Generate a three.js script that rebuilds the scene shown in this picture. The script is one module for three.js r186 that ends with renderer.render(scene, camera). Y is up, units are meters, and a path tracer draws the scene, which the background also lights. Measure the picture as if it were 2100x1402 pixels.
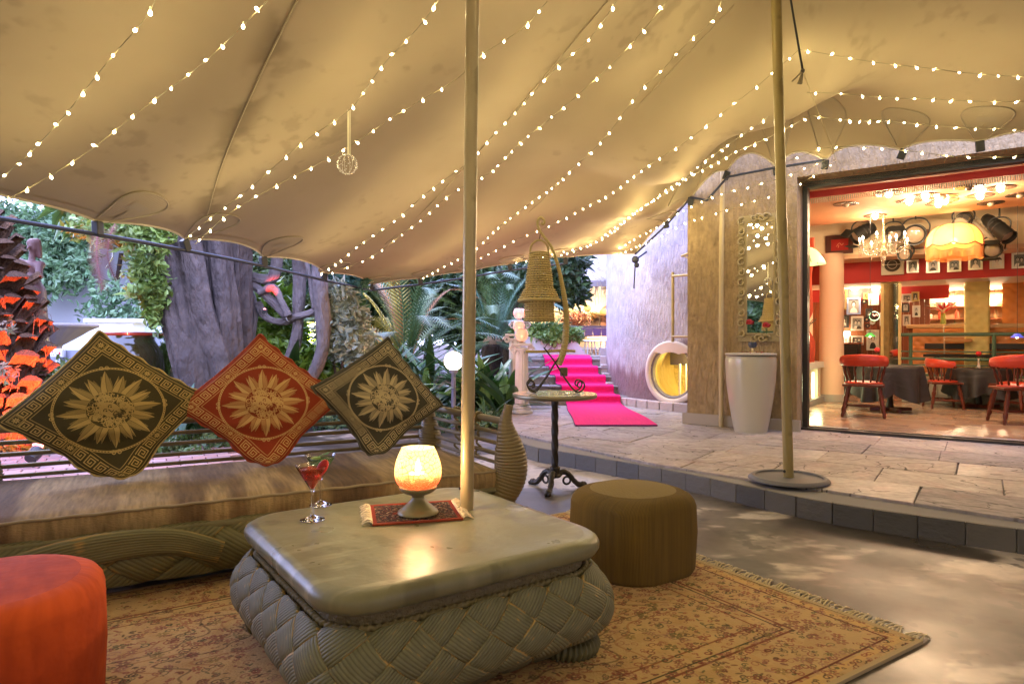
import * as THREE from 'three';
import { mergeGeometries, mergeVertices } from 'three/addons/utils/BufferGeometryUtils.js';
import { RoundedBoxGeometry } from 'three/addons/geometries/RoundedBoxGeometry.js';

const V3 = THREE.Vector3, PI = Math.PI, sin = Math.sin, cos = Math.cos;
const V = (x, y, z) => new V3(x, y, z);

// ---------- camera, sky, sun, exposure ----------
const scene = new THREE.Scene();
const renderer = new THREE.WebGLRenderer({ antialias: true });
renderer.toneMapping = THREE.LinearToneMapping;
renderer.toneMappingExposure = 2.7;
renderer.shadowMap.enabled = true;
const EYE = 1.18, FOC = 1347, CX = 1050, CY = 697;         // eye height; focal length and principal point in photo pixels
const camera = new THREE.PerspectiveCamera(2 * Math.atan(701 / FOC) * 180 / PI, 2100 / 1402, 0.05, 400);
camera.position.set(0, EYE, 0); camera.rotation.x = -0.003;

{ // dusk sky: pale violet-blue, brighter towards the horizon
  const w = 128, h = 64, d = new Float32Array(w * h * 4);
  for (let j = 0; j < h; j++) for (let i = 0; i < w; i++) {
    const e = Math.max(0, sin(((j + .5) / h - .5) * PI)), k = Math.pow(1 - e, 2.2), q = (j * w + i) * 4;
    d[q] = 1.36 + .8 * k; d[q + 1] = 1.6 + .75 * k; d[q + 2] = 3.3 + .45 * k; d[q + 3] = 1;
  }
  const t = new THREE.DataTexture(d, w, h, THREE.RGBAFormat, THREE.FloatType);
  t.mapping = THREE.EquirectangularReflectionMapping; t.magFilter = THREE.LinearFilter; t.needsUpdate = true;
  scene.background = t; scene.environment = t; scene.backgroundIntensity = 1.0; scene.environmentIntensity = 1.0;
}
{ const sun = new THREE.DirectionalLight(new THREE.Color(1, .95, .92), .8);   // the last daylight, very soft, from behind the garden wall
  sun.position.set(-9, 16, -14); sun.target.position.set(0, 0, -8); sun.castShadow = true; sun.shadow.radius = 45;
  Object.assign(sun.shadow.camera, { left: -25, right: 25, top: 25, bottom: -25, near: 1, far: 60 });
  sun.shadow.mapSize.set(2048, 2048); scene.add(sun, sun.target); }

// ---------- helpers ----------
function rng(seed) { let a = seed >>> 0; return () => { a = (a + 0x6d2b79f5) | 0; let t = Math.imul(a ^ (a >>> 15), 1 | a); t = (t + Math.imul(t ^ (t >>> 7), 61 | t)) ^ t; return ((t ^ (t >>> 14)) >>> 0) / 4294967296; }; }
const P = (px, py, D) => V((px - CX) / FOC * D, EYE - (py - CY) / FOC * D, -D);            // photo pixel at a depth
const G = (px, py, h = 0) => P(px, py, FOC * (EYE - h) / (py - CY));                        // photo pixel on a level plane
const taken = {};
function numbered(n) { const k = taken[n] = (taken[n] ?? -1) + 1; return k ? n + '_' + String(k).padStart(3, '0') : n; }
function tag(o, label, category, group, kind) { const u = o.userData; if (label) u.label = label; if (category) u.category = category; if (group) u.group = group; if (kind) u.kind = kind; return o; }
function thing(name, label, category, pos = V(0, 0, 0), turn = 0, group) { const o = new THREE.Group(); o.name = numbered(name); o.position.copy(pos); o.rotation.y = turn; scene.add(o); return tag(o, label, category, group); }
function shade(m) { m.castShadow = true; m.receiveShadow = true; return m; }
function part(name, geo, mat, parent, pos, rot) { const m = shade(new THREE.Mesh(Array.isArray(geo) ? merge(geo) : geo, mat)); m.name = name; if (pos) m.position.copy(pos); if (rot) m.rotation.set(...rot); parent.add(m); return m; }
function single(name, geo, mat, label, category, group, pos, rot) { const m = part(numbered(name), geo, mat, scene, pos, rot); return tag(m, label, category, group); }
function struct(name, geo, mat, pos, rot) { const m = part(numbered(name), geo, mat, scene, pos, rot); m.userData.kind = 'structure'; return m; }
function copyOf(o, pos, turn, label, group) { const c = o.clone(); c.name = numbered(o.name.replace(/_\d{3}$/, '')); c.userData = { ...o.userData }; if (label) c.userData.label = label; if (group) c.userData.group = group; c.position.copy(pos); if (turn !== undefined) c.rotation.y = turn; scene.add(c); return c; }
function merge(list) { const g = list.map(a => { let b = a.index ? a.toNonIndexed() : a; for (const k of Object.keys(b.attributes)) if (!['position', 'normal', 'uv'].includes(k)) b.deleteAttribute(k); if (!b.attributes.uv) b.setAttribute('uv', new THREE.BufferAttribute(new Float32Array(b.attributes.position.count * 2), 2)); return b; }); return g.length === 1 ? g[0] : mergeGeometries(g); }
const bx = (w, h, d, x = 0, y = 0, z = 0, ry = 0, rz = 0, rx = 0) => { const g = new THREE.BoxGeometry(w, h, d); if (rx) g.rotateX(rx); if (rz) g.rotateZ(rz); if (ry) g.rotateY(ry); return g.translate(x, y, z); };
const rbx = (w, h, d, r, x = 0, y = 0, z = 0, ry = 0) => { const g = new RoundedBoxGeometry(w, h, d, 3, r); if (ry) g.rotateY(ry); return g.translate(x, y, z); };
const cyl = (r0, r1, h, x = 0, y = 0, z = 0, n = 20, open = false) => new THREE.CylinderGeometry(r1, r0, h, n, 1, open).translate(x, y + h / 2, z);   // r0 below, r1 above
const ball = (r, x = 0, y = 0, z = 0, n = 16) => new THREE.SphereGeometry(r, n, Math.ceil(n * .7)).translate(x, y, z);
const torus = (R, r, x = 0, y = 0, z = 0, n = 40, flat = true) => { const g = new THREE.TorusGeometry(R, r, 8, n); if (flat) g.rotateX(PI / 2); return g.translate(x, y, z); };
const lathe = (pts, n = 32) => new THREE.LatheGeometry(pts.map(p => new THREE.Vector2(p[0], p[1])), n);
const smoothLathe = (pts, n = 40, k = 40) => new THREE.LatheGeometry(new THREE.SplineCurve(pts.map(p => new THREE.Vector2(...p))).getPoints(k), n);
function sweep(pts, rad, n = 40, m = 10, { closed = false, cap = true, shape } = {}) {      // tube of varying radius; shape(angle, t) gives a factor
  const c = new THREE.CatmullRomCurve3(pts, closed, 'centripetal'), f = c.computeFrenetFrames(n, closed), pos = [], uv = [], idx = [], L = c.getLength();
  const R = typeof rad === 'function' ? rad : () => rad;
  for (let i = 0; i <= n; i++) { const t = i / n, p = c.getPointAt(t), r = R(t);
    for (let j = 0; j <= m; j++) { const a = j / m * 2 * PI, k = r * (shape ? shape(a, t) : 1); pos.push(p.x + k * (cos(a) * f.normals[i].x + sin(a) * f.binormals[i].x), p.y + k * (cos(a) * f.normals[i].y + sin(a) * f.binormals[i].y), p.z + k * (cos(a) * f.normals[i].z + sin(a) * f.binormals[i].z)); uv.push(j / m * 2 * PI * r, t * L); } }
  for (let i = 0; i < n; i++) for (let j = 0; j < m; j++) { const a = i * (m + 1) + j, b = a + m + 1; idx.push(a, a + 1, b, b, a + 1, b + 1); }
  if (cap && !closed) for (const [i, s] of [[0, 1], [n, -1]]) { const o = pos.length / 3, p = c.getPointAt(i / n); pos.push(p.x, p.y, p.z); uv.push(0, 0); for (let j = 0; j < m; j++) { const a = i * (m + 1) + j; s > 0 ? idx.push(o, a + 1, a) : idx.push(o, a, a + 1); } }
  return geom(pos, uv, idx);
}
function geom(pos, uv, idx) { const g = new THREE.BufferGeometry(); g.setAttribute('position', new THREE.Float32BufferAttribute(pos, 3)); g.setAttribute('uv', new THREE.Float32BufferAttribute(uv, 2)); g.setIndex(idx); g.computeVertexNormals(); return g; }
function sheet(nu, nv, fn, flip) {                       // fn(u, v) -> [x, y, z, s, t]
  const pos = [], uv = [], idx = [];
  for (let j = 0; j <= nv; j++) for (let i = 0; i <= nu; i++) { const q = fn(i / nu, j / nv); pos.push(q[0], q[1], q[2]); uv.push(q[3] ?? i / nu, q[4] ?? j / nv); }
  for (let j = 0; j < nv; j++) for (let i = 0; i < nu; i++) { const a = j * (nu + 1) + i, b = a + nu + 1; flip ? idx.push(a, b, a + 1, b, b + 1, a + 1) : idx.push(a, a + 1, b, b, a + 1, b + 1); }
  return geom(pos, uv, idx);
}
const rod = (a, b, r, n = 8, r2 = r) => { const d = b.clone().sub(a), g = new THREE.CylinderGeometry(r2, r, d.length(), n); g.applyQuaternion(new THREE.Quaternion().setFromUnitVectors(V(0, 1, 0), d.clone().normalize())); return g.translate((a.x + b.x) / 2, (a.y + b.y) / 2, (a.z + b.z) / 2); };
function turned(a, b, prof, n = 12) {                    // a lathe profile [[radius, 0..1], ...] stretched from a to b
  const d = b.clone().sub(a), L = d.length(), g = lathe(prof.map(p => [p[0], p[1] * L]), n); g.applyQuaternion(new THREE.Quaternion().setFromUnitVectors(V(0, 1, 0), d.normalize())); return g.translate(a.x, a.y, a.z);
}
function prism(shapePts, depth, bevel = 0) { const s = new THREE.Shape(shapePts.map(p => new THREE.Vector2(p[0], p[1]))); return new THREE.ExtrudeGeometry(s, { depth, bevelEnabled: bevel > 0, bevelSize: bevel, bevelThickness: bevel, bevelSegments: 1, curveSegments: 6 }); }
function planPrism(pts, y0, y1, bevel = 0) {             // pts are [x, depth]; a slab seen from above
  const g = prism(pts.map(p => [p[0], p[1]]), y1 - y0 - 2 * bevel, bevel); return g.rotateX(-PI / 2).translate(0, y0 + bevel, 0);
}
function planarUV(g, s = 1, ax = 'xz') { const p = g.attributes.position, u = []; for (let i = 0; i < p.count; i++) u.push((ax[0] === 'x' ? p.getX(i) : p.getZ(i)) * s, (ax[1] === 'z' ? p.getZ(i) : p.getY(i)) * s); g.setAttribute('uv', new THREE.Float32BufferAttribute(u, 2)); return g; }
function boxUV(g, s = 1) {                               // uv in metres by the face's own direction
  if (g.index) g = g.toNonIndexed(); const p = g.attributes.position, n = g.attributes.normal, u = [];
  for (let i = 0; i < p.count; i++) { const x = Math.abs(n.getX(i)), y = Math.abs(n.getY(i)), z = Math.abs(n.getZ(i)); if (y > x && y > z) u.push(p.getX(i) * s, p.getZ(i) * s); else if (x > z) u.push(p.getZ(i) * s, p.getY(i) * s); else u.push(p.getX(i) * s, p.getY(i) * s); }
  g.setAttribute('uv', new THREE.Float32BufferAttribute(u, 2)); return g;
}

// ---------- textures ----------
const hash = (x, y, s) => { let h = Math.imul(x, 374761393) + Math.imul(y, 668265263) + Math.imul(s, 974634721); h = Math.imul(h ^ (h >>> 13), 1274126177); return ((h ^ (h >>> 16)) >>> 0) / 4294967296; };
function vnoise(x, y, per, s) { const xi = Math.floor(x), yi = Math.floor(y), fx = x - xi, fy = y - yi, u = fx * fx * (3 - 2 * fx), v = fy * fy * (3 - 2 * fy), m = (a) => ((a % per) + per) % per; const a = hash(m(xi), m(yi), s), b = hash(m(xi + 1), m(yi), s), c = hash(m(xi), m(yi + 1), s), d = hash(m(xi + 1), m(yi + 1), s); return a + (b - a) * u + (c - a) * v + (a - b - c + d) * u * v; }
function fbm(u, v, per, oct = 4, s = 1) { let r = 0, a = .5, q = per; for (let k = 0; k < oct; k++) { r += a * vnoise(u * q, v * q, q, s + k); a *= .5; q *= 2; } return r / (1 - Math.pow(.5, oct)); }
function aniso(u, v, pu, pv, oct = 3, s = 1) { let r = 0, a = .5; for (let k = 0; k < oct; k++) { const q = 1 << k; const x = u * pu * q, y = v * pv * q; const xi = Math.floor(x), yi = Math.floor(y), fx = x - xi, fy = y - yi, w = fx * fx * (3 - 2 * fx), z = fy * fy * (3 - 2 * fy); const h = (i, j) => hash(((i % (pu * q)) + pu * q) % (pu * q), ((j % (pv * q)) + pv * q) % (pv * q), s + k); const A = h(xi, yi), B = h(xi + 1, yi), C = h(xi, yi + 1), D = h(xi + 1, yi + 1); r += a * (A + (B - A) * w + (C - A) * z + (A - B - C + D) * w * z); a *= .5; } return r / (1 - Math.pow(.5, oct)); }
const clamp = (x, a = 0, b = 1) => Math.min(b, Math.max(a, x)), lerp = (a, b, t) => a + (b - a) * t, ss = (a, b, x) => { const t = clamp((x - a) / (b - a)); return t * t * (3 - 2 * t); };
const mix3 = (a, b, t) => [lerp(a[0], b[0], t), lerp(a[1], b[1], t), lerp(a[2], b[2], t)];
function tex(w, h, fn, srgb = true) {                    // fn(u, v) -> grey or [r, g, b], 0..1
  const d = new Uint8Array(w * h * 4);
  for (let j = 0; j < h; j++) for (let i = 0; i < w; i++) { const c = fn((i + .5) / w, (j + .5) / h), q = (j * w + i) * 4; if (typeof c === 'number') d[q] = d[q + 1] = d[q + 2] = clamp(c) * 255; else for (let k = 0; k < 3; k++) d[q + k] = clamp(c[k]) * 255; d[q + 3] = 255; }
  const t = new THREE.DataTexture(d, w, h); t.wrapS = t.wrapT = THREE.RepeatWrapping; t.magFilter = THREE.LinearFilter; t.minFilter = THREE.LinearMipmapLinearFilter; t.generateMipmaps = true; if (srgb) t.colorSpace = THREE.SRGBColorSpace; t.needsUpdate = true; return t;
}
function paint(w, h, fn) { const c = document.createElement('canvas'); c.width = w; c.height = h; fn(c.getContext('2d'), w, h); const t = new THREE.CanvasTexture(c); t.colorSpace = THREE.SRGBColorSpace; t.wrapS = t.wrapT = THREE.RepeatWrapping; return t; }
const rep = (t, x, y = x) => { const c = t.clone(); c.repeat.set(x, y); c.needsUpdate = true; return c; };
function mat(color, rough = .7, o = {}) { const { lin, ...q } = o; const m = new (q.transmission !== undefined || q.clearcoat !== undefined || q.sheen !== undefined ? THREE.MeshPhysicalMaterial : THREE.MeshStandardMaterial)({ roughness: rough, ...q }); Array.isArray(color) ? m.color.setRGB(...color) : m.color.set(color); m.side = q.side ?? THREE.DoubleSide; return m; }
const lamp = (color, k, base = 0xffffff) => mat(base, .5, { emissive: new THREE.Color(...color), emissiveIntensity: k });
function glow(color, intensity, pos, parent, soft = 1) { const l = new THREE.PointLight(new THREE.Color(...color), intensity * .8, 0, 2); l.position.copy(pos); l.shadow.radius = soft; l.castShadow = true; parent.add(l); return l; }

const tNoise = tex(512, 512, (u, v) => fbm(u, v, 8, 6, 3), false);
const tFine = tex(256, 256, (u, v) => fbm(u, v, 48, 3, 9), false);

// ---------- frames of reference ----------
const FA = -.62, OF = V(3.30, .15, -7.52);                        // the restaurant front: x along the wall, -z into the room
const FW = (x, y, z) => V(x, y, z).applyAxisAngle(V(0, 1, 0), FA).add(OF);
const inF = (px, py, zl) => { const d = P(px, py, 1).sub(V(0, EYE, 0)), n = V(0, 0, 1).applyAxisAngle(V(0, 1, 0), FA), o = V(0, EYE, 0), q = FW(0, 0, zl); const k = q.sub(o).dot(n) / d.dot(n); return o.addScaledVector(d, k).sub(OF).applyAxisAngle(V(0, 1, 0), -FA); };   // pixel on a plane parallel to the front
const pd = (x, D, y = 0) => V(x, y, -D);

// ---------- ground ----------
const tSoil = tex(512, 512, (u, v) => mix3([.16, .12, .085], [.34, .27, .2], fbm(u, v, 10, 6, 21)));
struct('ground', planarUV(new THREE.PlaneGeometry(260, 260, 1, 1).rotateX(-PI / 2).translate(0, -.03, -40), .5), mat(0xffffff, 1, { map: tSoil, bumpMap: tSoil, bumpScale: .02 }));
const tConc = tex(1024, 1024, (u, v) => {
  const wx = .09 * (fbm(u, v, 5, 4, 31) - .5), wy = .05 * (fbm(u, v, 6, 4, 33) - .5), U = u + wx, W = v + wy;
  const a = aniso(U, W, 4, 7, 5, 35), b = aniso(U, W, 9, 20, 4, 36), f = fbm(u, v, 80, 3, 50), sp = fbm(u, v, 30, 4, 52);
  let c = mix3([.36, .33, .30], [.52, .485, .45], ss(.36, .62, a)); c = mix3(c, [.76, .725, .68], .9 * ss(.47, .56, .62 * a + .38 * b)); c = mix3(c, [.24, .22, .20], .8 * ss(.48, .58, fbm(U, W, 6, 5, 77)) * ss(.60, .46, a)); c = mix3(c, [.18, .16, .15], .5 * ss(.68, .75, sp));
  return c.map(x => x * (.9 + .2 * f));
});
const tConcR = tex(512, 512, (u, v) => .18 + .42 * fbm(u, v, 6, 5, 61), false);
const conc = mat(0xffffff, 1, { map: tConc, roughnessMap: tConcR, bumpMap: tNoise, bumpScale: .002 });
struct('concrete_floor', planarUV(planPrism([[-3.7, -5], [9, -5], [9, 6], [1.5, 6.8], [.3, 10.3], [-1.2, 10.2], [-2.6, 8.4], [-3.7, 5.6]], -.12, 0), .34), conc);

// brick path behind the sofa
{ const t = .5, path = new THREE.Group(); path.name = 'brick_path'; path.userData.kind = 'structure'; path.position.copy(pd(-4.35, 6.6)); path.rotation.y = t; scene.add(path);
  const R = rng(5), mats = [[.36, .19, .155], [.42, .24, .19], [.31, .175, .155], [.39, .25, .22]].map(c => mat(c, .85, { bumpMap: tNoise, bumpScale: .003 }));
  part('mortar_bed', bx(3.2, .03, 2.6, 0, -.014, 0), mat([.3, .28, .26], .95), path);
  const g = rbx(.216, .05, .104, .006);
  for (let j = 0; j < 22; j++) for (let i = 0; i < 13; i++) part('brick', g, mats[R() * 4 | 0], path, V(-1.5 + i * .226 + (j % 2) * .113, .002 + R() * .004, -1.2 + j * .113), [0, (R() - .5) * .02, 0]);
}

// ---------- terrace ----------
const EDGE = [[-.12, 8.4], [-.03, 7.58], [.05, 6.87], [.23, 6.42], [.46, 6.17], [.82, 5.80], [1.41, 5.12], [1.74, 4.64], [2.05, 4.24], [2.85, 3.62], [4.4, 2.55], [6.5, 1.2]];
const edgeC = new THREE.CatmullRomCurve3(EDGE.map(p => V(p[0], 0, p[1])), false, 'centripetal');
const edgePts = edgeC.getPoints(60).map(p => [p.x, p.z]);
const TERR = [...edgePts, [9.5, 1.2], [9.5, 10.5], [-.12, 10.5]];
function clipPoly(poly, clip) {                               // Sutherland-Hodgman against a convex polygon (counter-clockwise)
  let out = poly;
  for (let i = 0; i < clip.length && out.length; i++) { const a = clip[i], b = clip[(i + 1) % clip.length], inn = p => (b[0] - a[0]) * (p[1] - a[1]) - (b[1] - a[1]) * (p[0] - a[0]) >= 0, src = out; out = [];
    for (let k = 0; k < src.length; k++) { const p = src[k], q = src[(k + 1) % src.length], ip = inn(p), iq = inn(q); if (ip) out.push(p); if (ip !== iq) { const dx = b[0] - a[0], dy = b[1] - a[1], t = (dy * (a[0] - p[0]) - dx * (a[1] - p[1])) / (dy * (q[0] - p[0]) - dx * (q[1] - p[1])); out.push([p[0] + t * (q[0] - p[0]), p[1] + t * (q[1] - p[1])]); } } }
  return out;
}
const crack = (u, v) => { const w = .12 * (fbm(u, v, 4, 4, 171) - .5), a = aniso(u + w, v + w, 2, 7, 4, 172), b = aniso(u + w, v - w, 3, 5, 4, 173); return Math.max(ss(.014, .003, Math.abs(a - .47)) * ss(.42, .55, fbm(u, v, 5, 3, 174)), .8 * ss(.010, .002, Math.abs(b - .56)) * ss(.48, .58, fbm(u, v, 6, 3, 175))); };
const tSlate = tex(1024, 1024, (u, v) => { const a = fbm(u, v, 5, 6, 71), c = aniso(u, v, 3, 12, 5, 72); return mix3(mix3([.53, .50, .495], [.74, .71, .69], .5 * a + .5 * c).map((x, k) => x * (.88 + .24 * fbm(u, v, 40, 3, 73)) + (k === 0 ? .03 * ss(.55, .75, fbm(u, v, 3, 3, 74)) : 0)), [.2, .18, .17], .85 * crack(u, v)); });
const tSlateB = tex(1024, 1024, (u, v) => { const a = aniso(u, v, 3, 14, 5, 75); return .5 * a + .3 * fbm(u, v, 12, 5, 76) + .2 * (1 - crack(u, v)); }, false);
{ const t = struct('terrace', planPrism(TERR, -.1, .128), mat([.24, .23, .22], .95)); t.userData.kind = 'structure';
  const R = rng(11), ms = [[1, 1, 1], [.9, .88, .86], [1.0, .95, .9], [.82, .82, .84]].map((c, k) => { const a = rep(tSlate, .8, .8), b = rep(tSlateB, .8, .8); a.rotation = k * 1.3; b.rotation = k * 1.3; return mat(c, .5 + .08 * k, { map: a, bumpMap: b, bumpScale: .03 }); });
  const e = [cos(.62), -sin(.62)], n = [sin(.62), cos(.62)], o = [3.3, 7.52], inner = TERR.map(p => p);
  let row = 0;
  for (let y = -6.6; y < 5.5; row++) { const h = .58 + .16 * R();
    for (let x = -5.5 + R() * .5; x < 6.5;) { const w = .5 + R() * .5, g = .006, c = [[x + g, y + g], [x + w - g, y + g], [x + w - g, y + h - g], [x + g, y + h - g]].map(([a, b]) => [o[0] + e[0] * a + n[0] * b + (R() - .5) * .012, o[1] + e[1] * a + n[1] * b + (R() - .5) * .012]); x += w;
      const inRoom = c.every(p => { const dx = p[0] - o[0], dd = p[1] - o[1]; return dx * n[0] + dd * n[1] > .12 && dx * e[0] + dd * e[1] > -1.3; }); if (inRoom) continue;
      let q = clipPoly(c, inner); if (q.length < 3) continue; let A = 0; q.forEach((p, i) => { const r = q[(i + 1) % q.length]; A += p[0] * r[1] - p[1] * r[0]; }); if (Math.abs(A) < .02 || q.some(p => p[0] > 6.8 || p[1] < 1)) continue;
      part('flagstone', planarUV(planPrism(q, .112, .146 + R() * .007, .004), 1), ms[R() * 4 | 0], t); }
    y += h; }
  const L = edgeC.getLength(), N = Math.round(L / .235), tm = [[.12, .112, .093], [.15, .138, .112], [.095, .09, .08]].map(c => mat(c, .6, { bumpMap: tNoise, bumpScale: .004 }));
  for (let i = 0; i < N; i++) { const a = edgeC.getPointAt((i + .008) / N), b = edgeC.getPointAt((i + .992) / N), m = a.clone().lerp(b, .5), len = a.distanceTo(b), an = Math.atan2(b.z - a.z, b.x - a.x), k = part('kerb_tile', rbx(len, .14, .03, .003), tm[R() * 3 | 0], t, pd(m.x - .008 * sin(-an), m.z - .012 * cos(an), .066)); k.rotation.y = an; }
}

// ---------- restaurant building ----------
const tStucco = tex(512, 512, (u, v) => { const a = aniso(u, v, 40, 12, 3, 81), b = fbm(u, v, 5, 5, 82), s = fbm(u, v, 30, 3, 83); return mix3([.57, .50, .38], [.76, .68, .545], b * .6 + s * .4).map(x => x * (.86 + .22 * a)); });
const tStuccoB = tex(512, 512, (u, v) => { const a = aniso(u, v, 34, 9, 4, 84), c = fbm(u, v, 60, 3, 85); return .6 * ss(.35, .62, a) + .4 * c; }, false);
const stucco = mat(0xe8e0d0, .95, { map: rep(tStucco, .8), bumpMap: rep(tStuccoB, 1.1), bumpScale: .014 });
const W0 = -1.27, ROOF = 3.62;
const bld = thing('restaurant_building', 'stucco restaurant building with a wide glazed doorway open onto the terrace', 'building', OF, FA);
part('front_wall', boxUV(bx(1.27, ROOF + .05, .28, W0 / 2, ROOF / 2 - .025, .02)), stucco, bld);
part('side_wall', boxUV(bx(.22, ROOF + .05, 1.2, W0 + .11, ROOF / 2 - .025, -.725)), stucco, bld);
part('lintel_wall', boxUV(bx(6.6, ROOF - 2.86, .28, 3.3, (ROOF + 2.86) / 2, .02)), stucco, bld);
part('front_wall', boxUV(bx(3, 2.86, .28, 5.1, 1.43, .02)), stucco, bld);
part('plinth', boxUV(bx(1.36, .13, .05, W0 / 2, .065, .19)), mat([.36, .31, .25], .9, { bumpMap: tNoise, bumpScale: .006 }), bld);
part('plinth', boxUV(bx(.05, .13, 1.0, W0 - .03, .065, -.45)), mat([.36, .31, .25], .9, { bumpMap: tNoise, bumpScale: .006 }), bld);
const plasterIn = mat([.62, .27, .125], .8, { bumpMap: tNoise, bumpScale: .004 }), roofM = mat([.3, .29, .28], .9);
part('roof', bx(8.4, .16, 9.2, 2.9, ROOF + .08, -4.45), roofM, bld);
const dark = mat([.035, .033, .03], .45), darkMetal = mat([.05, .048, .045], .38, { metalness: .6 });
{ const f = part('door_frame', [bx(.055, 2.86, .12, .028, 1.43, -.18), bx(3.6, .075, .12, 1.855, 2.82, -.18)], darkMetal, bld);
  part('door_track', [bx(3.6, .02, .16, 1.8, .008, -.12), bx(3.6, .03, .02, 1.8, .012, -.03), bx(3.6, .03, .02, 1.8, .012, -.2)], darkMetal, f);
  part('lock', bx(.02, .12, .03, .064, 1.05, -.13), mat([.7, .7, .68], .3, { metalness: .9 }), f); }

// ---------- round tower ----------
const TC = [4.1, 11.3], TR = 2.45, towerAt = (phi, y, r = TR) => V(TC[0] + r * cos(phi), y, -(TC[1] + r * sin(phi)));
{ const ph0 = 110 * PI / 180, ph1 = 241 * PI / 180, H = 4.1;
  const hit = px => { const k = (px - CX) / FOC; const a = 1 + k * k, b = -2 * (k * TC[0] + TC[1]), c = TC[0] ** 2 + TC[1] ** 2 - TR ** 2, D = (-b - Math.sqrt(b * b - 4 * a * c)) / (2 * a); return [D, Math.atan2(D - TC[1], k * D - TC[0])]; };
  const [wD, wp0] = hit(1378), wphi = wp0 < 0 ? wp0 + 2 * PI : wp0, wy = EYE - (764 - CY) / FOC * wD, WR = .40;
  const tStain = tex(1024, 512, (u, v) => { const h = v * H, drip = aniso(u, v, 24, 3, 4, 93), wet = ss(.1, -.12, h - (.35 + 1.0 * fbm(u, .3, 6, 4, 91) * drip * 1.6)), big = ss(.5, .62, fbm(u, v, 3, 5, 95)); let c = mix3([.66, .64, .665], [.77, .75, .775], fbm(u, v, 24, 4, 92)); c = mix3(c, [.52, .475, .52], .4 * big); c = mix3(c, [.45, .345, .355], .75 * wet); const g = aniso(u, v, 90, 40, 3, 94); return c.map(x => x * (.92 + .14 * g)); });
  const pos = [], uv = [], idx = [], nu = 190, nv = 140;
  for (let j = 0; j <= nv; j++) for (let i = 0; i <= nu; i++) { const a = ph0 + (ph1 - ph0) * i / nu, y = H * j / nv + .14, p = towerAt(a, y); pos.push(p.x, p.y, p.z); uv.push(i / nu, j / nv); }
  for (let j = 0; j < nv; j++) for (let i = 0; i < nu; i++) { const a = ph0 + (ph1 - ph0) * (i + .5) / nu, y = H * (j + .5) / nv + .14; if (Math.hypot((a - wphi) * TR, y - wy) < WR - .01) continue; const q = j * (nu + 1) + i, b = q + nu + 1; idx.push(q, b, q + 1, b, b + 1, q + 1); }
  const tw = thing('round_tower', 'round stucco tower wall lit violet, with a porthole window and stained foot', 'wall');
  part('tower_wall', geom(pos, uv, idx), mat(0xffffff, .95, { map: tStain, bumpMap: rep(tStuccoB, 9, 5), bumpScale: .016 }), tw);
  const ring = (R0, R1, d0, d1, m, name, par) => { const n = 48; return part(name, sheet(n, 6, (u, v) => { const a = u * 2 * PI, k = [[R0, d0], [R0, d1], [(R0 * 2 + R1) / 3, d1 + .01], [(R0 + 2 * R1) / 3, d1 + .01], [R1, d1], [R1, d0], [R1, d0]][Math.round(v * 6)], p = towerAt(wphi + k[0] * cos(a) / TR, wy + k[0] * sin(a), TR + k[1]); return [p.x, p.y, p.z]; }), m, par); };
  const fr = ring(.385, .465, -.02, .035, mat([.58, .50, .42], .8, { bumpMap: tNoise, bumpScale: .004 }), 'porthole', tw);
  ring(.345, .39, -.06, -.01, mat([.2, .18, .16], .5), 'window_frame', fr);
  part('hood', sheet(20, 3, (u, v) => { const a = PI * (.24 + .52 * u), r = lerp(.30, .43, v), p = towerAt(wphi + r * cos(a) / TR, wy + Math.max(r * sin(a), .30 - .05 * sin(u * PI)), TR + .045); return [p.x, p.y, p.z]; }), mat([.62, .5, .4], .7), fr);
  const nrm = V(cos(wphi), 0, -sin(wphi)), c0 = towerAt(wphi, wy), q = new THREE.Quaternion().setFromUnitVectors(V(0, 0, 1), nrm);
  const niche = new THREE.CylinderGeometry(.42, .42, .7, 40, 1, true).rotateX(PI / 2).translate(0, 0, -.38).applyQuaternion(q).translate(c0.x, c0.y, c0.z), back = new THREE.CircleGeometry(.42, 40).translate(0, 0, -.72).applyQuaternion(q).translate(c0.x, c0.y, c0.z);
  part('niche', [niche, back], mat([.74, .60, .24], .6, { bumpMap: rep(tNoise, 3), bumpScale: .02 }), tw);
  part('cabinet', bx(.5, .2, .3, 0, .2, -.5).applyQuaternion(q).translate(c0.x, c0.y, c0.z), mat([.1, .08, .06], .5), tw);
  part('pipe', [rod(V(-.05, -.4, -.3), V(-.05, .12, -.3), .02), rod(V(.03, -.4, -.34), V(.03, .12, -.34), .014)].map(g => g.applyQuaternion(q).translate(c0.x, c0.y, c0.z)), mat([.75, .73, .66], .35, { metalness: .5 }), tw);
  const lp = V(.2, .1, -.3).applyQuaternion(q).add(c0); part('niche_lamp', ball(.03).translate(lp.x, lp.y, lp.z), lamp([1, .8, .35], 6), tw); glow([1, .78, .3], .55, lp, tw, 2);
  part('window_glass', new THREE.CircleGeometry(.38, 40).translate(0, 0, -.04).applyQuaternion(q).translate(c0.x, c0.y, c0.z), mat(0xffffff, .03, { transmission: 1, thickness: 0, ior: 1.45 }), fr);
  // stone foot of the tower, a block at a time, stepping up beside the stairs
  const fm = [[.42, .36, .35], [.37, .31, .31], [.47, .4, .38]].map(c => mat(c, .85, { bumpMap: tNoise, bumpScale: .006 })), R = rng(9);
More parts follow.
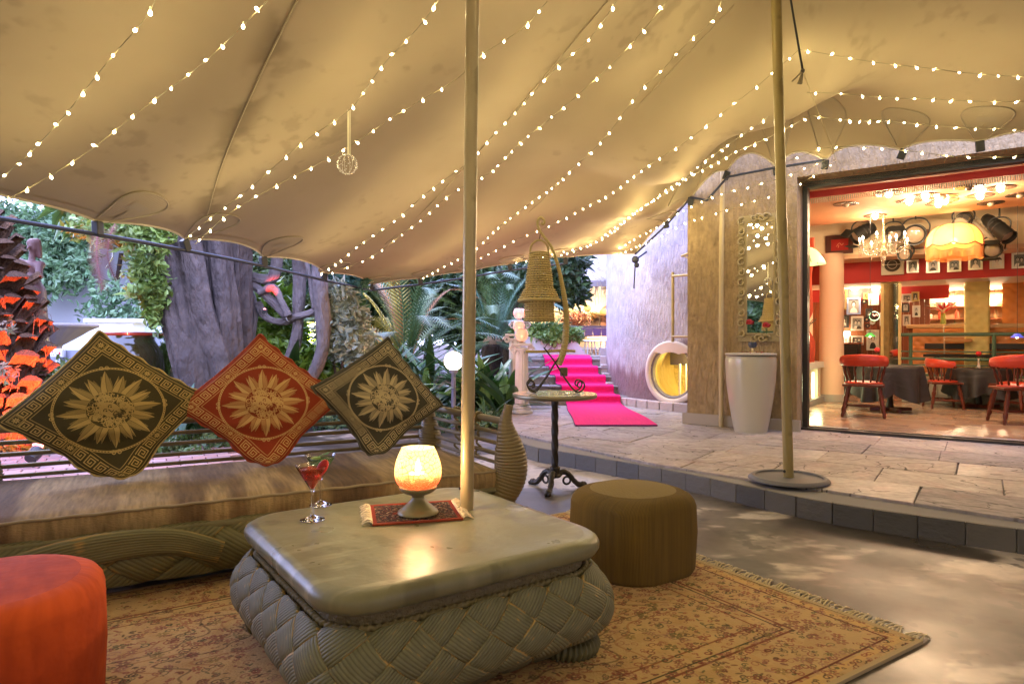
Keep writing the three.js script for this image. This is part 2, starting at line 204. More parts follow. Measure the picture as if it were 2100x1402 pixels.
  for (let i = 0; i < 19; i++) { const a = (239 - i * 5.2) * PI / 180, y0 = i < 10 ? .14 : .14 + Math.min(5, i - 9) * .14, p = towerAt(a, y0 + .06, TR + .05); part('foot_stone', rbx(.215, .15 + (i > 9 ? .12 : 0), .12, .012), fm[R() * 3 | 0], tw, p, [0, -a + PI / 2 + PI, 0]).rotation.y = a + PI / 2; }
  // gold towel-rail shaped bars on the tower
  const bm = mat([.42, .33, .14], .45, { metalness: .3 }), b0 = (x, y, D) => P(x, y, D);
  const rl = thing('wall_rail', 'ochre rectangular bar frame fixed to the round tower', 'rail');
  part('bar', [rod(b0(1380, 558, 9.25), b0(1380, 701, 9.25), .022), rod(b0(1379, 566, 9.25), b0(1420, 563, 8.75), .018), rod(b0(1379, 690, 9.25), b0(1420, 690, 8.75), .018)], bm, rl);
  part('bracket', [rod(b0(1398, 525, 9.1), b0(1422, 515, 8.8), .016), rod(b0(1400, 523, 9.1), b0(1424, 535, 8.8), .012)], bm, rl);
}

// ---------- stairs, landing and bar floor ----------
{ const st = thing('stone_stairs', 'grey stone stairs rising from the terrace under a pink runner', 'stairs');
  const R = rng(14), rm = mat([.8, .82, .85], .8, { map: rep(tSlate, .9), bumpMap: tSlateB, bumpScale: .01 }), tm = rm;
  for (let k = 0; k < 5; k++) { const h = .15 + .14 * k, D = 10.4 + .32 * k, x0 = .08 - .0 * k, x1 = 2.3; const s = part('step', boxUV(bx(x1 - x0, .11, 2.6 - .32 * k, (x0 + x1) / 2, h + .055, -(D + (2.6 - .32 * k) / 2))), rm, st);
    for (let x = x0; x < x1;) { const w = Math.min(x1 - x, .42 + R() * .3); part('tread', boxUV(rbx(w - .006, .032, .36, .008, x + w / 2, h + .126, -(D + .15))), tm, s); x += w; } }
  part('landing', boxUV(bx(2.4, .03, 1.0, 1.2, .865, -12.5)), tm, st);
  struct('bar_floor', boxUV(bx(9, .45, 9, 2.5, .22, -17.6)), mat([.32, .29, .27], .7, { map: rep(tSlate, .6) }));
}
{ // pink runner
  const path = [[7.84, .156], [9.0, .157], [10.0, .160], [10.26, .168], [10.335, .2], [10.345, .28]];
  for (let k = 0; k < 4; k++) { const D = 10.4 + .32 * k, y = .292 + .14 * k; path.push([D - .01, y + .008], [D + .2, y + .006], [D + .26, y + .03], [D + .268, y + .125]); }
  path.push([11.69, .862], [11.8, .893], [12.4, .893]);
  const c = new THREE.CatmullRomCurve3(path.map(p => V(0, p[1], -p[0])), false, 'centripetal'), N = 170, pts = c.getPoints(N);
  const cx = D => lerp(lerp(1.255, 1.285, ss(7.8, 10.4, D)), .98, ss(10.2, 11.9, D)), hw = D => lerp(.49, .42, ss(8, 11, D));
  const tP = tex(256, 256, (u, v) => mix3([.80, .03, .36], [.92, .06, .46], .5 * fbm(u, v, 40, 3, 5) + .5 * aniso(u, v, 60, 8, 2, 6)));
  const top = sheet(16, N, (u, v) => { const p = pts[Math.round(v * N)], D = -p.z, w = .012 * sin(D * 3 + 1) * (D < 10 ? 1 : .2); return [cx(D) + (u - .5) * 2 * hw(D) + w, p.y + .012 + (D < 10.2 ? .003 * sin(u * 9 + D * 2) : 0), p.z, u * 1, v * 6]; }, true);
  const rn = thing('carpet_runner', 'bright pink carpet runner laid down the stone stairs', 'carpet'); part('pile', top, mat(0xffffff, .95, { map: rep(tP, 2), bumpMap: tFine, bumpScale: .004, sheen: .0 }), rn);
  const rim = s => sheet(1, N, (u, v) => { const p = pts[Math.round(v * N)], D = -p.z, w = .012 * sin(D * 3 + 1) * (D < 10 ? 1 : .2); return [cx(D) + s * hw(D) + w + s * .006 * u, p.y + .013 - .013 * u, p.z]; }), endG = sheet(16, 1, (u, v) => [cx(7.84) + (u - .5) * 2 * hw(7.84) + .012 * sin(7.84 * 3 + 1), .169 - .02 * v, -7.84 + .006 * v]);
  part('binding', [rim(1), rim(-1), endG], mat([.12, .02, .1], .9), rn);
}

// ---------- stretch tent: a thin-plate surface through its poles, anchors and valley ----------
const q3 = (px, py, D) => { const p = P(px, py, D); return [p.x, D, p.y]; };
const ANCH = [                                              // [x, depth, height] round the tent, starting behind the camera on the left
  [-4.6, 1.2, 2.15], [-3.75, 3.3, 2.08], q3(200, 452, 4.68), q3(380, 489, 5.52), q3(540, 525, 6.65), q3(665, 559, 8.38), q3(762, 582, 9.9), q3(862, 570, 10.1), q3(960, 556, 10.2), q3(1046, 541, 10.2), q3(1160, 527, 10.05),
  q3(1303, 519, 9.6), q3(1366, 452, 8.85), q3(1417, 403, 8.1), q3(1490, 350, 7.66), q3(1592, 340, 7.3), q3(1692, 327, 6.95), q3(1850, 305, 6.5), q3(2010, 288, 6.1), [5.3, 5.5, 3.05], [7.2, 4.0, 3.0], [6.8, -1, 2.5], [3, -4.6, 2.3], [-2, -4.6, 2.2], [-5.2, -2, 2.15]];
const INNER = [[-.2, 2.83, 3.18], [1.99, 4.73, 3.95], [2.5, 7.1, 3.86], [3.0, 6.7, 3.72], [2.25, 7.55, 3.5], q3(1500, 281, 6.0), q3(1420, 352, 6.85), q3(1600, 247, 5.55), q3(1368, 420, 7.8), [0, 6.2, 2.95], [0, 8.2, 2.62], [-1.5, 5.4, 2.55], [-1.3, 7.4, 2.42], [1.0, 7.2, 2.98], [1.2, 8.7, 2.66], [-2.4, 3.2, 2.45], [-2.2, .8, 2.6], [3.4, 3.4, 3.42], [3.6, 5.2, 3.38], [1.2, 2.0, 3.25], [0, -1.5, 2.9], [3.5, .5, 3.1], [4.6, 4.6, 3.22], [.8, 4.6, 3.42]];
const tps = (() => {
  const pts = [...ANCH, ...INNER], n = pts.length, N = n + 3, A = [], b = [];
  const U = (x, y) => { const r2 = x * x + y * y; return r2 < 1e-12 ? 0 : r2 * Math.log(r2); };
  for (let i = 0; i < N; i++) { A.push(new Array(N).fill(0)); b.push(0); }
  for (let i = 0; i < n; i++) { for (let j = 0; j < n; j++) A[i][j] = U(pts[i][0] - pts[j][0], pts[i][1] - pts[j][1]) + (i === j ? .004 : 0); A[i][n] = 1; A[i][n + 1] = pts[i][0]; A[i][n + 2] = pts[i][1]; A[n][i] = 1; A[n + 1][i] = pts[i][0]; A[n + 2][i] = pts[i][1]; b[i] = pts[i][2]; }
  for (let c = 0; c < N; c++) { let m = c; for (let r = c + 1; r < N; r++) if (Math.abs(A[r][c]) > Math.abs(A[m][c])) m = r; [A[c], A[m]] = [A[m], A[c]]; [b[c], b[m]] = [b[m], b[c]]; for (let r = c + 1; r < N; r++) { const k = A[r][c] / A[c][c]; if (k) { for (let q = c; q < N; q++) A[r][q] -= k * A[c][q]; b[r] -= k * b[c]; } } }
  const w = new Array(N); for (let r = N - 1; r >= 0; r--) { let s = b[r]; for (let q = r + 1; q < N; q++) s -= A[r][q] * w[q]; w[r] = s / A[r][r]; }
  return (x, d) => { let s = w[n] + w[n + 1] * x + w[n + 2] * d; for (let i = 0; i < n; i++) s += w[i] * U(x - pts[i][0], d - pts[i][1]); return s; };
})();
const tentH = (x, d) => tps(x, d);
function onTent(px, py, drop = 0) {                         // where the line of sight through a pixel meets the tent, less a drop
  const k = (px - CX) / FOC, s = (CY - py) / FOC; let D0 = .6;
  for (let D = .8; D < 11; D += .04) { if (EYE + s * D > tentH(k * D, D) - drop) { let a = D0, b = D; for (let i = 0; i < 18; i++) { const m = (a + b) / 2; EYE + s * m > tentH(k * m, m) - drop ? b = m : a = m; } return P(px, py, b); } D0 = D; }
  return P(px, py, 10.2);
}
const TCEN = [.4, 4.6];
const bound = [], isAnch = [];
for (let i = 0; i < ANCH.length; i++) { const a = ANCH[i], b = ANCH[(i + 1) % ANCH.length], L = Math.hypot(a[0] - b[0], a[1] - b[1]), n = 16, m = [(a[0] + b[0]) / 2 - TCEN[0], (a[1] + b[1]) / 2 - TCEN[1]], ml = Math.hypot(...m);
  for (let k = 0; k < n; k++) { const t = k / n, w = (i === 10 || i === 11 ? .06 : .11) * Math.min(1.6, L) * (4 * t * (1 - t)) ; bound.push([lerp(a[0], b[0], t) - m[0] / ml * w, lerp(a[1], b[1], t) - m[1] / ml * w]); isAnch.push(k === 0); } }
const tent = thing('stretch_tent', 'sand coloured stretch tent canopy hung over the whole lounge', 'tent');
const seamPix = [[[610, 0], [545, 130], [490, 250], [450, 350], [425, 440]], [[1505, 10], [1400, 120], [1310, 215], [1190, 330], [1090, 430], [1000, 500]], [[1265, -20], [1180, 80], [1080, 200], [1000, 290], [880, 420], [790, 500]]];
const seams = seamPix.map(s => s.map(p => onTent(p[0], p[1], .0)));
const UVX = p => (p[0] + 6) / 14, UVY = p => (p[1] + 5.5) / 16.5;
const tTent = (() => { const sp = new THREE.CatmullRomCurve3(seams[0]).getPoints(80).map(p => [p.x, -p.z]);
  return tex(1024, 1024, (u, v) => { const x = u * 14 - 6, d = v * 16.5 - 5.5; let c = mix3([.68, .60, .45], [.75, .67, .52], fbm(u, v, 22, 5, 101));
    const sp2 = ss(.60, .74, fbm(u, v, 150, 4, 103)) * ss(.5, .7, fbm(u, v, 24, 5, 104)); c = mix3(c, [.52, .45, .33], .3 * sp2);
    let m = 9; if (x < -.5 && x > -2.8 && d > 1 && d < 7) for (const q of sp) m = Math.min(m, (q[0] - x) ** 2 + (q[1] - d) ** 2); m = Math.sqrt(m);
    const near = ss(.16, .02, m) * ss(.42, .60, fbm(u, v, 60, 4, 105)) + .5 * ss(.03, .008, m); c = mix3(c, [.42, .355, .24], .5 * clamp(near)); return c; }); })();
const tWeave = tex(128, 128, (u, v) => .5 + .25 * sin(u * 2 * PI * 32) + .25 * sin(v * 2 * PI * 32), false);
const tentM = mat([.80, .81, .82], .92, { map: tTent, bumpMap: rep(tNoise, 4), bumpScale: .006, transmission: .0 });
{ const nr = 70, n = bound.length, pos = [], uv = [], idx = [];
  for (let j = 0; j <= nr; j++) { const r = Math.pow(j / nr, .8); for (let i = 0; i <= n; i++) { const b = bound[i % n], x = lerp(TCEN[0], b[0], r), d = lerp(TCEN[1], b[1], r); pos.push(x, tentH(x, d), -d); uv.push(UVX([x, d]), UVY([x, d])); } }
  for (let j = 0; j < nr; j++) for (let i = 0; i < n; i++) { const a = j * (n + 1) + i, b = a + n + 1; idx.push(a, b, a + 1, b, b + 1, a + 1); }
  part('canopy', geom(pos, uv, idx), tentM, tent);
  const b3 = bound.map(p => V(p[0], tentH(p[0], p[1]) - .004, -p[1]));
  part('hem', sweep([...b3, b3[0]], .011, b3.length * 2, 6, { cap: false }), mat([.5, .43, .3], .9), tent);
  // turned-in hem band
  part('hem_band', sheet(n, 2, (u, v) => { const b = bound[Math.round(u * n) % n], l = Math.hypot(b[0] - TCEN[0], b[1] - TCEN[1]), r = 1 - (.005 + .075 * v) / l, x = lerp(TCEN[0], b[0], r), d = lerp(TCEN[1], b[1], r); return [x, tentH(x, d) - .006, -d, UVX([x, d]), UVY([x, d])]; }), tentM, tent);
  const stitch = mat([.33, .27, .17], .9), patchM = mat([.345, .275, .16], .95, { bumpMap: tWeave, bumpScale: .002 }), black = mat([.02, .02, .02], .5);
  for (const s of seams) part('seam', sweep(s.map(p => V(p.x, p.y - .004, p.z)), .005, 60, 5), mat([.36, .285, .165], .95), tent);
  ANCH.forEach((a, i) => { if (i === 0 || i === 11 || i > 18) return;
    const dir = [TCEN[0] - a[0], TCEN[1] - a[1]]; if (i > 12) { dir[0] = -.45; dir[1] = -.9; } const l = Math.hypot(...dir), d = [dir[0] / l, dir[1] / l], s = [-d[1], d[0]];
    const big = 1, prof = [[.03, .05], [.12, .10], [.22, .155], [.31, .19], [.38, .185], [.43, .14], [.455, .07], [.46, 0]];
    const ol = [...prof, ...prof.slice(0, -1).reverse().map(p => [p[0], -p[1]])], at = (u, v, o) => { const x = a[0] + d[0] * u * big + s[0] * v * big, y = a[1] + d[1] * u * big + s[1] * v * big; return V(x, tentH(x, y) - o, -y); };
    const pr = new THREE.CatmullRomCurve3(ol.map(p => V(p[0], p[1], 0))).getPoints(40);
    const pg = sheet(40, 6, (u, v) => { const o = pr[Math.round(u * 40)], p = at(lerp(.24, o.x, v), lerp(0, o.y, v), .009 - .005 * Math.pow(v, 6)); return [p.x, p.y, p.z, p.x * 2, p.z * 2]; });
    const pt = part('anchor_patch', pg, patchM, tent);
    part('piping', sweep(pr.map(o => at(o.x, o.y, .008)), .007, 80, 5), stitch, pt);
    part('webbing', sheet(8, 2, (u, v) => { const p = at(.26 + .07 * v, (u - .5) * .15, .016); return [p.x, p.y, p.z]; }), stitch, pt);
    const c = V(a[0], a[2], -a[1]), cl = part('clamp', rbx(.07, .10, .05, .008), black, tent, V(c.x, c.y - .055, c.z)); cl.rotation.set(.3, -Math.atan2(d[0], d[1]), (i % 3 - 1) * .25);
  });
  // guy rope threaded through the clamps, and the corner ties
  const ropeM = mat([.035, .04, .06], .7), an = i => V(ANCH[i][0], ANCH[i][2] - .10, -ANCH[i][1]);
  const rp = []; for (let i = 1; i < 11; i++) { rp.push(an(i)); if (i < 10) rp.push(an(i).lerp(an(i + 1), .5).add(V(0, .004, 0))); }
  const rope = thing('edge_rope', 'dark rope stretched along the garden edge of the tent', 'rope'); part('rope', rp.slice(1).map((p, i) => rod(rp[i], p, .016, 6)), ropeM, rope);
  const r2 = thing('edge_rope', 'black rope zigzagging along the tent edge beside the tower and doorway', 'rope'), Z = [q3(1303, 521, 9.55), q3(1366, 462, 8.83), q3(1417, 405, 8.05), q3(1450, 411, 7.9), q3(1492, 363, 7.62), q3(1590, 344, 7.28), q3(1690, 329, 6.95)].map(p => V(p[0], p[2], -p[1]));
  part('rope', Z.slice(1).map((p, i) => rod(Z[i], p, .014, 6)), ropeM, r2);
  part('corner_knot', [ball(.055, Z[0].x, Z[0].y - .08, Z[0].z, 10), ball(.04, Z[0].x + .02, Z[0].y - .16, Z[0].z, 8), rod(V(Z[0].x, Z[0].y - .1, Z[0].z), V(Z[0].x - .02, Z[0].y - .5, Z[0].z), .01, 5)], ropeM, r2);
  const back = an(11).add(V(.35, .25, -.55)); part('tie', rod(an(11), back, .014, 6), ropeM, r2);
}

// ---------- poles ----------
const tSteel = tex(256, 512, (u, v) => { const a = aniso(u, v, 8, 3, 5, 111), s = ss(.6, .7, fbm(u, v, 6, 5, 112)); return mix3([.72, .66, .52], [.55, .50, .37], .5 * a + .5 * s); });
const steel = mat(0xffffff, .3, { map: tSteel, metalness: .2, bumpMap: tNoise, bumpScale: .0015 });
{ const t = thing('tent_pole', 'scuffed metal tent pole standing on the woven coffee table', 'pole'), b = P(957, 1046, 2.83), a = P(971, -150, 2.83); b.y = .452; part('tube', sweep([b, b.clone().lerp(a, .5), a], .029, 12, 24), steel, t); part('bolt', rod(b.clone().add(V(-.03, .09, .004)), b.clone().add(V(-.027, .09, .012)), .006), dark, t); part('cap', rod(a, a.clone().add(V(0, .05, 0)), .045), dark, t);
  const u = thing('tent_pole', 'tall ochre tent pole on a round rubber base on the terrace', 'pole'), c = G(1618, 982, .16), e = P(1588, -120, 4.73); part('tube', sweep([c, c.clone().lerp(e, .5), e], .036, 12, 24), mat([.85, .8, .5], .35, { metalness: .15, map: tSteel }), u);
  part('foot_disc', smoothLathe([[.001, .022], [.1, .02], [.22, .014], [.235, .028], [.26, .028], [.272, .0], [.1, 0]], 48).translate(c.x, .153, c.z), mat([.12, .12, .13], .55, { bumpMap: tNoise, bumpScale: .002 }), u); part('bolt', ball(.012, c.x - .036, .22, c.z + .015, 8), dark, u);
  const w = thing('tent_pole', 'thin bamboo coloured tent pole standing against the stucco wall', 'pole'), f = V(...FW(-.82, .0, .26).toArray()); part('tube', sweep([f, f.clone().add(V(0, 1.7, 0)), f.clone().add(V(.02, 3.55, 0))], .027, 20, 14), mat([.46, .36, .19], .5, { bumpMap: tNoise, bumpScale: .004 }), w);
}

// ---------- fairy lights ----------
const bulbG = smoothLathe([[.0005, -.034], [.007, -.030], [.0115, -.02], [.0095, -.008], [.0052, 0]], 8, 10), capG = cyl(.0052, .0042, .02, 0, 0, 0, 6);
const bulbM = lamp([1, .82, .5], 9, 0xfff2d0), capM = mat([.75, .66, .42], .5, { emissive: new THREE.Color(1, .7, .3), emissiveIntensity: .6 }), wireM = mat([.24, .2, .1], .6);
const LAMP_I = .044;
{ const R = rng(77);
  const S = [
    [[[0, 368], [75, 295], [150, 215], [230, 112], [300, 30], [322, -10]], 'from the tent edge above the red lit stump'], [[[0, 416], [70, 376], [190, 300], [330, 192], [420, 122], [490, 60], [552, -5]], 'passing below the first one from the same tent edge'],
    [[[378, 492], [430, 445], [530, 370], [620, 290], [720, 220], [790, 125], [870, 40], [905, -8]], 'passing above the hanging glass globe'], [[[400, 500], [480, 427], [620, 352], [740, 282], [860, 205], [940, 156], [990, 110], [1070, 60], [1122, 0]], 'passing just behind the hanging glass globe'],
    [[[655, 563], [720, 515], [810, 450], [900, 375], [960, 330], [1045, 240], [1130, 150], [1210, 75], [1268, -5]], 'rising from the tent edge above the vines'], [[[672, 562], [760, 525], [850, 460], [920, 400], [1000, 355], [1080, 280], [1160, 215], [1240, 145], [1310, 70], [1372, -5]], 'from the edge above the vines, lower of two'],
    [[[862, 573], [900, 550], [960, 520], [1040, 450], [1110, 400], [1170, 350], [1240, 280], [1310, 190], [1360, 140], [1405, 90], [1465, 35], [1482, -8]], 'rising from the tent edge above the cycad'], [[[962, 540], [1040, 500], [1140, 455], [1260, 390], [1340, 330], [1420, 280], [1500, 215], [1570, 160], [1638, 102]], 'rising behind the wicker lamp to the terrace pole'],
    [[[1638, 102], [1700, 110], [1800, 126], [1950, 145], [2110, 156]], 'running right from the tied rope, the topmost one'], [[[1655, 190], [1720, 190], [1850, 200], [1980, 205], [2110, 206]], 'at middle height right of the terrace pole'], [[[1668, 238], [1720, 243], [1850, 250], [2000, 262], [2110, 266]], 'right of the terrace pole, below two others'],
    [[[1664, 236, 4.6], [1560, 287, 5.2], [1440, 347, 6.2], [1310, 430, 7.6], [1200, 505, 9.2], [1130, 527, 9.9]], 'slung from the terrace pole toward the wicker lamp'], [[[1578, 238, 4.9], [1500, 290, 5.4], [1400, 365, 6.4], [1300, 436, 7.7], [1215, 498, 9.2], [1050, 540, 10.0]], 'slung in the air past the valley of the tent'],
    [[[1716, 330, 6.8], [1620, 385, 7.0], [1500, 426, 7.3], [1420, 450, 7.7], [1340, 490, 8.5], [1262, 522, 9.7]], 'crossing in front of the stucco wall above the mirror'], [[[1692, 330, 6.9], [1560, 376, 7.0], [1450, 406, 7.5], [1350, 462, 8.4], [1250, 518, 9.8]], 'crossing the stucco wall nearest under the tent edge'], [[[1612, 332, 5.3], [1700, 300, 5.2], [1800, 302, 5.15], [1950, 318, 5.1], [2110, 318, 5.0]], 'crossing the blue lintel of the doorway']];
  // the strings run on over the seating, behind the camera, where the wall mirror sees them
  const beyond = [[-3.2, 2.2, -3.6, -3], [-1.9, 2.4, -2.2, -3.6], [-.7, 2.3, -.9, -3.6], [.6, 2.6, .5, -3.6], [1.9, 2.8, 2.0, -3.6], [3.2, 2.6, 3.4, -3.4], [4.6, 2.6, 4.8, -2.6]];
  beyond.forEach(([x0, d0, x1, d1], i) => S.push([[0, .2, .4, .6, .8, 1].map(t => { const x = lerp(x0, x1, t), d = lerp(d0, d1, t); return V(x, tentH(x, d) - .3, -d); }), ['over the red velvet ottoman end of the lounge', 'second along the seating side of the lounge roof', 'third along the seating side of the lounge roof', 'over the middle of the lounge behind the coffee table', 'over the lounge beside the terrace kerb', 'over the terrace kerb beyond the lounge', 'nearest the lounge side wall'][i], 1]));
  let nb = 0;
  S.forEach(([pp, where, far], k) => { const st = thing('string_light', 'string of warm fairy lights ' + where, 'string light', undefined, 0, 'fairy light strings under the tent');
    const pts = far ? pp : pp.map(p => p.length > 2 ? P(p[0], p[1], p[2]) : onTent(p[0], p[1], .27 + .05 * sin(p[0] * .013 + k))), c = new THREE.CatmullRomCurve3(pts, false, 'centripetal'), L = c.getLength(), N = Math.round(L / .155);
    // each string sags a little between its hooks
    const sag = t => -.012 * Math.abs(sin(t * N * .5)), line = []; for (let i = 0; i <= N * 2; i++) { const p = c.getPointAt(i / N / 2); p.y += sag(i / N / 2); line.push(p); }
    part('wire', sweep(line, .0026, N * 3, 4), wireM, st);
    for (let i = 0; i < N; i++) { const t = (i + .35 + R() * .3) / N, p = c.getPointAt(t); p.y += sag(t); const g = new THREE.Group(); const b = part('bulb', bulbG, bulbM, st, p); b.rotation.set((R() - .5) * 2.2, R() * 6, (R() - .5) * 2.2); part('bulb_cap', capG, capM, b); b.scale.setScalar(.52 + R() * .22); nb++;
      if ((i + k) % (far ? 4 : 2) === 0) glow([1, .82, .44], LAMP_I * (far ? 2.0 : 1), p.clone().add(V(0, -.02, 0)), st, 1); } });
  console.log('bulbs', nb);
}
// tie rope with a tassel by the terrace pole
{ const t = thing('tie_rope', 'black tie rope hanging from the tent to a frayed knot', 'rope'), a = P(1616, -30, 4.5), b = P(1646, 146, 4.5), c = P(1640, 172, 4.5); part('rope', rod(a, b, .007, 6), mat([.03, .03, .03], .8), t); part('knot', ball(.015, b.x, b.y, b.z, 8), mat([.1, .09, .07], .9), t);
  part('tassel', [rod(b, c, .005, 6, .018), rod(b, P(1624, 168, 4.5), .005, 5)], mat([.3, .25, .14], .9), t); part('cord', rod(b, P(1715, 328, 5.2), .003, 4), mat([.5, .4, .2], .8), t); }
// hanging glass globe
{ const p = onTent(714, 226, .2), D = -p.z, c = P(712, 337, D), t = thing('glass_globe', 'clear beaded glass globe hanging on a ribbon from the fairy lights', 'globe'), r = 21 / FOC * D;
  part('shell', ball(r, c.x, c.y, c.z, 28), mat(0xffffff, .04, { transmission: 1, thickness: 0, ior: 1.4 }), t); part('ribbon', [bx(.011, p.y - c.y - r * .95, .002, p.x, (p.y + c.y + r * .95) / 2, p.z), bx(.005, p.y - c.y - r * .95, .002, p.x + .012, (p.y + c.y + r * .95) / 2, p.z)], mat([.8, .74, .5], .5), t);
  const R = rng(3), beads = []; for (let i = 0; i < 46; i++) { const a = i * 2.4, y = 1 - 2 * (i + .5) / 46, q = Math.sqrt(1 - y * y); beads.push(new THREE.OctahedronGeometry(.0032 + R() * .002).translate(c.x + r * .98 * q * cos(a), c.y + r * .98 * y, c.z + r * .98 * q * sin(a))); } part('bead', beads, mat([.95, .9, .75], .15), t);
  const ringPts = k => { const o = []; for (let i = 0; i < 30; i++) { const a = i / 30 * 2 * PI; o.push(V(c.x + r * .97 * cos(a) * cos(k), c.y + r * .97 * sin(a), c.z + r * .97 * cos(a) * sin(k))); } return o; }; part('wire_loop', [0, .8, 1.6, 2.4].map(k => sweep(ringPts(k), .0012, 40, 4, { closed: true })), mat([.85, .8, .6], .4), t); }

// ---------- rug ----------
const RUG = { c: pd(-.45, 2.58), a: .571, w: 3.4, d: 2.27 };
const tRug = paint(1536, 1024, (g, w, h) => {
  g.fillStyle = '#bd9f6e'; g.fillRect(0, 0, w, h); const R = rng(41), pick = a => a[R() * a.length | 0];
  for (let i = 0; i < 2600; i++) { g.fillStyle = `rgba(${R() < .5 ? '214,176,114' : '150,108,60'},${.06 + R() * .1})`; g.beginPath(); g.ellipse(R() * w, R() * h, 8 + R() * 40, 4 + R() * 14, R() * 3, 0, 7); g.fill(); }
  const band = (m, col, lw) => { g.strokeStyle = col; g.lineWidth = lw; g.strokeRect(m, m, w - 2 * m, h - 2 * m); };
  band(26, '#c9a468', 14); band(40, '#6d3a26', 4); band(150, '#7b4630', 5); band(162, '#3d3a24', 3); band(196, '#8d5b3a', 4);
  g.lineCap = 'round';
  const dk = ['#4b3a2a', '#5a4a34', '#47482f', '#63382a'], rd = ['#864434', '#8e5a44', '#7a3e34', '#98705c', '#854c40'];
  const curl = (x, y, s, c) => { g.strokeStyle = c; g.lineWidth = 1.2 + R() * 1.8; g.beginPath(); let a = R() * 7, r = s; const d = R() < .5 ? 1 : -1; for (let k = 0; k < 16; k++) { const X = x + cos(a) * r, Y = y + sin(a) * r * .8; k ? g.lineTo(X, Y) : g.moveTo(X, Y); a += .42 * d; r *= .92; } g.stroke(); };
  const flower = (x, y, s, c) => { g.fillStyle = c; for (let k = 0; k < 6; k++) { g.beginPath(); g.ellipse(x + cos(k * 1.047) * s, y + sin(k * 1.047) * s, s * .55, s * .4, k * 1.047, 0, 7); g.fill(); } g.fillStyle = '#d9b878'; g.beginPath(); g.arc(x, y, s * .4, 0, 7); g.fill(); g.strokeStyle = '#3b2a1c'; g.lineWidth = 1; g.stroke(); };
  const leaf = (x, y, s, c) => { g.fillStyle = c; const a = R() * 7; g.beginPath(); g.ellipse(x, y, s, s * .35, a, 0, 7); g.fill(); };
  for (let i = 0; i < 6500; i++) { const x = R() * w, y = R() * h, edge = Math.min(x, y, w - x, h - y); g.globalAlpha = .4 + .55 * fbm(x / w, y / h, 7, 3, 9); curl(x, y, 3 + R() * 9, R() < (edge < 200 ? .6 : .42) ? pick(rd) : pick(dk)); }
  for (let i = 0; i < 3200; i++) { const x = R() * w, y = R() * h; leaf(x, y, 2 + R() * 5, R() < .5 ? pick(rd) : pick(dk)); }
  for (let i = 0; i < 1100; i++) flower(R() * w, R() * h, 3 + R() * 5, R() < .6 ? pick(rd) : pick(['#5e5a30', '#8a7440', '#6e4a36']));
  g.globalAlpha = .45; for (let k = 0; k < 5; k++) { g.strokeStyle = k % 2 ? '#4a3a26' : '#8d5b3a'; g.lineWidth = 4; for (const [ox, oy] of [[w / 2, h / 2]]) { g.beginPath(); for (let i = 0; i <= 220; i++) { const a = i / 220 * 2 * PI, q = 1 + .10 * cos(a * 12) + .05 * cos(a * 24); const X = ox + cos(a) * (560 - k * 55) * q * .95, Y = oy + sin(a) * (310 - k * 36) * q; i ? g.lineTo(X, Y) : g.moveTo(X, Y); } g.stroke(); } }
});
{ const r = thing('persian_rug', 'beige floral rug with a cream fringed edge under the coffee table', 'rug', RUG.c, RUG.a);
  const R = rng(8), pile = tex(256, 256, (u, v) => fbm(u, v, 64, 3, 7), false);
  part('pile', sheet(60, 40, (u, v) => [(u - .5) * RUG.w, .012 + .0025 * sin(u * 17) * sin(v * 11), (v - .5) * RUG.d, u, 1 - v], true), mat(0xffffff, .96, { map: tRug, bumpMap: rep(pile, 8, 6), bumpScale: .004 }), r);
  part('binding', [bx(.025, .012, RUG.d, RUG.w / 2 - .01, .008, 0), bx(RUG.w, .013, .02, 0, .008, RUG.d / 2 - .008), bx(RUG.w, .013, .02, 0, .008, -RUG.d / 2 + .008), bx(.025, .012, RUG.d, -RUG.w / 2 + .01, .008, 0)], mat([.45, .34, .18], .95), r);
  const tas = []; for (const s of [1, -1]) for (let z = -RUG.d / 2; z < RUG.d / 2; z += .0155) { const a = (R() - .5) * .08, l = .065 + R() * .03; tas.push(sweep([V(s * RUG.w / 2, .01, z), V(s * (RUG.w / 2 + l * .5), .013 + R() * .008, z + a * .5), V(s * (RUG.w / 2 + l), .006, z + a)], t => .0045 + .002 * sin(t * 12), 6, 5)); }
  part('fringe', tas, mat([.62, .52, .33], .95), r);
}

// ---------- woven (ribbed strip) surfaces ----------
const tRib = tex(64, 64, (u, v) => Math.pow(Math.abs(sin(u * PI * 11)), .7) * .85 + .15 * aniso(u, v, 8, 2, 2, 3), false);
const ribTex = (c0, c1, worn, sd) => tex(256, 256, (u, v) => { const a = aniso(u, v, 24, 4, 3, sd), b = fbm(u, v, 4, 5, sd + 3), e = Math.min(u, 1 - u, v, 1 - v); const gap = Math.pow(Math.abs(sin(u * PI * 11)), .5); let c = mix3(c0, c1, b * .7 + a * .3); const w = ss(.58, .70, a * .60 + b * .28 + .22 * ss(.08, 0, e)); c = mix3(c, worn, .85 * w); return mix3(c.map(x => x * .72), c, gap); });
const ribM = [1, 2, 3].map(k => mat(0xffffff, .62, { map: ribTex([.42, .425, .33], [.55, .55, .43], [.76, .63, .37], 200 + k * 9), bumpMap: tRib, bumpScale: .004 }));
const ribOlive = [1, 2, 3].map(k => mat(0xffffff, .6, { map: ribTex([.36, .355, .24], [.48, .47, .33], [.64, .53, .3], 300 + k * 9), bumpMap: tRib, bumpScale: .004 }));
const under = mat([.16, .15, .085], .85);
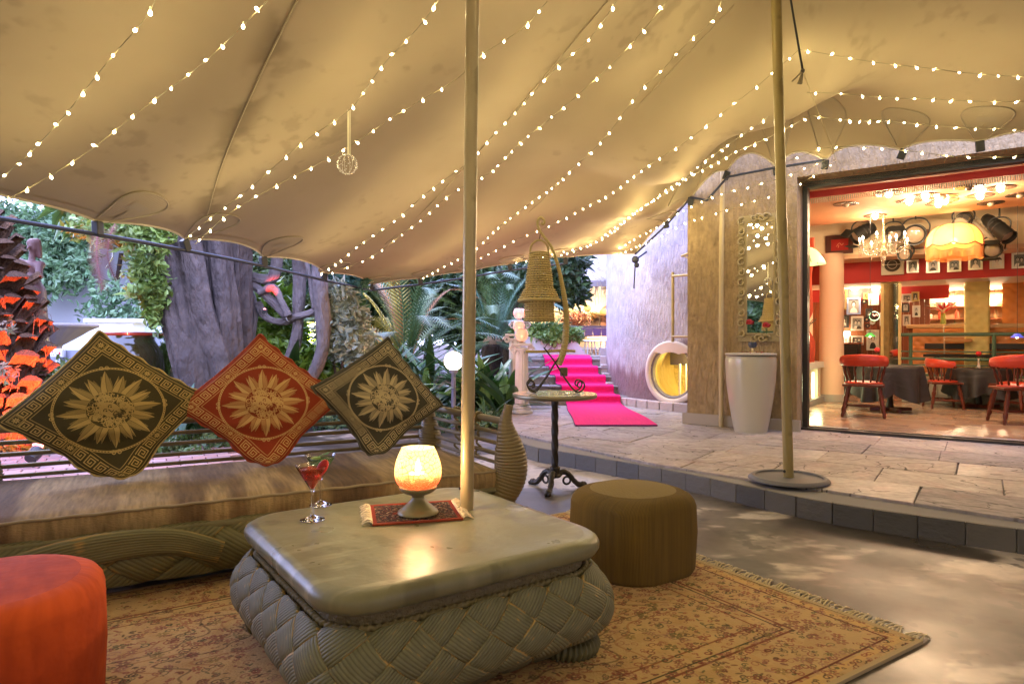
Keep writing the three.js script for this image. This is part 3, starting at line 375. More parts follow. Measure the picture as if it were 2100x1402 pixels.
// one strip that comes up between its neighbours: (a, t) cell corners on surface S(a, t) -> {p, n}; ribs run along the strip
function strip(S, a0, t0, da, dt, along, hgt = .013, uvs = 1) {                        // diamond with centre (a0, t0), half diagonals da, dt
  const n = 7, pos = [], uv = [], idx = [], cell = (u, v) => [a0 + (u - v) * da, t0 + (u + v - 1) * dt];
  for (let j = 0; j <= n; j++) for (let i = 0; i <= n; i++) { const ed = i === 0 || j === 0 || i === n || j === n, u = clamp((i - 1) / (n - 2)), v = clamp((j - 1) / (n - 2)); const l = along ? u : v, w = along ? v : u, uu = lerp(-.02, 1.02, u), vv = lerp(-.02, 1.02, v), [a, t] = cell(uu, vv), s = S(a, t), k = ed ? -.012 : .002 + hgt * ss(0, .22, l) * ss(1, .78, l) - .0035 * Math.pow(Math.abs(w * 2 - 1), 4); pos.push(s.p.x + s.n.x * k, s.p.y + s.n.y * k, s.p.z + s.n.z * k); uv.push(w * uvs, l * uvs); }
  for (let j = 0; j < n; j++) for (let i = 0; i < n; i++) { const a = j * (n + 1) + i, b = a + n + 1; idx.push(a, a + 1, b, b, a + 1, b + 1); }
  return geom(pos, uv, idx);
}
function roundSq(f, half, r, halfz = half) {                                                          // point on a rounded square, f round it 0..1
  const sx = 2 * (half - r), sz = 2 * (halfz - r), q = PI / 2 * r, T = 2 * sx + 2 * sz + 4 * q; let d = ((f % 1) + 1) % 1 * T;
  const legs = [[sx, 0], [sz, 1], [sx, 2], [sz, 3]];
  for (const [len, k] of legs) { const c = [[1, 1], [1, -1], [-1, -1], [-1, 1]][k], dir = [[1, 0], [0, -1], [-1, 0], [0, 1]][k], nn = [[0, 1], [1, 0], [0, -1], [-1, 0]][k];
    if (d < len) { const s0 = [c[0] * (half - r) - dir[0] * len, c[1] * (halfz - r) - dir[1] * len]; return [s0[0] + dir[0] * d + nn[0] * r, s0[1] + dir[1] * d + nn[1] * r, nn[0], nn[1]]; } d -= len;
    if (d < q) { const a = d / r, n2 = [nn[0] * cos(a) + dir[0] * sin(a), nn[1] * cos(a) + dir[1] * sin(a)]; return [c[0] * (half - r) + n2[0] * r, c[1] * (halfz - r) + n2[1] * r, n2[0], n2[1]]; } d -= q; }
  return [0, halfz, 0, 1];
}
function slabLoop(prof, N = 96, r = .15, cap = true, halfz0 = 0) {                      // prof [[half, y], ...] swept round a rounded square
  const g = sheet(N, prof.length - 1, (u, v) => { const k = prof[Math.round(v * (prof.length - 1))], p = roundSq(u, k[0], Math.min(r, k[0] - .01) * (k[2] ?? 1), k[0] + halfz0); return [p[0], k[1], p[1], u * 4, v * .4]; }, true); return g;
}

// ---------- coffee table ----------
const TABLE = { c: pd(-.375, 2.585), a: .615 };
const tStone = tex(1024, 1024, (u, v) => { const a = fbm(u, v, 4, 6, 401), b = fbm(u, v, 18, 5, 402), sc = aniso(u, v, 6, 30, 3, 404); let c = mix3([.42, .415, .32], [.55, .54, .43], .6 * a + .4 * b); c = mix3(c, [.67, .645, .54], .6 * ss(.58, .72, .6 * a + .4 * sc)); c = mix3(c, [.33, .32, .24], .5 * ss(.62, .75, fbm(u, v, 9, 5, 403))); return c; });
const tStoneR = tex(512, 512, (u, v) => .2 + .28 * fbm(u, v, 7, 5, 405), false);
{ const t = thing('coffee_table', 'square coffee table with woven ribbed sides and a polished stone coloured top', 'table', TABLE.c, TABLE.a);
  const topM = mat(0xffffff, 1, { map: tStone, roughnessMap: tStoneR, bumpMap: rep(tNoise, 2), bumpScale: .003 });
  const H = .555, r = .17, pr = [[.5, .375], [.53, .377], [.546, .385], [.554, .402], [.555, .42], [.549, .436], [.534, .447], [.51, .45]];
  const ring = slabLoop(pr, 120, r), lid = new THREE.Shape(); for (let i = 0; i < 120; i++) { const p = roundSq(i / 120, .51, r - .01); i ? lid.lineTo(p[0], -p[1]) : lid.moveTo(p[0], -p[1]); }
  const topG = new THREE.ShapeGeometry(lid).rotateX(-PI / 2).translate(0, .45, 0); planarUV(topG, .9); planarUV(ring, .9);
  part('table_top', [topG, ring], topM, t);
  part('frieze', slabLoop([[.49, .39], [.505, .38], [.505, .335], [.5, .33]], 96, .16), mat([.22, .18, .10], .75, { bumpMap: rep(tNoise, 6, 2), bumpScale: .02 }), t);
  const rope = []; for (let i = 0; i < 260; i++) { const p = roundSq(i / 260, .515, .16); rope.push(V(p[0], .328, p[1])); }
  part('rope_trim', sweep(rope, .011, 700, 6, { closed: true, shape: (a, t2) => 1 + .28 * sin(a + t2 * 2 * PI * 150) }), mat([.2, .17, .09], .8), t);
  const halfAt = y => { const s = (y - .045) / .28; return .515 + .085 * Math.pow(Math.max(0, sin(PI * clamp(.10 + .86 * (1 - s)) )), .8) - .055 * ss(.35, 0, s); };
  const S = (a, tt) => { const y = lerp(.045, .325, tt), h = halfAt(y), p = roundSq(a, h, .2), e = .004, dh = (halfAt(y + e) - halfAt(y - e)) / (2 * e), n = V(p[2], -dh, p[3]).normalize(); return { p: V(p[0], y, p[1]), n }; };
  const hole = []; for (let k = 0; k <= 16; k++) { const y = lerp(.045, .325, k / 16); hole.push([halfAt(y) - .012, y]); } part('core', slabLoop(hole, 96, .2), ribM[0], t);
  const N = 25, dt = 1 / 4.2, R = rng(17);
  for (let row = 0; row < 6; row++) for (let i = 0; i < N; i++) { const a0 = (i + (row % 2) * .5) / N, t0 = .02 + row * dt; if (t0 > 1.08) continue; part('woven_strip', strip((a, tt) => S(a, clamp(tt, -.06, 1.04)), a0, t0, .5 / N, dt, row % 2 === 0, .0045), ribM[R() * 3 | 0], t); }
  for (const [x, z] of [[1, 1], [1, -1], [-1, 1], [-1, -1]]) { const c = []; for (let i = 0; i <= 24; i++) { const a = i / 24 * 2 * PI; c.push(V(x * .42 + cos(a) * .085, .04, z * .42 + sin(a) * .085)); } part('foot', sweep(c.slice(0, -1), .036, 220, 8, { closed: true, shape: (a, tt) => 1 + .13 * sin(tt * 2 * PI * 34 + a) }), ribOlive[0], t); }
  part('foot_pad', [1, -1].flatMap(x => [1, -1].map(z => cyl(.08, .08, .03, x * .42, .012, z * .42))), under, t);
}
const onTable = (px, py) => G(px, py, .452);

// ---------- sofa ----------
const SOFA = { o: pd(-.10, 3.90), a: .497 };
const SW = (x, y, z) => V(x, y, z).applyAxisAngle(V(0, 1, 0), SOFA.a).add(SOFA.o);
{ const s = thing('woven_sofa', 'low woven sofa with horn shaped posts and a striped brown seat pad', 'sofa', SOFA.o, SOFA.a);
  const tSeat = tex(1024, 512, (u, v) => { const b = aniso(u, v, 13, 1, 2, 501), f = aniso(u, v, 220, 10, 3, 502), g = aniso(u, v, 60, 6, 3, 505), st = ss(.40, .60, b), band = ss(.47, .53, aniso(u, .3, 9, 1, 1, 509)); return mix3(mix3([.40, .32, .24], [.62, .53, .38], st), mix3([.47, .38, .27], [.68, .59, .43], st), band).map(x => x * (.72 + .32 * f + .2 * (g - .5))); });
  const seatM = mat(0xffffff, .88, { map: tSeat, bumpMap: rep(tFine, 6), bumpScale: .003 });
  const L = 2.62, Dp = 1.0, y1 = .425;
  part('seat_pad', sheet(80, 40, (u, v) => { const e = Math.min(u * L, (1 - u) * L, v * Dp, (1 - v) * Dp), y = y1 - .022 * Math.exp(-e / .035) + .008 * sin(u * 14 + 1) * sin(v * 3.1) - .01 * sin(v * PI) * (.5 + .5 * sin(u * 7)); return [-L + u * (L - .0), y, -v * Dp, u, v * .8]; }, false), seatM, s);
  const pad = s.children[s.children.length - 1];
  part('pad_side', sheet(80, 6, (u, v) => [-L + u * L, lerp(y1 - .022, .30, v), .012 * sin(v * PI), u, .8 + v * .12], true), seatM, pad);
  part('pad_side', sheet(30, 6, (u, v) => [.012 * sin(v * PI), lerp(y1 - .022, .30, v), -u * Dp, u * .4, v * .12], true), seatM, pad);
  const pip = []; for (let i = 0; i <= 60; i++) pip.push(V(-L + L * i / 60, y1 - .024 + .002 * sin(i * 1.7), .004)); for (let i = 1; i <= 20; i++) pip.push(V(.004, y1 - .024, -Dp * i / 20));
  part('piping', [sweep(pip, .0075, 160, 6), sweep(pip.map(p => V(p.x, .303, p.z)), .006, 120, 5)], mat([.27, .22, .14], .9), pad);
  // base: bulging ribbed panels along front and right end
  const S = (a, t) => { const y = lerp(.085, .31, t), b = .055 * sin(PI * clamp(t * .8 + .22)), x0 = a * 2.75; if (x0 < L) return { p: V(-L + x0, y, b - .005), n: V(0, .35 * (t - .45), 1).normalize() }; const z = x0 - L, r = .0; return { p: V(b + .01, y, -z), n: V(1, .3 * (t - .5), 0).normalize() }; };
  part('base_frame', [rbx(L - .04, .22, Dp - .06, .03, -L / 2, .195, -Dp / 2), rbx(L + .06, .03, Dp + .04, .012, -L / 2, .292, -Dp / 2)], under, s);
  part('base_core', sheet(60, 8, (u, v) => { const q = S(u * L / 2.75, v); return [q.p.x, q.p.y, q.p.z - .016]; }), under, s);
  const N = 8, R = rng(23);
  for (let row = 0; row < 4; row++) for (let i = 0; i <= N; i++) { const a0 = (i + (row % 2) * .5) / N * .95, t0 = row * .5 - .12; if (t0 > 1.15 || a0 > .935) continue; part('woven_strip', strip((a, tt) => S(Math.min(a, .9522), clamp(tt, -.05, 1.02)), a0, t0, .5 / N * .95, .5, row % 2 === 0, .014), ribOlive[R() * 3 | 0], s); }
  // braided straps that swirl over the base ends
  const strap = (pts, w, m, name = 'braid_strap') => { const c = new THREE.CatmullRomCurve3(pts), n = 40; return part(name, sheet(10, n, (u, v) => { const p = c.getPointAt(v), tg = c.getTangentAt(v), nn = V(0, 0, 1), sd = V().crossVectors(tg, nn).normalize(), k = (u - .5) * w * (1 - .25 * Math.abs(v * 2 - 1)), b = .022 * Math.sqrt(1 - Math.pow(Math.abs(u * 2 - 1), 3)); return [p.x + sd.x * k, p.y + sd.y * k, p.z + b, u, v * 2]; }), m, s); };
  strap([V(-2.62, .12, .075), V(-2.38, .20, .085), V(-2.05, .26, .085), V(-1.72, .255, .08), V(-1.5, .17, .06)], .14, ribOlive[1]);
  strap([V(-.75, .1, .07), V(-.52, .20, .085), V(-.3, .255, .08), V(-.08, .22, .07), V(.03, .12, .06)], .14, ribOlive[2]);
  // posts wrapped in coiled cane
  const coil = mat([.17, .135, .07], .4, { bumpMap: tNoise, bumpScale: .001 }), cane = mat([.15, .12, .06], .45);
  const post = (pts, rad, turns, n) => part('post', sweep(pts, rad, n, 14, { shape: (a, t) => 1 + .055 * Math.abs(sin(t * PI * turns + a * .5)) - .03 }), coil, s);
  const horn = (x, z, sx, sz) => post([V(x, .12, z), V(x + .045 * sx, .25, z + .03 * sz), V(x + .085 * sx, .40, z + .05 * sz), V(x + .075 * sx, .55, z + .045 * sz), V(x + .055 * sx, .68, z + .03 * sz), V(x + .075 * sx, .79, z + .035 * sz)], t => lerp(.055, .10, ss(0, .38, t)) - .072 * ss(.48, 1, t), 34, 300);
  horn(.02, -.02, 1, .4); horn(-L - .02, -.02, -1, .4);
  for (const x of [-L + .02, -.02]) post([V(x, .28, -Dp - .02), V(x, .45, -Dp - .02), V(x, .6, -Dp - .02), V(x, .70, -Dp - .02), V(x, .755, -Dp - .02)], t => .088 - .05 * ss(.35, .85, t) - .006 * ss(.85, 1, t), 26, 240);
  const rail = (a, b, r) => part('rail', rod(a, b, r, 10), cane, s);
  for (const [y, r] of [[.69, .022], [.615, .013], [.55, .013], [.485, .013], [.43, .012]]) { rail(V(-L + .02, y, -Dp - .02), V(-.02, y, -Dp - .02), r); rail(V(.0, y - .0, -Dp), V(.07, y, -.02), r); rail(V(-L, y, -Dp), V(-L - .07, y, -.02), r); }
  // cane lashings tied down across the side rails
  for (const z of [-.34, -.68]) { const p = []; for (let i = 0; i <= 9; i++) p.push(V(.05 + .012 * (i % 2 ? 1 : -1), .715 - i * .032, z + .018 * sin(i * 2.1))); part('lashing', [sweep(p, .008, 50, 6), torus(.027, .008, 0, 0, 0, 14, false).rotateY(0).translate(.045, .69, z), torus(.027, .008, 0, 0, 0, 14, false).translate(.045, .69, z + .02)], cane, s); }
  part('foot', [bx(.1, .1, .1, -.25, .05, -.2), bx(.1, .1, .1, -L + .25, .05, -.2), bx(.1, .1, .1, -.25, .05, -Dp + .15), bx(.1, .1, .1, -L + .25, .05, -Dp + .15)], under, s);
}

// ---------- cushions ----------
function cushionArt(bg, line, dk) { return paint(1024, 1024, (g, w) => {
  g.fillStyle = bg; g.fillRect(0, 0, w, w); const R = rng(61); g.lineJoin = 'miter';
  for (let i = 0; i < 5000; i++) { g.fillStyle = `rgba(${R() < .5 ? '255,240,200' : '0,0,0'},.025)`; g.fillRect(R() * w, R() * w, 2 + R() * 30, 1.5); }
  const sq = (m, lw, c = line) => { g.strokeStyle = c; g.lineWidth = lw; g.strokeRect(m, m, w - 2 * m, w - 2 * m); };
  sq(30, 5); sq(148, 5);
  const key = (x, y, s, flip) => { g.save(); g.translate(x, y); if (flip) g.scale(-1, 1); g.strokeStyle = line; g.lineWidth = 8.5; g.beginPath(); const q = s / 7.4; const p = [[-3.4, 3.2], [3, 3.2], [3, -3.2], [-2.4, -3.2], [-2.4, 1.6], [1.4, 1.6], [1.4, -1.6], [-.6, -1.6], [-.6, .2]]; p.forEach((k, i) => i ? g.lineTo(k[0] * q, k[1] * q) : g.moveTo(k[0] * q, k[1] * q)); g.stroke(); g.restore(); };
  const flower = (x, y, s) => { g.strokeStyle = line; g.lineWidth = 4; g.strokeRect(x - s, y - s, 2 * s, 2 * s); g.strokeRect(x - s + 8, y - s + 8, 2 * s - 16, 2 * s - 16); g.fillStyle = line; for (let k = 0; k < 8; k++) { g.save(); g.translate(x, y); g.rotate(k * PI / 4); g.beginPath(); g.ellipse(0, -s * .38, s * .12, s * .28, 0, 0, 7); g.fill(); g.restore(); } };
  for (let side = 0; side < 4; side++) { g.save(); g.translate(w / 2, w / 2); g.rotate(side * PI / 2); for (let k = 0; k < 4; k++) { key(-88 - k * 86, -w / 2 + 90, 82, false); key(88 + k * 86, -w / 2 + 90, 82, true); } flower(0, -w / 2 + 90, 40); flower(-w / 2 + 90, -w / 2 + 90, 42); g.restore(); }
  g.save(); g.translate(w / 2, w / 2); g.scale(1.2, 1.2); g.strokeStyle = line; g.lineWidth = 15; g.beginPath(); g.arc(0, 0, 312, 0, 7); g.stroke(); g.strokeStyle = dk; g.lineWidth = 5; g.setLineDash([10, 8]); g.beginPath(); g.arc(0, 0, 312, 0, 7); g.stroke(); g.setLineDash([]);
  for (let k = 0; k < 4; k++) { g.save(); g.rotate(k * PI / 2 + PI / 4); g.strokeStyle = line; g.lineWidth = 6; for (const sx of [-1, 1]) { g.beginPath(); for (let i = 0; i < 22; i++) { const a = i * .45, r = 15 - i * .5; const X = sx * 16 + cos(a) * r, Y = -318 + sin(a) * r; i ? g.lineTo(X, Y) : g.moveTo(X, Y); } g.stroke(); } g.restore(); }
  const ray = (a, len, wd, off, c) => { g.save(); g.rotate(a); g.fillStyle = c; g.strokeStyle = dk; g.lineWidth = 2.2; g.beginPath(); g.moveTo(-wd, -110); g.quadraticCurveTo(-wd * 1.5 + off, -len * .62, 0, -len); g.quadraticCurveTo(wd * 1.5 + off, -len * .60, wd, -110); g.closePath(); g.fill(); g.stroke(); g.beginPath(); g.moveTo(0, -120); g.quadraticCurveTo(off * 1.4, -len * .6, 0, -len * .94); g.stroke(); g.fillStyle = dk; g.globalAlpha = .28; g.beginPath(); g.moveTo(0, -120); g.quadraticCurveTo(off * 1.4, -len * .6, 0, -len); g.quadraticCurveTo(wd * 1.5 + off, -len * .60, wd, -110); g.fill(); g.globalAlpha = 1; g.restore(); };
  for (let k = 0; k < 32; k++) ray((k + .5) * PI / 16, 245 + (k % 2) * 18, 17, 3, line); for (let k = 0; k < 16; k++) ray(k * PI / 8, k % 2 ? 268 : 298, 30, k % 2 ? 6 : -6, line);
  g.fillStyle = dk; g.beginPath(); g.arc(0, 0, 136, 0, 7); g.fill(); g.strokeStyle = line; g.lineWidth = 3; g.beginPath(); g.arc(0, 0, 134, 0, 7); g.stroke();
  // a bearded mask in engraved strokes: plain generic relief
  g.strokeStyle = line; g.lineCap = 'round'; for (let i = 0; i < 230; i++) { const a = R() * 7, r = 62 + R() * 60; g.lineWidth = 2 + R() * 5; g.save(); g.rotate(a); g.translate(0, -r); g.beginPath(); g.arc(0, 0, 6 + R() * 13, R() * 6, R() * 6 + 2.2); g.stroke(); g.restore(); }
  g.fillStyle = line; g.beginPath(); g.ellipse(0, -4, 50, 64, 0, 0, 7); g.fill(); g.strokeStyle = dk; g.lineWidth = 5; for (const sx of [-1, 1]) { g.beginPath(); g.arc(sx * 20, -18, 11, PI * 1.1, PI * 1.95); g.stroke(); g.fillStyle = dk; g.beginPath(); g.arc(sx * 20, -12, 5, 0, 7); g.fill(); }
  g.beginPath(); g.moveTo(-4, -10); g.lineTo(-8, 16); g.lineTo(8, 16); g.stroke(); g.beginPath(); g.moveTo(-16, 33); g.quadraticCurveTo(0, 26, 16, 33); g.stroke(); for (let i = 0; i < 26; i++) { g.lineWidth = 2 + R() * 3; g.beginPath(); const x = (R() - .5) * 70, y = 34 + R() * 34; g.moveTo(x, y); g.quadraticCurveTo(x + 8, y + 8, x + (R() - .5) * 10, y + 20); g.stroke(); }
  g.restore();
}); }
{ const arts = [cushionArt('#3d3618', '#b39a5c', '#453d1f'), cushionArt('#8a3010', '#c9a468', '#7b2f12'), cushionArt('#3c3a30', '#b8a982', '#46443a')];
  const cols = [[.09, .075, .02], [.27, .035, .01], [.075, .07, .05]], pip = [[.45, .34, .13], [.3, .05, .015], [.09, .085, .06]];
  const spots = [[-1.99, .27, .68, .10, 'dark olive cushion with a gold sun and key border on the sofa', 0], [-1.20, .26, .65, .03, 'rust red cushion with a gold sun and key border on the sofa', 1], [-.46, .24, .63, -.20, 'charcoal cushion with a cream sun and key border beside the corner post', 2]];
  spots.forEach(([x, lean, side, roll, label, k]) => { const b = SW(x, .418, -.70), c = thing('cushion', label, 'cushion', b, SOFA.a + (k === 2 ? .12 : k === 1 ? -.06 : .08), 'sun print cushions along the sofa');
    const h = side / 2, m = mat(0xffffff, .93, { map: arts[k], bumpMap: rep(tFine, 8), bumpScale: .003, sheen: .3 }), bk = mat(cols[k], .93);
    const f = (u, v, s) => { const a = u * 2 - 1, q = v * 2 - 1, e = 1 - .06 * (1 - q * q) * Math.abs(a) ** 3, e2 = 1 - .06 * (1 - a * a) * Math.abs(q) ** 3; let px = a * h * e, py = q * h * e2; const th = .082 * Math.pow(Math.max(0, (1 - a * a)), .45) * Math.pow(Math.max(0, (1 - q * q)), .45) * (.85 + .15 * sin(a * 5 + k) * cos(q * 4)) + .006 * sin(a * 11 + q * 7 + k * 2) * (1 - a * a) * (1 - q * q);
      // stand it on a corner, crumple the corner it rests on, lean it back
      let X = (px - py) * Math.SQRT1_2, Y = (px + py) * Math.SQRT1_2; const cr = cos(roll), sr = sin(roll); [X, Y] = [X * cr - Y * sr, X * sr + Y * cr]; X *= 1.06; let z = s * th; const low = ss(-.22, -.46, Y); z += low * (.05 * sin(X * 30 + k) * .5 + .03); const wr = ss(-.12, -.2, Y) * ss(-.34, -.24, Y); z -= wr * .028 * cos(X * 6); Y = lerp(Y, -.40 + (Y + .46) * .25, low) ; Y *= .93; X *= 1 + .18 * low;
      const yy = Y + .385, cl = cos(lean), sl = sin(lean); return [X, yy * cl + z * sl * .0 + .012, -yy * sl + z * cl + .04, u, v]; };
    part('front', sheet(56, 56, (u, v) => f(u, v, 1)), m, c); part('back', sheet(30, 30, (u, v) => f(u, v, -1), true), bk, c);
    const ed = []; for (let i = 0; i < 160; i++) { const s = i / 40, q = s % 1, [u, v] = s < 1 ? [q, 0] : s < 2 ? [1, q] : s < 3 ? [1 - q, 1] : [0, 1 - q], p = f(u, v, 0); const w = .004 * sin(i * .9); ed.push(V(p[0] + w, p[1] + w, p[2])); }
    part('piping', sweep(ed, .006, 320, 6, { closed: true }), mat(pip[k], .9), c);
  });
}

// ---------- ottomans ----------
function ottoman(name, label, c, half, r, H, a, m, topM) { const o = thing(name, label, 'ottoman', c, a), pr = [[half - .012, .0], [half - .004, .02], [half + .004, H * .5], [half, H - .07], [half - .006, H - .045], [half - .02, H - .022], [half - .042, H - .007], [half - .07, H]];
  const body = sheet(140, pr.length - 1, (u, v) => { const k = pr[Math.round(v * (pr.length - 1))], p = roundSq(u, k[0], Math.min(r, k[0] - .005)); return [p[0], k[1], p[1], u * 2.3, k[1]]; }, true); part('cover', body, m, o);
  part('top', sheet(60, 12, (u, v) => { const k = half - .07, p = roundSq(u, k, Math.min(r, k - .005)), q = 1 - v; return [p[0] * q, H + .012 * (1 - q * q), p[1] * q, p[0] * q, p[1] * q]; }, true), topM, o);
  return o; }
const tCord = tex(512, 64, (u, v) => { const a = Math.abs(sin(u * PI * 60)); return mix3([.33, .26, .10], [.46, .375, .16], Math.pow(a, .7)).map(x => x * (.9 + .2 * aniso(u, v, 60, 4, 2, 4))); });
const tCordB = tex(512, 8, (u) => Math.pow(Math.abs(sin(u * PI * 60)), .6), false);
const tVel = tex(512, 512, (u, v) => mix3([.62, .205, .05], [.83, .34, .11], ss(.1, .9, fbm(u + .1 * fbm(u, v, 4, 3, 603), v, 5, 5, 601) * .65 + .35 * aniso(u, v, 30, 7, 3, 602))));
ottoman('ottoman', 'olive brown corduroy ottoman with rounded corners on the rug edge', pd(.625, 3.40, .012), .285, .2, .40, .571, mat(0xffffff, .95, { map: rep(tCord, 2, 1), bumpMap: rep(tCordB, 2, 1), bumpScale: .002, sheen: .4 }), mat([.22, .16, .052], .95, { bumpMap: rep(tFine, 3), bumpScale: .003 }));
ottoman('ottoman', 'orange red velvet ottoman with rounded corners on the rug', pd(-1.64, 2.02, .012), .33, .27, .42, .571, mat(0xffffff, .9, { map: tVel, sheen: 1, sheenRoughness: .5, bumpMap: tFine, bumpScale: .002 }), mat(0xffffff, .9, { map: rep(tVel, 1.3), sheen: 1, sheenRoughness: .5, bumpMap: tFine, bumpScale: .002 }));

// ---------- things on the coffee table ----------
const glass = mat(0xffffff, .02, { transmission: 1, thickness: 0, ior: 1.5 }), glassThick = mat(0xffffff, .02, { transmission: 1, thickness: .02, ior: 1.5 });
function cocktail(label, pos, liquid, att, garnish, sc = 1) { const t = thing('cocktail_glass', label, 'cocktail glass', pos, 0); t.scale.setScalar(sc);
  part('stem', smoothLathe([[.001, .0], [.034, .001], [.037, .003], [.02, .008], [.006, .016], [.0042, .03], [.004, .07], [.0045, .088], [.006, .094], [.001, .097]], 32, 60), glassThick, t);
  part('bowl', lathe([[.002, .094], [.008, .098], [.053, .174], [.0542, .176], [.0525, .1755], [.007, .101], [.001, .0985]], 40), glassThick, t);
  part('drink', lathe([[.0005, .1], [.0062, .1015], [.0465, .1635], [.0005, .164]], 40), mat(liquid, .05, { transmission: .75, thickness: .05, ior: 1.33, attenuationColor: new THREE.Color(...att), attenuationDistance: .03 }), t);
  garnish(t); return t; }
cocktail('red cocktail with a strawberry slice on its rim in a stemmed glass', onTable(640, 1066), [.95, .16, .05], [.9, .08, .02], t => { part('strawberry', new THREE.SphereGeometry(.02, 14, 12).scale(.8, 1.35, .35).rotateZ(-.5).translate(.036, .170, .012), mat([.5, .012, .01], .4, { bumpMap: tFine, bumpScale: .003 }), t); part('ice', bx(.018, .018, .018, -.012, .156, 0, .4, .3), glassThick, t); part('ice', bx(.016, .016, .016, .012, .150, .012, 1, .5), glassThick, t); }, 1.27);
cocktail('pale green cocktail with a mint sprig in a stemmed glass', onTable(657, 1036), [.55, .8, .6], [.45, .8, .5], t => { for (let k = 0; k < 5; k++) part('mint_leaf', sheet(4, 4, (u, v) => { const w = .011 * sin(PI * v) * (u * 2 - 1); return [w, .004 * sin(v * 3), -v * .035]; }).rotateY(k * 1.2).rotateZ(.35).translate(.018, .176, .0), mat([.07, .2, .03], .6), t); part('lime', cyl(.017, .017, .004, -.015, .163, .006, 16), mat([.35, .5, .12], .4), t); }, 1.27);
{ // placemat
  const c = onTable(850, 1052).setY(.4525), a = .25, tMat = paint(512, 512, (g, w) => { g.fillStyle = '#2e1a16'; g.fillRect(0, 0, w, w); const R = rng(71); for (let i = 0; i < 2600; i++) { g.fillStyle = ['#8c3a26', '#c8b48a', '#3c4a38', '#1c1416', '#6a4a36', '#a08058'][R() * 6 | 0]; g.fillRect(R() * w, R() * w, 3 + R() * 14, 3 + R() * 6); } g.strokeStyle = '#8c2a16'; g.lineWidth = 26; g.strokeRect(13, 13, w - 26, w - 26); g.lineWidth = 16; g.beginPath(); g.moveTo(w / 2, 130); g.lineTo(w - 130, w / 2); g.lineTo(w / 2, w - 130); g.lineTo(130, w / 2); g.closePath(); g.stroke(); });
  const m = thing('fringed_mat', 'small dark red woven mat with cream fringes on the coffee table', 'mat', c, a); part('cloth', sheet(24, 24, (u, v) => [(u - .5) * .36, .004 + .002 * sin(u * 9) * sin(v * 7 + 1), (v - .5) * .30, u, v], true), mat(0xffffff, .97, { map: tMat, bumpMap: rep(tFine, 3), bumpScale: .004 }), m); for (const z of [.15, -.15]) part("edging", bx(.36, .008, .012, 0, .003, z), mat([.3, .05, .02], .95), m);
  const R = rng(72), fr = []; for (const s of [1, -1]) for (let z = -.15; z < .15; z += .0055) fr.push(sweep([V(s * .178, .004, z), V(s * .195, .010 + R() * .008, z + (R() - .5) * .012), V(s * (.212 + R() * .012), .003, z + (R() - .5) * .03)], .0022, 4, 4)); part('fringe', fr, mat([.68, .6, .44], .95), m);
  // candle lamp
  const b = onTable(857, 1056).setY(.459), l = thing('candle_lamp', 'glowing mosaic glass goblet lamp on an olive stem', 'lamp', b); l.scale.setScalar(1.16);
  part('stem', smoothLathe([[.001, 0], [.066, .0], [.072, .008], [.064, .016], [.058, .020], [.05, .028], [.030, .045], [.022, .058], [.026, .066], [.05, .076], [.066, .088], [.068, .096], [.06, .098], [.001, .092]], 40, 70), mat([.24, .21, .1], .35, { clearcoat: .4 }), l);
  const tMos = tex(512, 256, (u, v) => { let m1 = 9, m2 = 9; const X = u * 30, Y = v * 12; for (let i = -1; i <= 1; i++) for (let j = -1; j <= 1; j++) { const cx = Math.floor(X) + i, cy = Math.floor(Y) + j, w = ((cx % 30) + 30) % 30, q = Math.hypot(cx + hash(w, cy, 5) - X, cy + hash(w, cy, 6) - Y); if (q < m1) { m2 = m1; m1 = q; } else if (q < m2) m2 = q; } const e = ss(.02, .16, m2 - m1), pk = ss(.42, .22, v + .1 * (hash(Math.floor(X), Math.floor(Y), 8) - .5)); return mix3([.55, .40, .2], mix3([1, .93, .72], [1, .42, .30], pk), e); });
  part('shade', smoothLathe([[.048, .096], [.07, .106], [.082, .13], [.084, .155], [.079, .185], [.070, .21], [.061, .232], [.059, .236]], 48, 40), mat(0xffffff, .45, { map: tMos, transmission: .62, thickness: 0, emissive: new THREE.Color(1, .72, .38), emissiveMap: tMos, emissiveIntensity: .55, bumpMap: tMos, bumpScale: .003 }), l);
  part('candle_flame', smoothLathe([[.0005, .145], [.008, .152], [.010, .165], [.006, .18], [.0005, .195]], 12, 20), lamp([1, .72, .36], 26), l); part('candle', cyl(.03, .03, .045, 0, .098, 0, 20), mat([.85, .7, .5], .6, { emissive: new THREE.Color(1, .5, .2), emissiveIntensity: .2 }), l);
  glow([1, .66, .33], .30, V(0, .17, 0), l, 1);
}

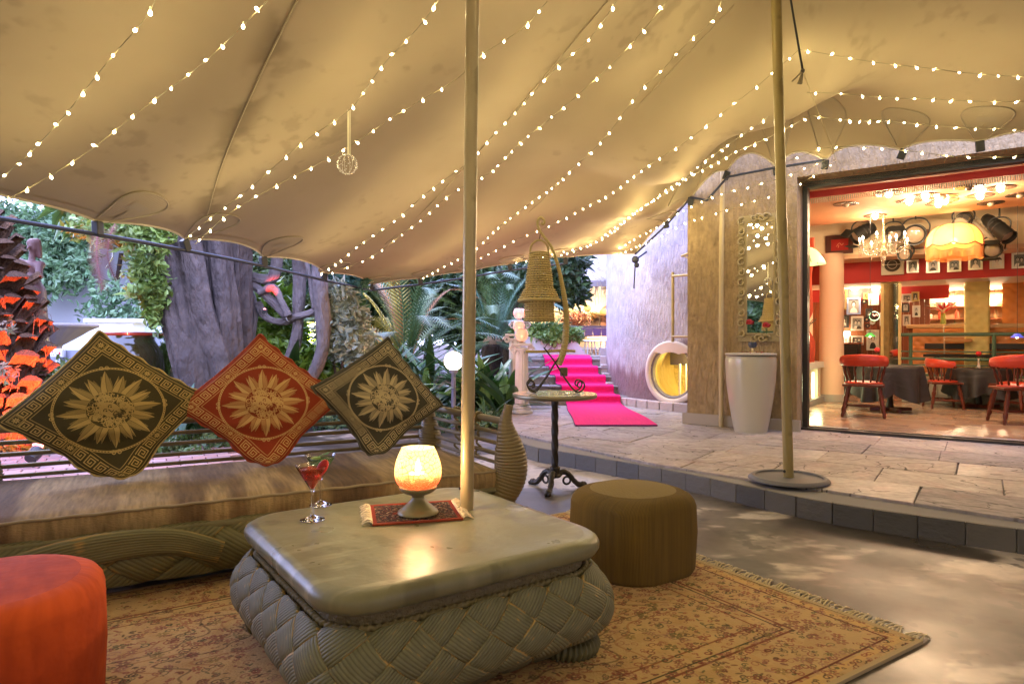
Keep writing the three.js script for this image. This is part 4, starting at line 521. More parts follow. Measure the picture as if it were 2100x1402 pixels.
// ---------- bistro table and wicker lamp ----------
const iron = mat([.045, .038, .028], .45, { metalness: .6, bumpMap: tNoise, bumpScale: .002 }), BT = G(1138, 1003, 0);
{ const t = thing('bistro_table', 'round pale bistro table on a twisted iron column with scroll feet', 'table', BT, .5);
  part('table_top', smoothLathe([[.001, .758], [.30, .758], [.322, .757], [.325, .75], [.322, .742], [.30, .740], [.001, .740]], 64, 60), mat([.82, .79, .72], .12, { bumpMap: tNoise, bumpScale: .001, clearcoat: .6 }), t);
  part('rim', smoothLathe([[.322, .757], [.331, .752], [.332, .738], [.326, .726], [.315, .724]], 64, 20), mat([.32, .28, .18], .35, { metalness: .7 }), t);
  part('column', sweep([V(0, .16, 0), V(0, .45, 0), V(0, .74, 0)], .026, 240, 20, { shape: (a, tt) => 1 + .13 * sin(4 * a + tt * 2 * PI * 5) }), iron, t); part('collar', smoothLathe([[.034, .18], [.042, .17], [.04, .13], [.052, .115], [.05, .1], [.03, .09], [.001, .085]], 24, 30), iron, t);
  for (let k = 0; k < 3; k++) { const a = k * 2 * PI / 3 + .25, c = cos(a), s = sin(a), q = (r, y) => V(r * c, y, r * s); part('foot', [sweep([q(.03, .12), q(.07, .135), q(.12, .11), q(.16, .06), q(.2, .028), q(.24, .026)], u => .026 - .006 * sin(u * 3), 30, 10, { shape: (A, u) => 1 + .1 * sin(A * 5) + .06 * sin(u * 40) }), ball(.026, .245 * c, .024, .245 * s, 10), ball(.016, .262 * c + .014 * s, .015, .262 * s - .014 * c, 8), ball(.016, .262 * c - .014 * s, .015, .262 * s + .014 * c, 8), torus(.03, .009, 0, 0, 0, 16, false).rotateY(-a).translate(.1 * c, .065, .1 * s)], iron, t); }
  // wicker lamp standing on it
  const w = thing('wicker_lamp', 'wicker pagoda shaped lantern hung from a curved cane stand on the bistro table', 'lamp', BT.clone().setY(.76)), D = -BT.z, at = (px, py, dz = 0) => P(px, py, D).sub(w.position).add(V(0, 0, dz));
  const cane = mat([.42, .33, .13], .55), caneD = mat([.36, .28, .1], .6), shadeM = mat([.58, .45, .18], .6);
  const stemPts = [[1145, 748], [1155, 722], [1160, 690], [1161, 640], [1154, 590], [1143, 540], [1130, 505], [1113, 482], [1104, 466], [1103, 452], [1109, 446], [1116, 452], [1115, 460], [1109, 459]].map(p => at(...p));
  part('stem', sweep(stemPts, u => lerp(.027, .011, ss(.1, .8, u)), 300, 10, { shape: (a, u) => 1 + .07 * sin(u * 2 * PI * 70 + a) }), cane, w);
  part('cross_bar', sweep([at(1078, 721), at(1110, 721), at(1145, 719), at(1180, 720)], .011, 60, 8, { shape: (a, u) => 1 + .08 * sin(u * 120) }), cane, w);
  const leg = (pts, nm) => part('scroll_leg', sweep(pts, .0065, 70, 6), iron, w), hub = at(1139, 752);
  for (const [s, z] of [[1, .05], [1, -.06], [-1, .05], [-1, -.06]]) { const e = (x, y, k = 1) => V(hub.x + s * x, y, hub.z + z * k); leg([e(-.09, .36, .2), e(0, .24, .3), e(.075, .12, .8), e(.13, .045, 1.2), e(.165, .012, 1.5), e(.205, .03, 1.7), e(.222, .07, 1.8), e(.2, .1, 1.8), e(.172, .09, 1.8), e(.168, .06, 1.8), e(.188, .05, 1.8)]); }
  part('wire_loop', [sweep([at(1118, 712), at(1126, 702), at(1134, 708), at(1120, 722), at(1132, 716)], .003, 24, 5)], iron, w); part('weight', rbx(.06, .07, .03, .01).translate(...at(1156, 762, .02).toArray()), mat([.1, .08, .05], .7), w);
  // shade: woven rows round upright stakes
  const c = at(1106, 0), y = py => EYE - (py - CY) / FOC * D - w.position.y, prof = [[y(520), .072], [y(590), .096], [y(592), .105], [y(617), .156], [y(619), .110], [y(657), .113]];
  const radAt = yy => { if (yy > y(590)) return lerp(.103, .074, ss(y(590), y(519), yy) * 1); if (yy > y(617)) return lerp(.164, .108, (yy - y(617)) / (y(590) - y(617))); return lerp(.116, .108, (yy - y(657)) / (y(617) - y(657))); };
  const sh = new THREE.Group(); const rows = [], NS = 24; let k = 0;
  for (let yy = y(657); yy < y(519); yy += .0185) { k++; const rr = radAt(yy), pts = []; for (let i = 0; i < NS * 4; i++) { const a = i / (NS * 4) * 2 * PI, q = rr + .006 * cos(a * NS + (k % 2) * PI); pts.push(V(c.x + q * cos(a), yy + .001 * sin(a * 5 + k), c.z + q * sin(a))); } rows.push(sweep(pts, .0062, NS * 4, 5, { closed: true })); }
  const shd = part('shade', rows, shadeM, w); const stakes = []; for (let i = 0; i < NS; i++) { const a = (i / NS) * 2 * PI, col = []; for (let yy = y(657); yy < y(519); yy += .016) { const q = radAt(yy); col.push(V(c.x + q * cos(a), yy, c.z + q * sin(a))); } stakes.push(sweep(col, .0038, 44, 5)); }
  part('stake', stakes, caneD, shd); part('rim', [sweep(ringAt(c, y(657), .118), .008, 80, 6, { closed: true }), sweep(ringAt(c, y(617), .166), .009, 80, 6, { closed: true }), sweep(ringAt(c, y(519), .074), .007, 60, 6, { closed: true })], caneD, shd);
  part('hanger', sweep([V(c.x - .072, y(522), c.z), V(c.x - .062, y(503), c.z), V(c.x, y(492), c.z), V(c.x + .062, y(503), c.z), V(c.x + .072, y(522), c.z)], .008, 40, 8), cane, shd); part('hook', rod(V(c.x, y(492), c.z), V(c.x + .012, y(474), c.z), .003), iron, w);
  part('liner', [cyl(.03, .03, .08, c.x, y(600), c.z, 12)], mat([.5, .45, .3], .8), shd);
}
function ringAt(c, y, r, n = 40) { const o = []; for (let i = 0; i < n; i++) o.push(V(c.x + r * cos(i / n * 2 * PI), y, c.z + r * sin(i / n * 2 * PI))); return o; }

// ---------- leaves ----------
function leafG(len, wid, bend = .3, fold = .25, nv = 5, tip = 1) {       // a leaf along +z rising from the origin, drooping by bend
  return sheet(2, nv, (u, v) => { const w = wid * Math.pow(sin(PI * Math.min(1, .06 + .94 * v)), .8) * (1 - .25 * v * tip), a = u * 2 - 1; return [a * w / 2, -bend * len * v * v + Math.abs(a) * w * fold * .5, v * len, u, v]; });
}
const leafTex = (c0, c1, sd) => tex(128, 128, (u, v) => mix3(c0, c1, .6 * fbm(u, v, 6, 4, sd) + .4 * aniso(u, v, 20, 2, 2, sd + 1)).map(x => x * (.86 + .2 * ss(0, .1, Math.abs(u - .5)))));
const leafM = (tint, o = {}) => mat(tint, o.r ?? .55, { transmission: .3, thickness: 0, ...(o.map ? { map: o.map } : {}) });
const tLeaf = leafTex([.80, .80, .74], [1, 1, 1], 700);
const clumpG = (n, len, wid, sd) => { const R = rng(sd), g = []; for (let i = 0; i < n; i++) g.push(leafG(len * (.7 + R() * .6), wid * (.7 + R() * .5), .2 + R() * .4, .3, 2).rotateX(-R() * 1.2).rotateY(R() * 7).rotateZ((R() - .5) * 1.4).translate((R() - .5) * len * 1.3, (R() - .5) * len * 1.2, (R() - .5) * len * 1.3)); return merge(g); };
function foliage(name, parent, n, geo, m, place, c0, c1, sd = 1) {         // n leaf clumps in one crown
  const I = new THREE.InstancedMesh(geo, m, n), R = rng(sd), M = new THREE.Matrix4(), Q = new THREE.Quaternion(), E = new THREE.Euler(), C = new THREE.Color(); I.name = name; shade(I); I.userData.kind = 'stuff';
  for (let i = 0; i < n; i++) { const [p, s] = place(R); E.set(R() * 6.3, R() * 6.3, R() * 6.3); M.compose(p, Q.setFromEuler(E), V(s, s, s)); I.setMatrixAt(i, M); const k = R(), b = .75 + .5 * R(); C.setRGB(lerp(c0[0], c1[0], k) * b, lerp(c0[1], c1[1], k) * b, lerp(c0[2], c1[2], k) * b); I.setColorAt(i, C); }
  parent.add(I); return I;
}
const inBlob = (c, rx, ry, rz, pw = .45) => R => { const a = R() * 6.283, y = R() * 2 - 1, q = Math.sqrt(1 - y * y), r = Math.pow(R(), pw); return [V(c.x + rx * r * q * cos(a), c.y + ry * r * y, c.z + rz * r * q * sin(a)), .7 + R() * .7]; };
const inBlobs = (list) => R => { const b = list[R() * list.length | 0]; return inBlob(b[0], b[1], b[2], b[3])(R); };
const smallClump = clumpG(9, .09, .05, 1), midClump = clumpG(9, .15, .075, 2), bigClump = clumpG(8, .24, .11, 3);
const leafMat = mat(0xffffff, .5, { map: tLeaf, transmission: .28, thickness: 0 });
const bark = (c0, c1, sd) => mat(0xffffff, .9, { map: tex(256, 512, (u, v) => mix3(c0, c1, .55 * aniso(u, v, 10, 3, 5, sd) + .45 * fbm(u, v, 8, 5, sd + 2))), bumpMap: rep(tNoise, 4, 1.2), bumpScale: .05 });

// ---------- far left: house wall, creeper, low wall, white pier ----------
const paleWall = mat([.62, .62, .66], .9, { bumpMap: tNoise, bumpScale: .004 });
{ const h = thing('neighbour_house', 'pale grey house wall almost hidden behind the creeper', 'house'), a = P(-220, 430, 17), b = P(430, 430, 17);
  part('wall', boxUV(bx(11, 4.6, .3, -9.2, 2.3, -17.6)), paleWall, h); part('cornice', bx(11, .12, .42, -9.2, 4.4, -17.55), paleWall, h);
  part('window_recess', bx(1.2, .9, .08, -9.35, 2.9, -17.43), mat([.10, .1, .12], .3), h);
  const w = thing('garden_pier', 'white garden wall with a square capped pier behind the fountain', 'wall'); part('wall', bx(3.6, .95, .25, -9.05, 1.0, -14.2), mat([.60, .72, .70], .8), w); part('pier', rbx(.95, 1.02, .5, .01, -7.9 - .45, 1.03, -13.9), mat([.80, .78, .66], .7), w); part('cap', rbx(1.08, .09, .62, .015, -8.35, 1.58, -13.9), mat([.74, .74, .74], .7), w);
  const w2 = thing('garden_pier', 'grey garden wall standing right of the white pier', 'wall'); part('wall', bx(3.0, 1.35, .2, -6.2, 1.0, -14.6), mat([.45, .44, .45], .85), w2); part('cap', bx(3.1, .14, .3, -6.2, 1.72, -14.6), mat([.55, .54, .54], .8), w2); part('post', bx(.5, 1.0, .3, -6.35, .95, -14.35), mat([.5, .5, .52], .8), w2);
  const lw = thing('low_wall', 'low blue grey planter wall carrying the socket box', 'wall'); part('wall', boxUV(bx(3.4, .75, .2, -7.0, .66, -9.6)), mat([.30, .30, .36], .85, { bumpMap: tNoise, bumpScale: .004 }), lw); part('footing', boxUV(bx(3.5, .3, .3, -7.0, .14, -9.6)), mat([.25, .25, .28], .9), lw);
  const s = thing('socket_box', 'white weatherproof socket box with a red switch on the low wall', 'socket', P(118, 724, 9.45)); part('box', rbx(.20, .125, .06, .01), mat([.62, .6, .62], .5), s); part('plate', rbx(.165, .095, .02, .006, 0, 0, .03), mat([.85, .85, .85], .4), s);
  part('switch', rbx(.024, .04, .01, .003, .05, 0, .043), mat([.6, .02, .05], .4), s); for (const [x, y, r] of [[-.045, .015, .009], [-.06, -.02, .007], [-.03, -.02, .007], [-.01, .0, .007], [.012, -.02, .007]]) part('pin_hole', cyl(r, r, .004, 0, 0, 0, 12).rotateX(PI / 2).translate(x, y, .043), mat([.03, .02, .03], .6), s); part('conduit', [rod(V(-.02, -.06, 0), V(-.02, -.2, 0), .012), rod(V(.03, -.06, 0), V(.03, -.17, 0), .012), rod(V(-.1, -.15, 0), V(.02, -.15, 0), .01)], mat([.7, .7, .72], .5), s);
  // creeper draped over the house
  const cr = thing('creeper', 'dense pale green creeper climbing over the house wall', 'creeper'); const blobs = [], R = rng(33);
  for (let i = 0; i < 62; i++) { const x = -14.2 + R() * 11.6, y = 1.9 + R() * 3.6; blobs.push([V(x, y + (x < -10 ? .2 : 0), -16.5 + (R() - .5) * .9), .55 + R() * .5, .45 + R() * .45, .5]); }
  for (let i = 0; i < 12; i++) blobs.push([V(-8.6 + R() * 4, 1.75 + R() * .9, -15.2 + (R() - .5) * .6), .5, .4, .4]);
  foliage('crown', cr, 7000, midClump, leafMat, inBlobs(blobs), [.12, .25, .11], [.24, .38, .2], 5);
  part('stem', [0, 1, 2, 3].map(i => sweep([V(-10.5 + i * 1.6, .3, -16.9), V(-10.3 + i * 1.7, 1.8, -16.9), V(-10 + i * 1.8, 3.4, -16.8)], .05, 12, 6)), bark([.14, .1, .07], [.3, .23, .17], 710), cr);
}
// fountain basin
{ const c = P(112, 690, 10.4), t = thing('fountain_basin', 'grey fluted shell fountain basin on a pedestal', 'fountain', V(c.x, 0, c.z)), m = mat([.27, .235, .24], .8, { bumpMap: tNoise, bumpScale: .01 }), y = EYE - (664 - CY) / FOC * 10.4;
  part('basin', sheet(96, 18, (u, v) => { const pr = [[.10, -.34], [.16, -.31], [.24, -.255], [.34, -.19], [.44, -.115], [.52, -.07], [.55, -.06], [.575, -.05], [.585, -.02], [.575, .0], [.55, .005], [.52, -.01], [.40, -.08], [.2, -.14], [.02, -.15]], k = v * (pr.length - 1), i = Math.min(pr.length - 2, Math.floor(k)), q = k - i, r = lerp(pr[i][0], pr[i + 1][0], q), h = lerp(pr[i][1], pr[i + 1][1], q), a = u * 2 * PI, fl = 1 + .035 * Math.abs(sin(a * 12)) * ss(0, .3, v); return [r * fl * cos(a), y + h, r * fl * sin(a)]; }), m, t);
  part('pedestal', smoothLathe([[.2, 0], [.2, .06], [.14, .1], [.09, .3], [.07, .55], [.09, y - .4], [.13, y - .33]], 24, 40), m, t); }
// glazed jar
{ const c = P(272, 700, 8.7), t = thing('glazed_jar', 'large green and red glazed garden jar with a dark rim', 'jar', V(c.x, 0, c.z)), tg = tex(512, 256, (u, v) => { const k = ss(.30, .5, v + .12 * fbm(u, v, 6, 4, 720)), q = ss(.42, .6, fbm(u, .2, 4, 3, 721)); return mix3(mix3([.10, .20, .08], [.26, .11, .08], q * .25), [.14, .20, .11], k).map(x => x * (.8 + .4 * fbm(u, v, 20, 3, 722))); });
  part('body', smoothLathe([[.2, 0], [.26, .03], [.42, .35], [.50, .72], [.50, .95], [.46, 1.1], [.40, 1.2], [.385, 1.24]], 56, 60), mat(0xffffff, .12, { map: tg, clearcoat: 1 }), t); part('rim', smoothLathe([[.38, 1.235], [.41, 1.25], [.415, 1.275], [.39, 1.285], [.36, 1.27], [.35, 1.2], [.3, .9]], 56, 40), mat([.10, .05, .045], .25, { clearcoat: .6 }), t); }
// statue: one continuous stone torso with raised arm
function blobMesh(bones, cell, pad = .06, k = .035) {                     // surface net over smooth-joined tapered capsules
  const lo = V(9, 9, 9), hi = V(-9, -9, -9); for (const [a, b, r, s] of bones) for (const [p, q] of [[a, r], [b, s]]) { lo.min(V(p.x - q - pad, p.y - q - pad, p.z - q - pad)); hi.max(V(p.x + q + pad, p.y + q + pad, p.z + q + pad)); }
  const n = [0, 1, 2].map(i => Math.ceil((hi.getComponent(i) - lo.getComponent(i)) / cell) + 1), [nx, ny, nz] = n, F = new Float32Array(nx * ny * nz), at = (i, j, l) => (l * ny + j) * nx + i, p = V();
  const sd = q => { let d = 0, sum = 0; for (const [a, b, r, s] of bones) { const ab = b.clone().sub(a), t = clamp(q.clone().sub(a).dot(ab) / Math.max(1e-9, ab.lengthSq())); sum += Math.exp(-(q.distanceTo(a.clone().addScaledVector(ab, t)) - lerp(r, s, t)) / k); } return -k * Math.log(sum + 1e-30); };
  for (let l = 0; l < nz; l++) for (let j = 0; j < ny; j++) for (let i = 0; i < nx; i++) F[at(i, j, l)] = sd(p.set(lo.x + i * cell, lo.y + j * cell, lo.z + l * cell));
  const vid = new Int32Array(nx * ny * nz).fill(-1), pos = [], idx = [];
  for (let l = 0; l < nz - 1; l++) for (let j = 0; j < ny - 1; j++) for (let i = 0; i < nx - 1; i++) { let c = 0, X = 0, Y = 0, Z = 0; const f = (a, b, e) => F[at(i + a, j + b, l + e)]; for (const [A, B] of [[[0, 0, 0], [1, 0, 0]], [[0, 1, 0], [1, 1, 0]], [[0, 0, 1], [1, 0, 1]], [[0, 1, 1], [1, 1, 1]], [[0, 0, 0], [0, 1, 0]], [[1, 0, 0], [1, 1, 0]], [[0, 0, 1], [0, 1, 1]], [[1, 0, 1], [1, 1, 1]], [[0, 0, 0], [0, 0, 1]], [[1, 0, 0], [1, 0, 1]], [[0, 1, 0], [0, 1, 1]], [[1, 1, 0], [1, 1, 1]]]) { const u = f(...A), v = f(...B); if ((u < 0) !== (v < 0)) { const t = u / (u - v); X += lerp(A[0], B[0], t); Y += lerp(A[1], B[1], t); Z += lerp(A[2], B[2], t); c++; } } if (c) { vid[at(i, j, l)] = pos.length / 3; pos.push(lo.x + (i + X / c) * cell, lo.y + (j + Y / c) * cell, lo.z + (l + Z / c) * cell); } }
  const quad = (a, b, c, d, s) => { if (a < 0 || b < 0 || c < 0 || d < 0) return; s ? idx.push(a, b, c, a, c, d) : idx.push(a, c, b, a, d, c); };
  for (let l = 1; l < nz - 1; l++) for (let j = 1; j < ny - 1; j++) for (let i = 1; i < nx - 1; i++) { const f0 = F[at(i, j, l)] < 0; if (f0 !== (F[at(i + 1, j, l)] < 0)) quad(vid[at(i, j - 1, l - 1)], vid[at(i, j, l - 1)], vid[at(i, j, l)], vid[at(i, j - 1, l)], f0); if (f0 !== (F[at(i, j + 1, l)] < 0)) quad(vid[at(i - 1, j, l - 1)], vid[at(i - 1, j, l)], vid[at(i, j, l)], vid[at(i, j, l - 1)], f0); if (f0 !== (F[at(i, j, l + 1)] < 0)) quad(vid[at(i - 1, j - 1, l)], vid[at(i, j - 1, l)], vid[at(i, j, l)], vid[at(i - 1, j, l)], f0); }
  return geom(pos, new Array(pos.length / 3 * 2).fill(0), idx);
}
{ const D = 8.2, q = (px, py, dz = 0) => P(px, py, D).add(V(0, 0, dz)), t = thing('garden_statue', 'reddish brown stone statue of a draped figure with a raised arm', 'statue', undefined, 0);
  const bones = [[q(66, 499), q(67, 510), .062, .05], [q(66, 515), q(65, 532), .034, .036], [q(48, 541), q(84, 543), .042, .046], [q(66, 548), q(66, 560), .085, .07], [q(66, 566), q(68, 590), .066, .105], [q(67, 600), q(66, 660), .14, .16], [q(66, 660), q(66, 760), .16, .19], [q(50, 540, .02), q(27, 528, .05), .045, .036], [q(27, 528, .05), q(42, 500, .07), .036, .028], [q(42, 500, .07), q(44, 492, .07), .03, .026], [q(82, 543, .02), q(88, 568, .07), .046, .038], [q(88, 568, .07), q(74, 580, .12), .036, .03],
    [q(72, 495, -.03), q(75, 525, -.05), .045, .03], [q(50, 560, .05), q(84, 572, .06), .02, .02], [q(52, 575, .07), q(80, 598, .1), .02, .025], [q(60, 600, .1), q(58, 700, .12), .03, .04], [q(74, 600, .1), q(76, 700, .13), .03, .04], [q(67, 508, .075), q(67, 512, .085), .02, .016]];
  part('figure', blobMesh(bones, .016, .05, .007), mat([.12, .05, .038], .5, { bumpMap: tNoise, bumpScale: .008 }), t);
  const b = q(66, 700); part('plinth', [cyl(.26, .26, .12, b.x, .72, b.z, 24), cyl(.2, .2, .72, b.x, 0, b.z, 24)], mat([.3, .27, .26], .9), t); }

// ---------- old palm stump with cut frond bases, lit red ----------
{ const b = V(P(28, 760, 6.9).x, 0, -6.9), t = thing('palm_stump', 'shaggy palm trunk of cut frond bases glowing under a red spotlight', 'palm', b), bm = bark([.20, .13, .09], [.42, .3, .2], 730), bs = [bark([.26, .17, .11], [.52, .38, .25], 731), bark([.32, .2, .12], [.58, .44, .3], 733)], R = rng(90);
  part('trunk', sweep([V(0, -.05, 0), V(-.02, .6, 0), V(-.14, 1.3, 0), V(-.5, 2.4, 0)], u => .26 - .06 * u, 30, 16, { shape: (a, u) => 1 + .08 * sin(a * 7 + u * 20) }), bm, t);
  const g = sheet(4, 6, (u, v) => { const a = u * 2 - 1, w = .085 * (1 - .12 * v); return [a * w, .02 * (1 - a * a) * 2.2, v * .24]; }), gc = merge([g, sheet(4, 1, (u, v) => { const a = u * 2 - 1, w = .085 * .88; return [a * w * (1 - .1 * v), lerp(.044 * (1 - a * a), -.012, v), .24]; })]);
  for (let i = 0; i < 200; i++) { const y = .1 + i * .0115, a = i * 2.399 + R() * .4, r = .22 - .03 * y, m = part('frond_base', gc, bs[R() * 2 | 0], t, V(-.01 - .085 * y * y + r * cos(a), y, r * sin(a))); m.rotation.order = 'YXZ'; m.rotation.set(-(.6 + R() * .5), PI / 2 - a, (R() - .5) * .5); m.scale.setScalar(.75 + R() * .8); }
  const fib = []; for (let i = 0; i < 70; i++) { const y = .1 + R() * 1.5, a = R() * 6.3, r = .25; fib.push(sweep([V(-.04 + r * cos(a), y, r * sin(a)), V(-.04 + (r + .08) * cos(a + .1), y + .03, (r + .08) * sin(a + .1)), V(-.04 + (r + .10 + R() * .06) * cos(a + .2), y - .12 - R() * .1, (r + .12) * sin(a + .2))], .0022, 5, 3)); } part('fibre', fib, bs[1], t);
  // ground spotlight with a red gel, hidden among the leaves in front
  const lp = V(b.x + .9, .14, b.z + .95), s = thing('spotlight', 'small red garden spotlight among leaves facing the palm stump', 'light', lp); part('can', cyl(.05, .06, .12, 0, -.06, 0, 16).rotateX(-1.0), dark, s); part('lamp_lens', new THREE.SphereGeometry(.05, 14, 8).scale(1, 1, .4).translate(0, .08, -.05), lamp([1, .12, .06], 4), s); part('stake', rod(V(0, -.2, .02), V(0, -.02, 0), .01), dark, s);
  const L = new THREE.SpotLight(new THREE.Color(1, .13, .05), 58, 0, .8, .9, 2); L.position.set(-.07, .12, -.07); L.target.position.set(-.95, .75, -.95); L.shadow.radius = 2; L.castShadow = true; s.add(L, L.target); }
{ // nandina-like shrub in front of the stump
  const b = V(-5.3, 0, -6.1), t = thing('feathery_shrub', 'feathery shrub with rust tinted leaf sprays before the red stump', 'shrub', b), R = rng(55), tw = [], spr = [];
  const lg = leafG(.055, .022, .3, .2, 2);
  for (let i = 0; i < 17; i++) { const a = R() * 6.3, h = .75 + R() * .75, o = .25 + R() * .55, p = [V(0, 0, 0), V(.3 * o * cos(a), h * .6, .3 * o * sin(a)), V(o * cos(a), h, o * sin(a)), V(o * 1.5 * cos(a), h + .02, o * 1.5 * sin(a))]; tw.push(sweep(p, u => .008 - .005 * u, 16, 4)); const c = new THREE.CatmullRomCurve3(p); for (let k = 0; k < 46; k++) { const q = c.getPointAt(.45 + .55 * k / 46), s = k % 2 ? 1 : -1; spr.push([q.add(V((R() - .5) * .2, (R() - .5) * .12, (R() - .5) * .2)), .8 + R() * .8]); } }
  part('stem', tw, bark([.12, .08, .05], [.25, .17, .1], 740), t); let i1 = 0; foliage('foliage', t, spr.length, merge([0, 1, 2, 3, 4].map(k => lg.clone().rotateY((k - 2) * .8).translate(0, 0, .01 * k))), leafMat, () => spr[i1++ % spr.length], [.13, .17, .04], [.30, .10, .04], 56); }

// ---------- big old tree with hanging vines ----------
const trunkBark = bark([.15, .125, .115], [.50, .44, .40], 750);
{ const D = 8.0, p = (px, py, d = D) => P(px, py, d), t = thing('old_tree', 'huge fluted old tree trunk rising through the garden behind the sofa', 'tree');
  const flute = (seed, k = .2) => (a, u) => 1 + k * sin(a * 3 + seed + u * 1.4) + k * .6 * sin(a * 5 + seed * 2 - u * 2) + .05 * sin(a * 9 + u * 8) + .035 * sin(a * 16 + seed * 5 + 2 * sin(u * 9)) + .02 * sin(a * 27 - u * 11);
  const base = [[p(440, 850), p(425, 760), p(385, 640), p(365, 540), p(345, 440), p(330, 300)], [p(470, 850, 8.2), p(462, 740, 8.2), p(452, 620, 8.2), p(440, 520, 8.2), p(430, 420, 8.2), p(425, 300, 8.2)], [p(400, 850, 7.9), p(395, 780, 7.9), p(375, 700, 7.9), p(355, 600, 7.9), p(330, 480, 7.9), p(315, 300, 7.9)], [p(480, 820, 8.5), p(482, 700, 8.5), p(482, 560, 8.5), p(486, 400, 8.5)]];
  [[0, .28], [1.7, .22], [3.1, .15], [4.4, .16]].forEach(([s, r], i) => part(i ? 'trunk_lobe' : 'trunk', sweep(base[i], u => r * (1.12 - .25 * u), 80, 96, { shape: flute(s) }), trunkBark, t));
  const B = []; for (const [x, y, r] of [[300, 400, 1.0], [420, 330, 1.2], [560, 380, 1.1], [640, 420, .9], [240, 420, .7]]) { const c = p(x, y, 8.8); B.push([c, r, .45, .8]); } foliage('crown', t, 900, bigClump, leafMat, inBlobs(B), [.08, .17, .04], [.2, .32, .07], 61);
  // low hanging bright leaves left of the trunk
  const hb = [[p(305, 480, 7.5), .28, .28, .2], [p(300, 570, 7.6), .22, .3, .2], [p(320, 620, 7.7), .14, .3, .2], [p(200, 470, 7.4), .35, .12, .2]]; foliage('foliage', t, 330, smallClump, leafMat, inBlobs(hb), [.16, .27, .04], [.30, .40, .09], 62);
  // red lamp caught on the trunk
  const lp = p(296, 540, 7.55), s = thing('spotlight', 'red spotlight clipped under the tent aimed at the old tree', 'light', lp); part('can', cyl(.035, .04, .09, 0, 0, 0, 12).rotateX(-1.2), dark, s); part('lamp_lens', ball(.03, .02, .03, -.06, 10), lamp([1, .1, .05], 3), s); const L = new THREE.SpotLight(new THREE.Color(1, .07, .04), 2.6, 0, .42, .5, 2); L.position.set(.02, .05, -.08); L.target.position.copy(p(328, 485, 7.8)).sub(lp); L.castShadow = true; s.add(L, L.target);
  const vm = bark([.34, .30, .29], [.62, .57, .55], 760), vines = [
    [[[515, 790], [497, 735], [475, 680], [463, 620], [462, 580], [480, 567], [510, 566], [535, 572], [556, 572], [566, 550], [568, 520], [558, 400]], 8.8, .082, 'knotted grey vine bent square with a red lit elbow'],
    [[[490, 800], [505, 735], [513, 690], [520, 640], [510, 600], [480, 580], [462, 540], [448, 500], [436, 380]], 9.0, .07, 'grey vine climbing from the crossing to the trunk top'],
    [[[560, 790], [592, 740], [608, 690], [612, 630], [614, 580], [614, 520], [606, 380]], 8.9, .09, 'thick curved grey vine standing behind the red cushion'],
    [[[590, 830], [640, 770], [660, 720], [663, 660], [658, 610], [655, 560], [648, 400]], 8.7, .098, 'thickest curved grey vine standing right of the others'],
    [[[470, 560], [520, 585], [560, 620], [590, 650], [612, 648], [640, 640], [650, 632]], 8.8, .055, 'slack dark vine looping low between the standing vines'],
    [[[530, 600], [560, 590], [578, 620], [592, 648]], 8.7, .048, 'short dark vine joining the loop'], [[[528, 620], [545, 650], [575, 660], [600, 655]], 8.95, .052, 'lower dark vine under the loop'], [[[618, 500], [634, 560], [640, 600], [645, 632]], 8.75, .036, 'thin vine hanging down to the loop']];
  vines.forEach(([pp, d, r, lab], i) => { const v = thing('vine', lab, 'vine', undefined, 0, 'vines hanging by the old tree'); part('stem', sweep(pp.map(q => p(q[0], q[1], d)), u => r * (.95 + .12 * sin(u * 9 + i)), 90, 14, { shape: (a, u) => 1 + .05 * sin(a * 4 + u * 30) }), vm, v); if (i === 0) { part('strap', cyl(.092, .092, .06, 0, -.03, 0, 16).rotateZ(PI / 2).translate(...p(506, 566, d).toArray()), mat([.02, .02, .02], .6), v); } if (i === 4) part('tie', [torus(.05, .008, 0, 0, 0, 16, false).rotateY(1.2).translate(...p(592, 651, d).toArray()), torus(.04, .007, 0, 0, 0, 16, false).rotateY(1.2).translate(...p(642, 639, d).toArray())], mat([.7, .7, .72], .6), v); });
  const lq = p(540, 640, 8.2), s2 = thing('spotlight', 'small red spotlight aimed at the bent vine elbow', 'light', lq); part('can', cyl(.025, .03, .07, 0, 0, 0, 12).rotateX(-1.2), dark, s2); part('lamp_lens', ball(.02, .0, .03, -.04, 10), lamp([1, .1, .05], 3), s2); const L2 = new THREE.SpotLight(new THREE.Color(1, .06, .03), 3.4, 0, .2, .6, 2); L2.position.set(0, .04, -.07); L2.target.position.copy(p(562, 580, 8.8)).sub(lq); L2.castShadow = true; s2.add(L2, L2.target);
}

// ---------- cycads ----------
function frondG(len, arch, wl, sd) { const R = rng(sd), g = [], c = new THREE.CatmullRomCurve3([V(0, 0, 0), V(0, arch * .45, len * .35), V(0, arch * .62, len * .7), V(0, arch * .42, len)]); g.push(sweep(c.getPoints(8), u => .011 * (1 - .75 * u), 10, 5)); const n = 28; const lf = sheet(1, 2, (u, v) => [(u - .5) * .017 * (1 - v * .9), -.12 * v * v * wl, v * wl]); for (let i = 0; i < n; i++) { const u = .12 + .87 * i / n, p = c.getPointAt(u), t = c.getTangentAt(u), sl = Math.atan2(t.y, t.z), k = Math.pow(sin(PI * (.10 + .85 * u)), .6); for (const s of [1, -1]) g.push(lf.clone().scale(1.1, 1, k * (.9 + .2 * R())).rotateZ(s * .2).rotateY(s * (.95 - .35 * u)).rotateX(-sl - .25 * (1 - u)).translate(p.x, p.y, p.z)); } return merge(g); }
const fronds = [frondG(1.35, .75, .20, 1), frondG(1.45, .4, .21, 2), frondG(1.2, 1.15, .19, 3), frondG(1.3, .15, .2, 4)];
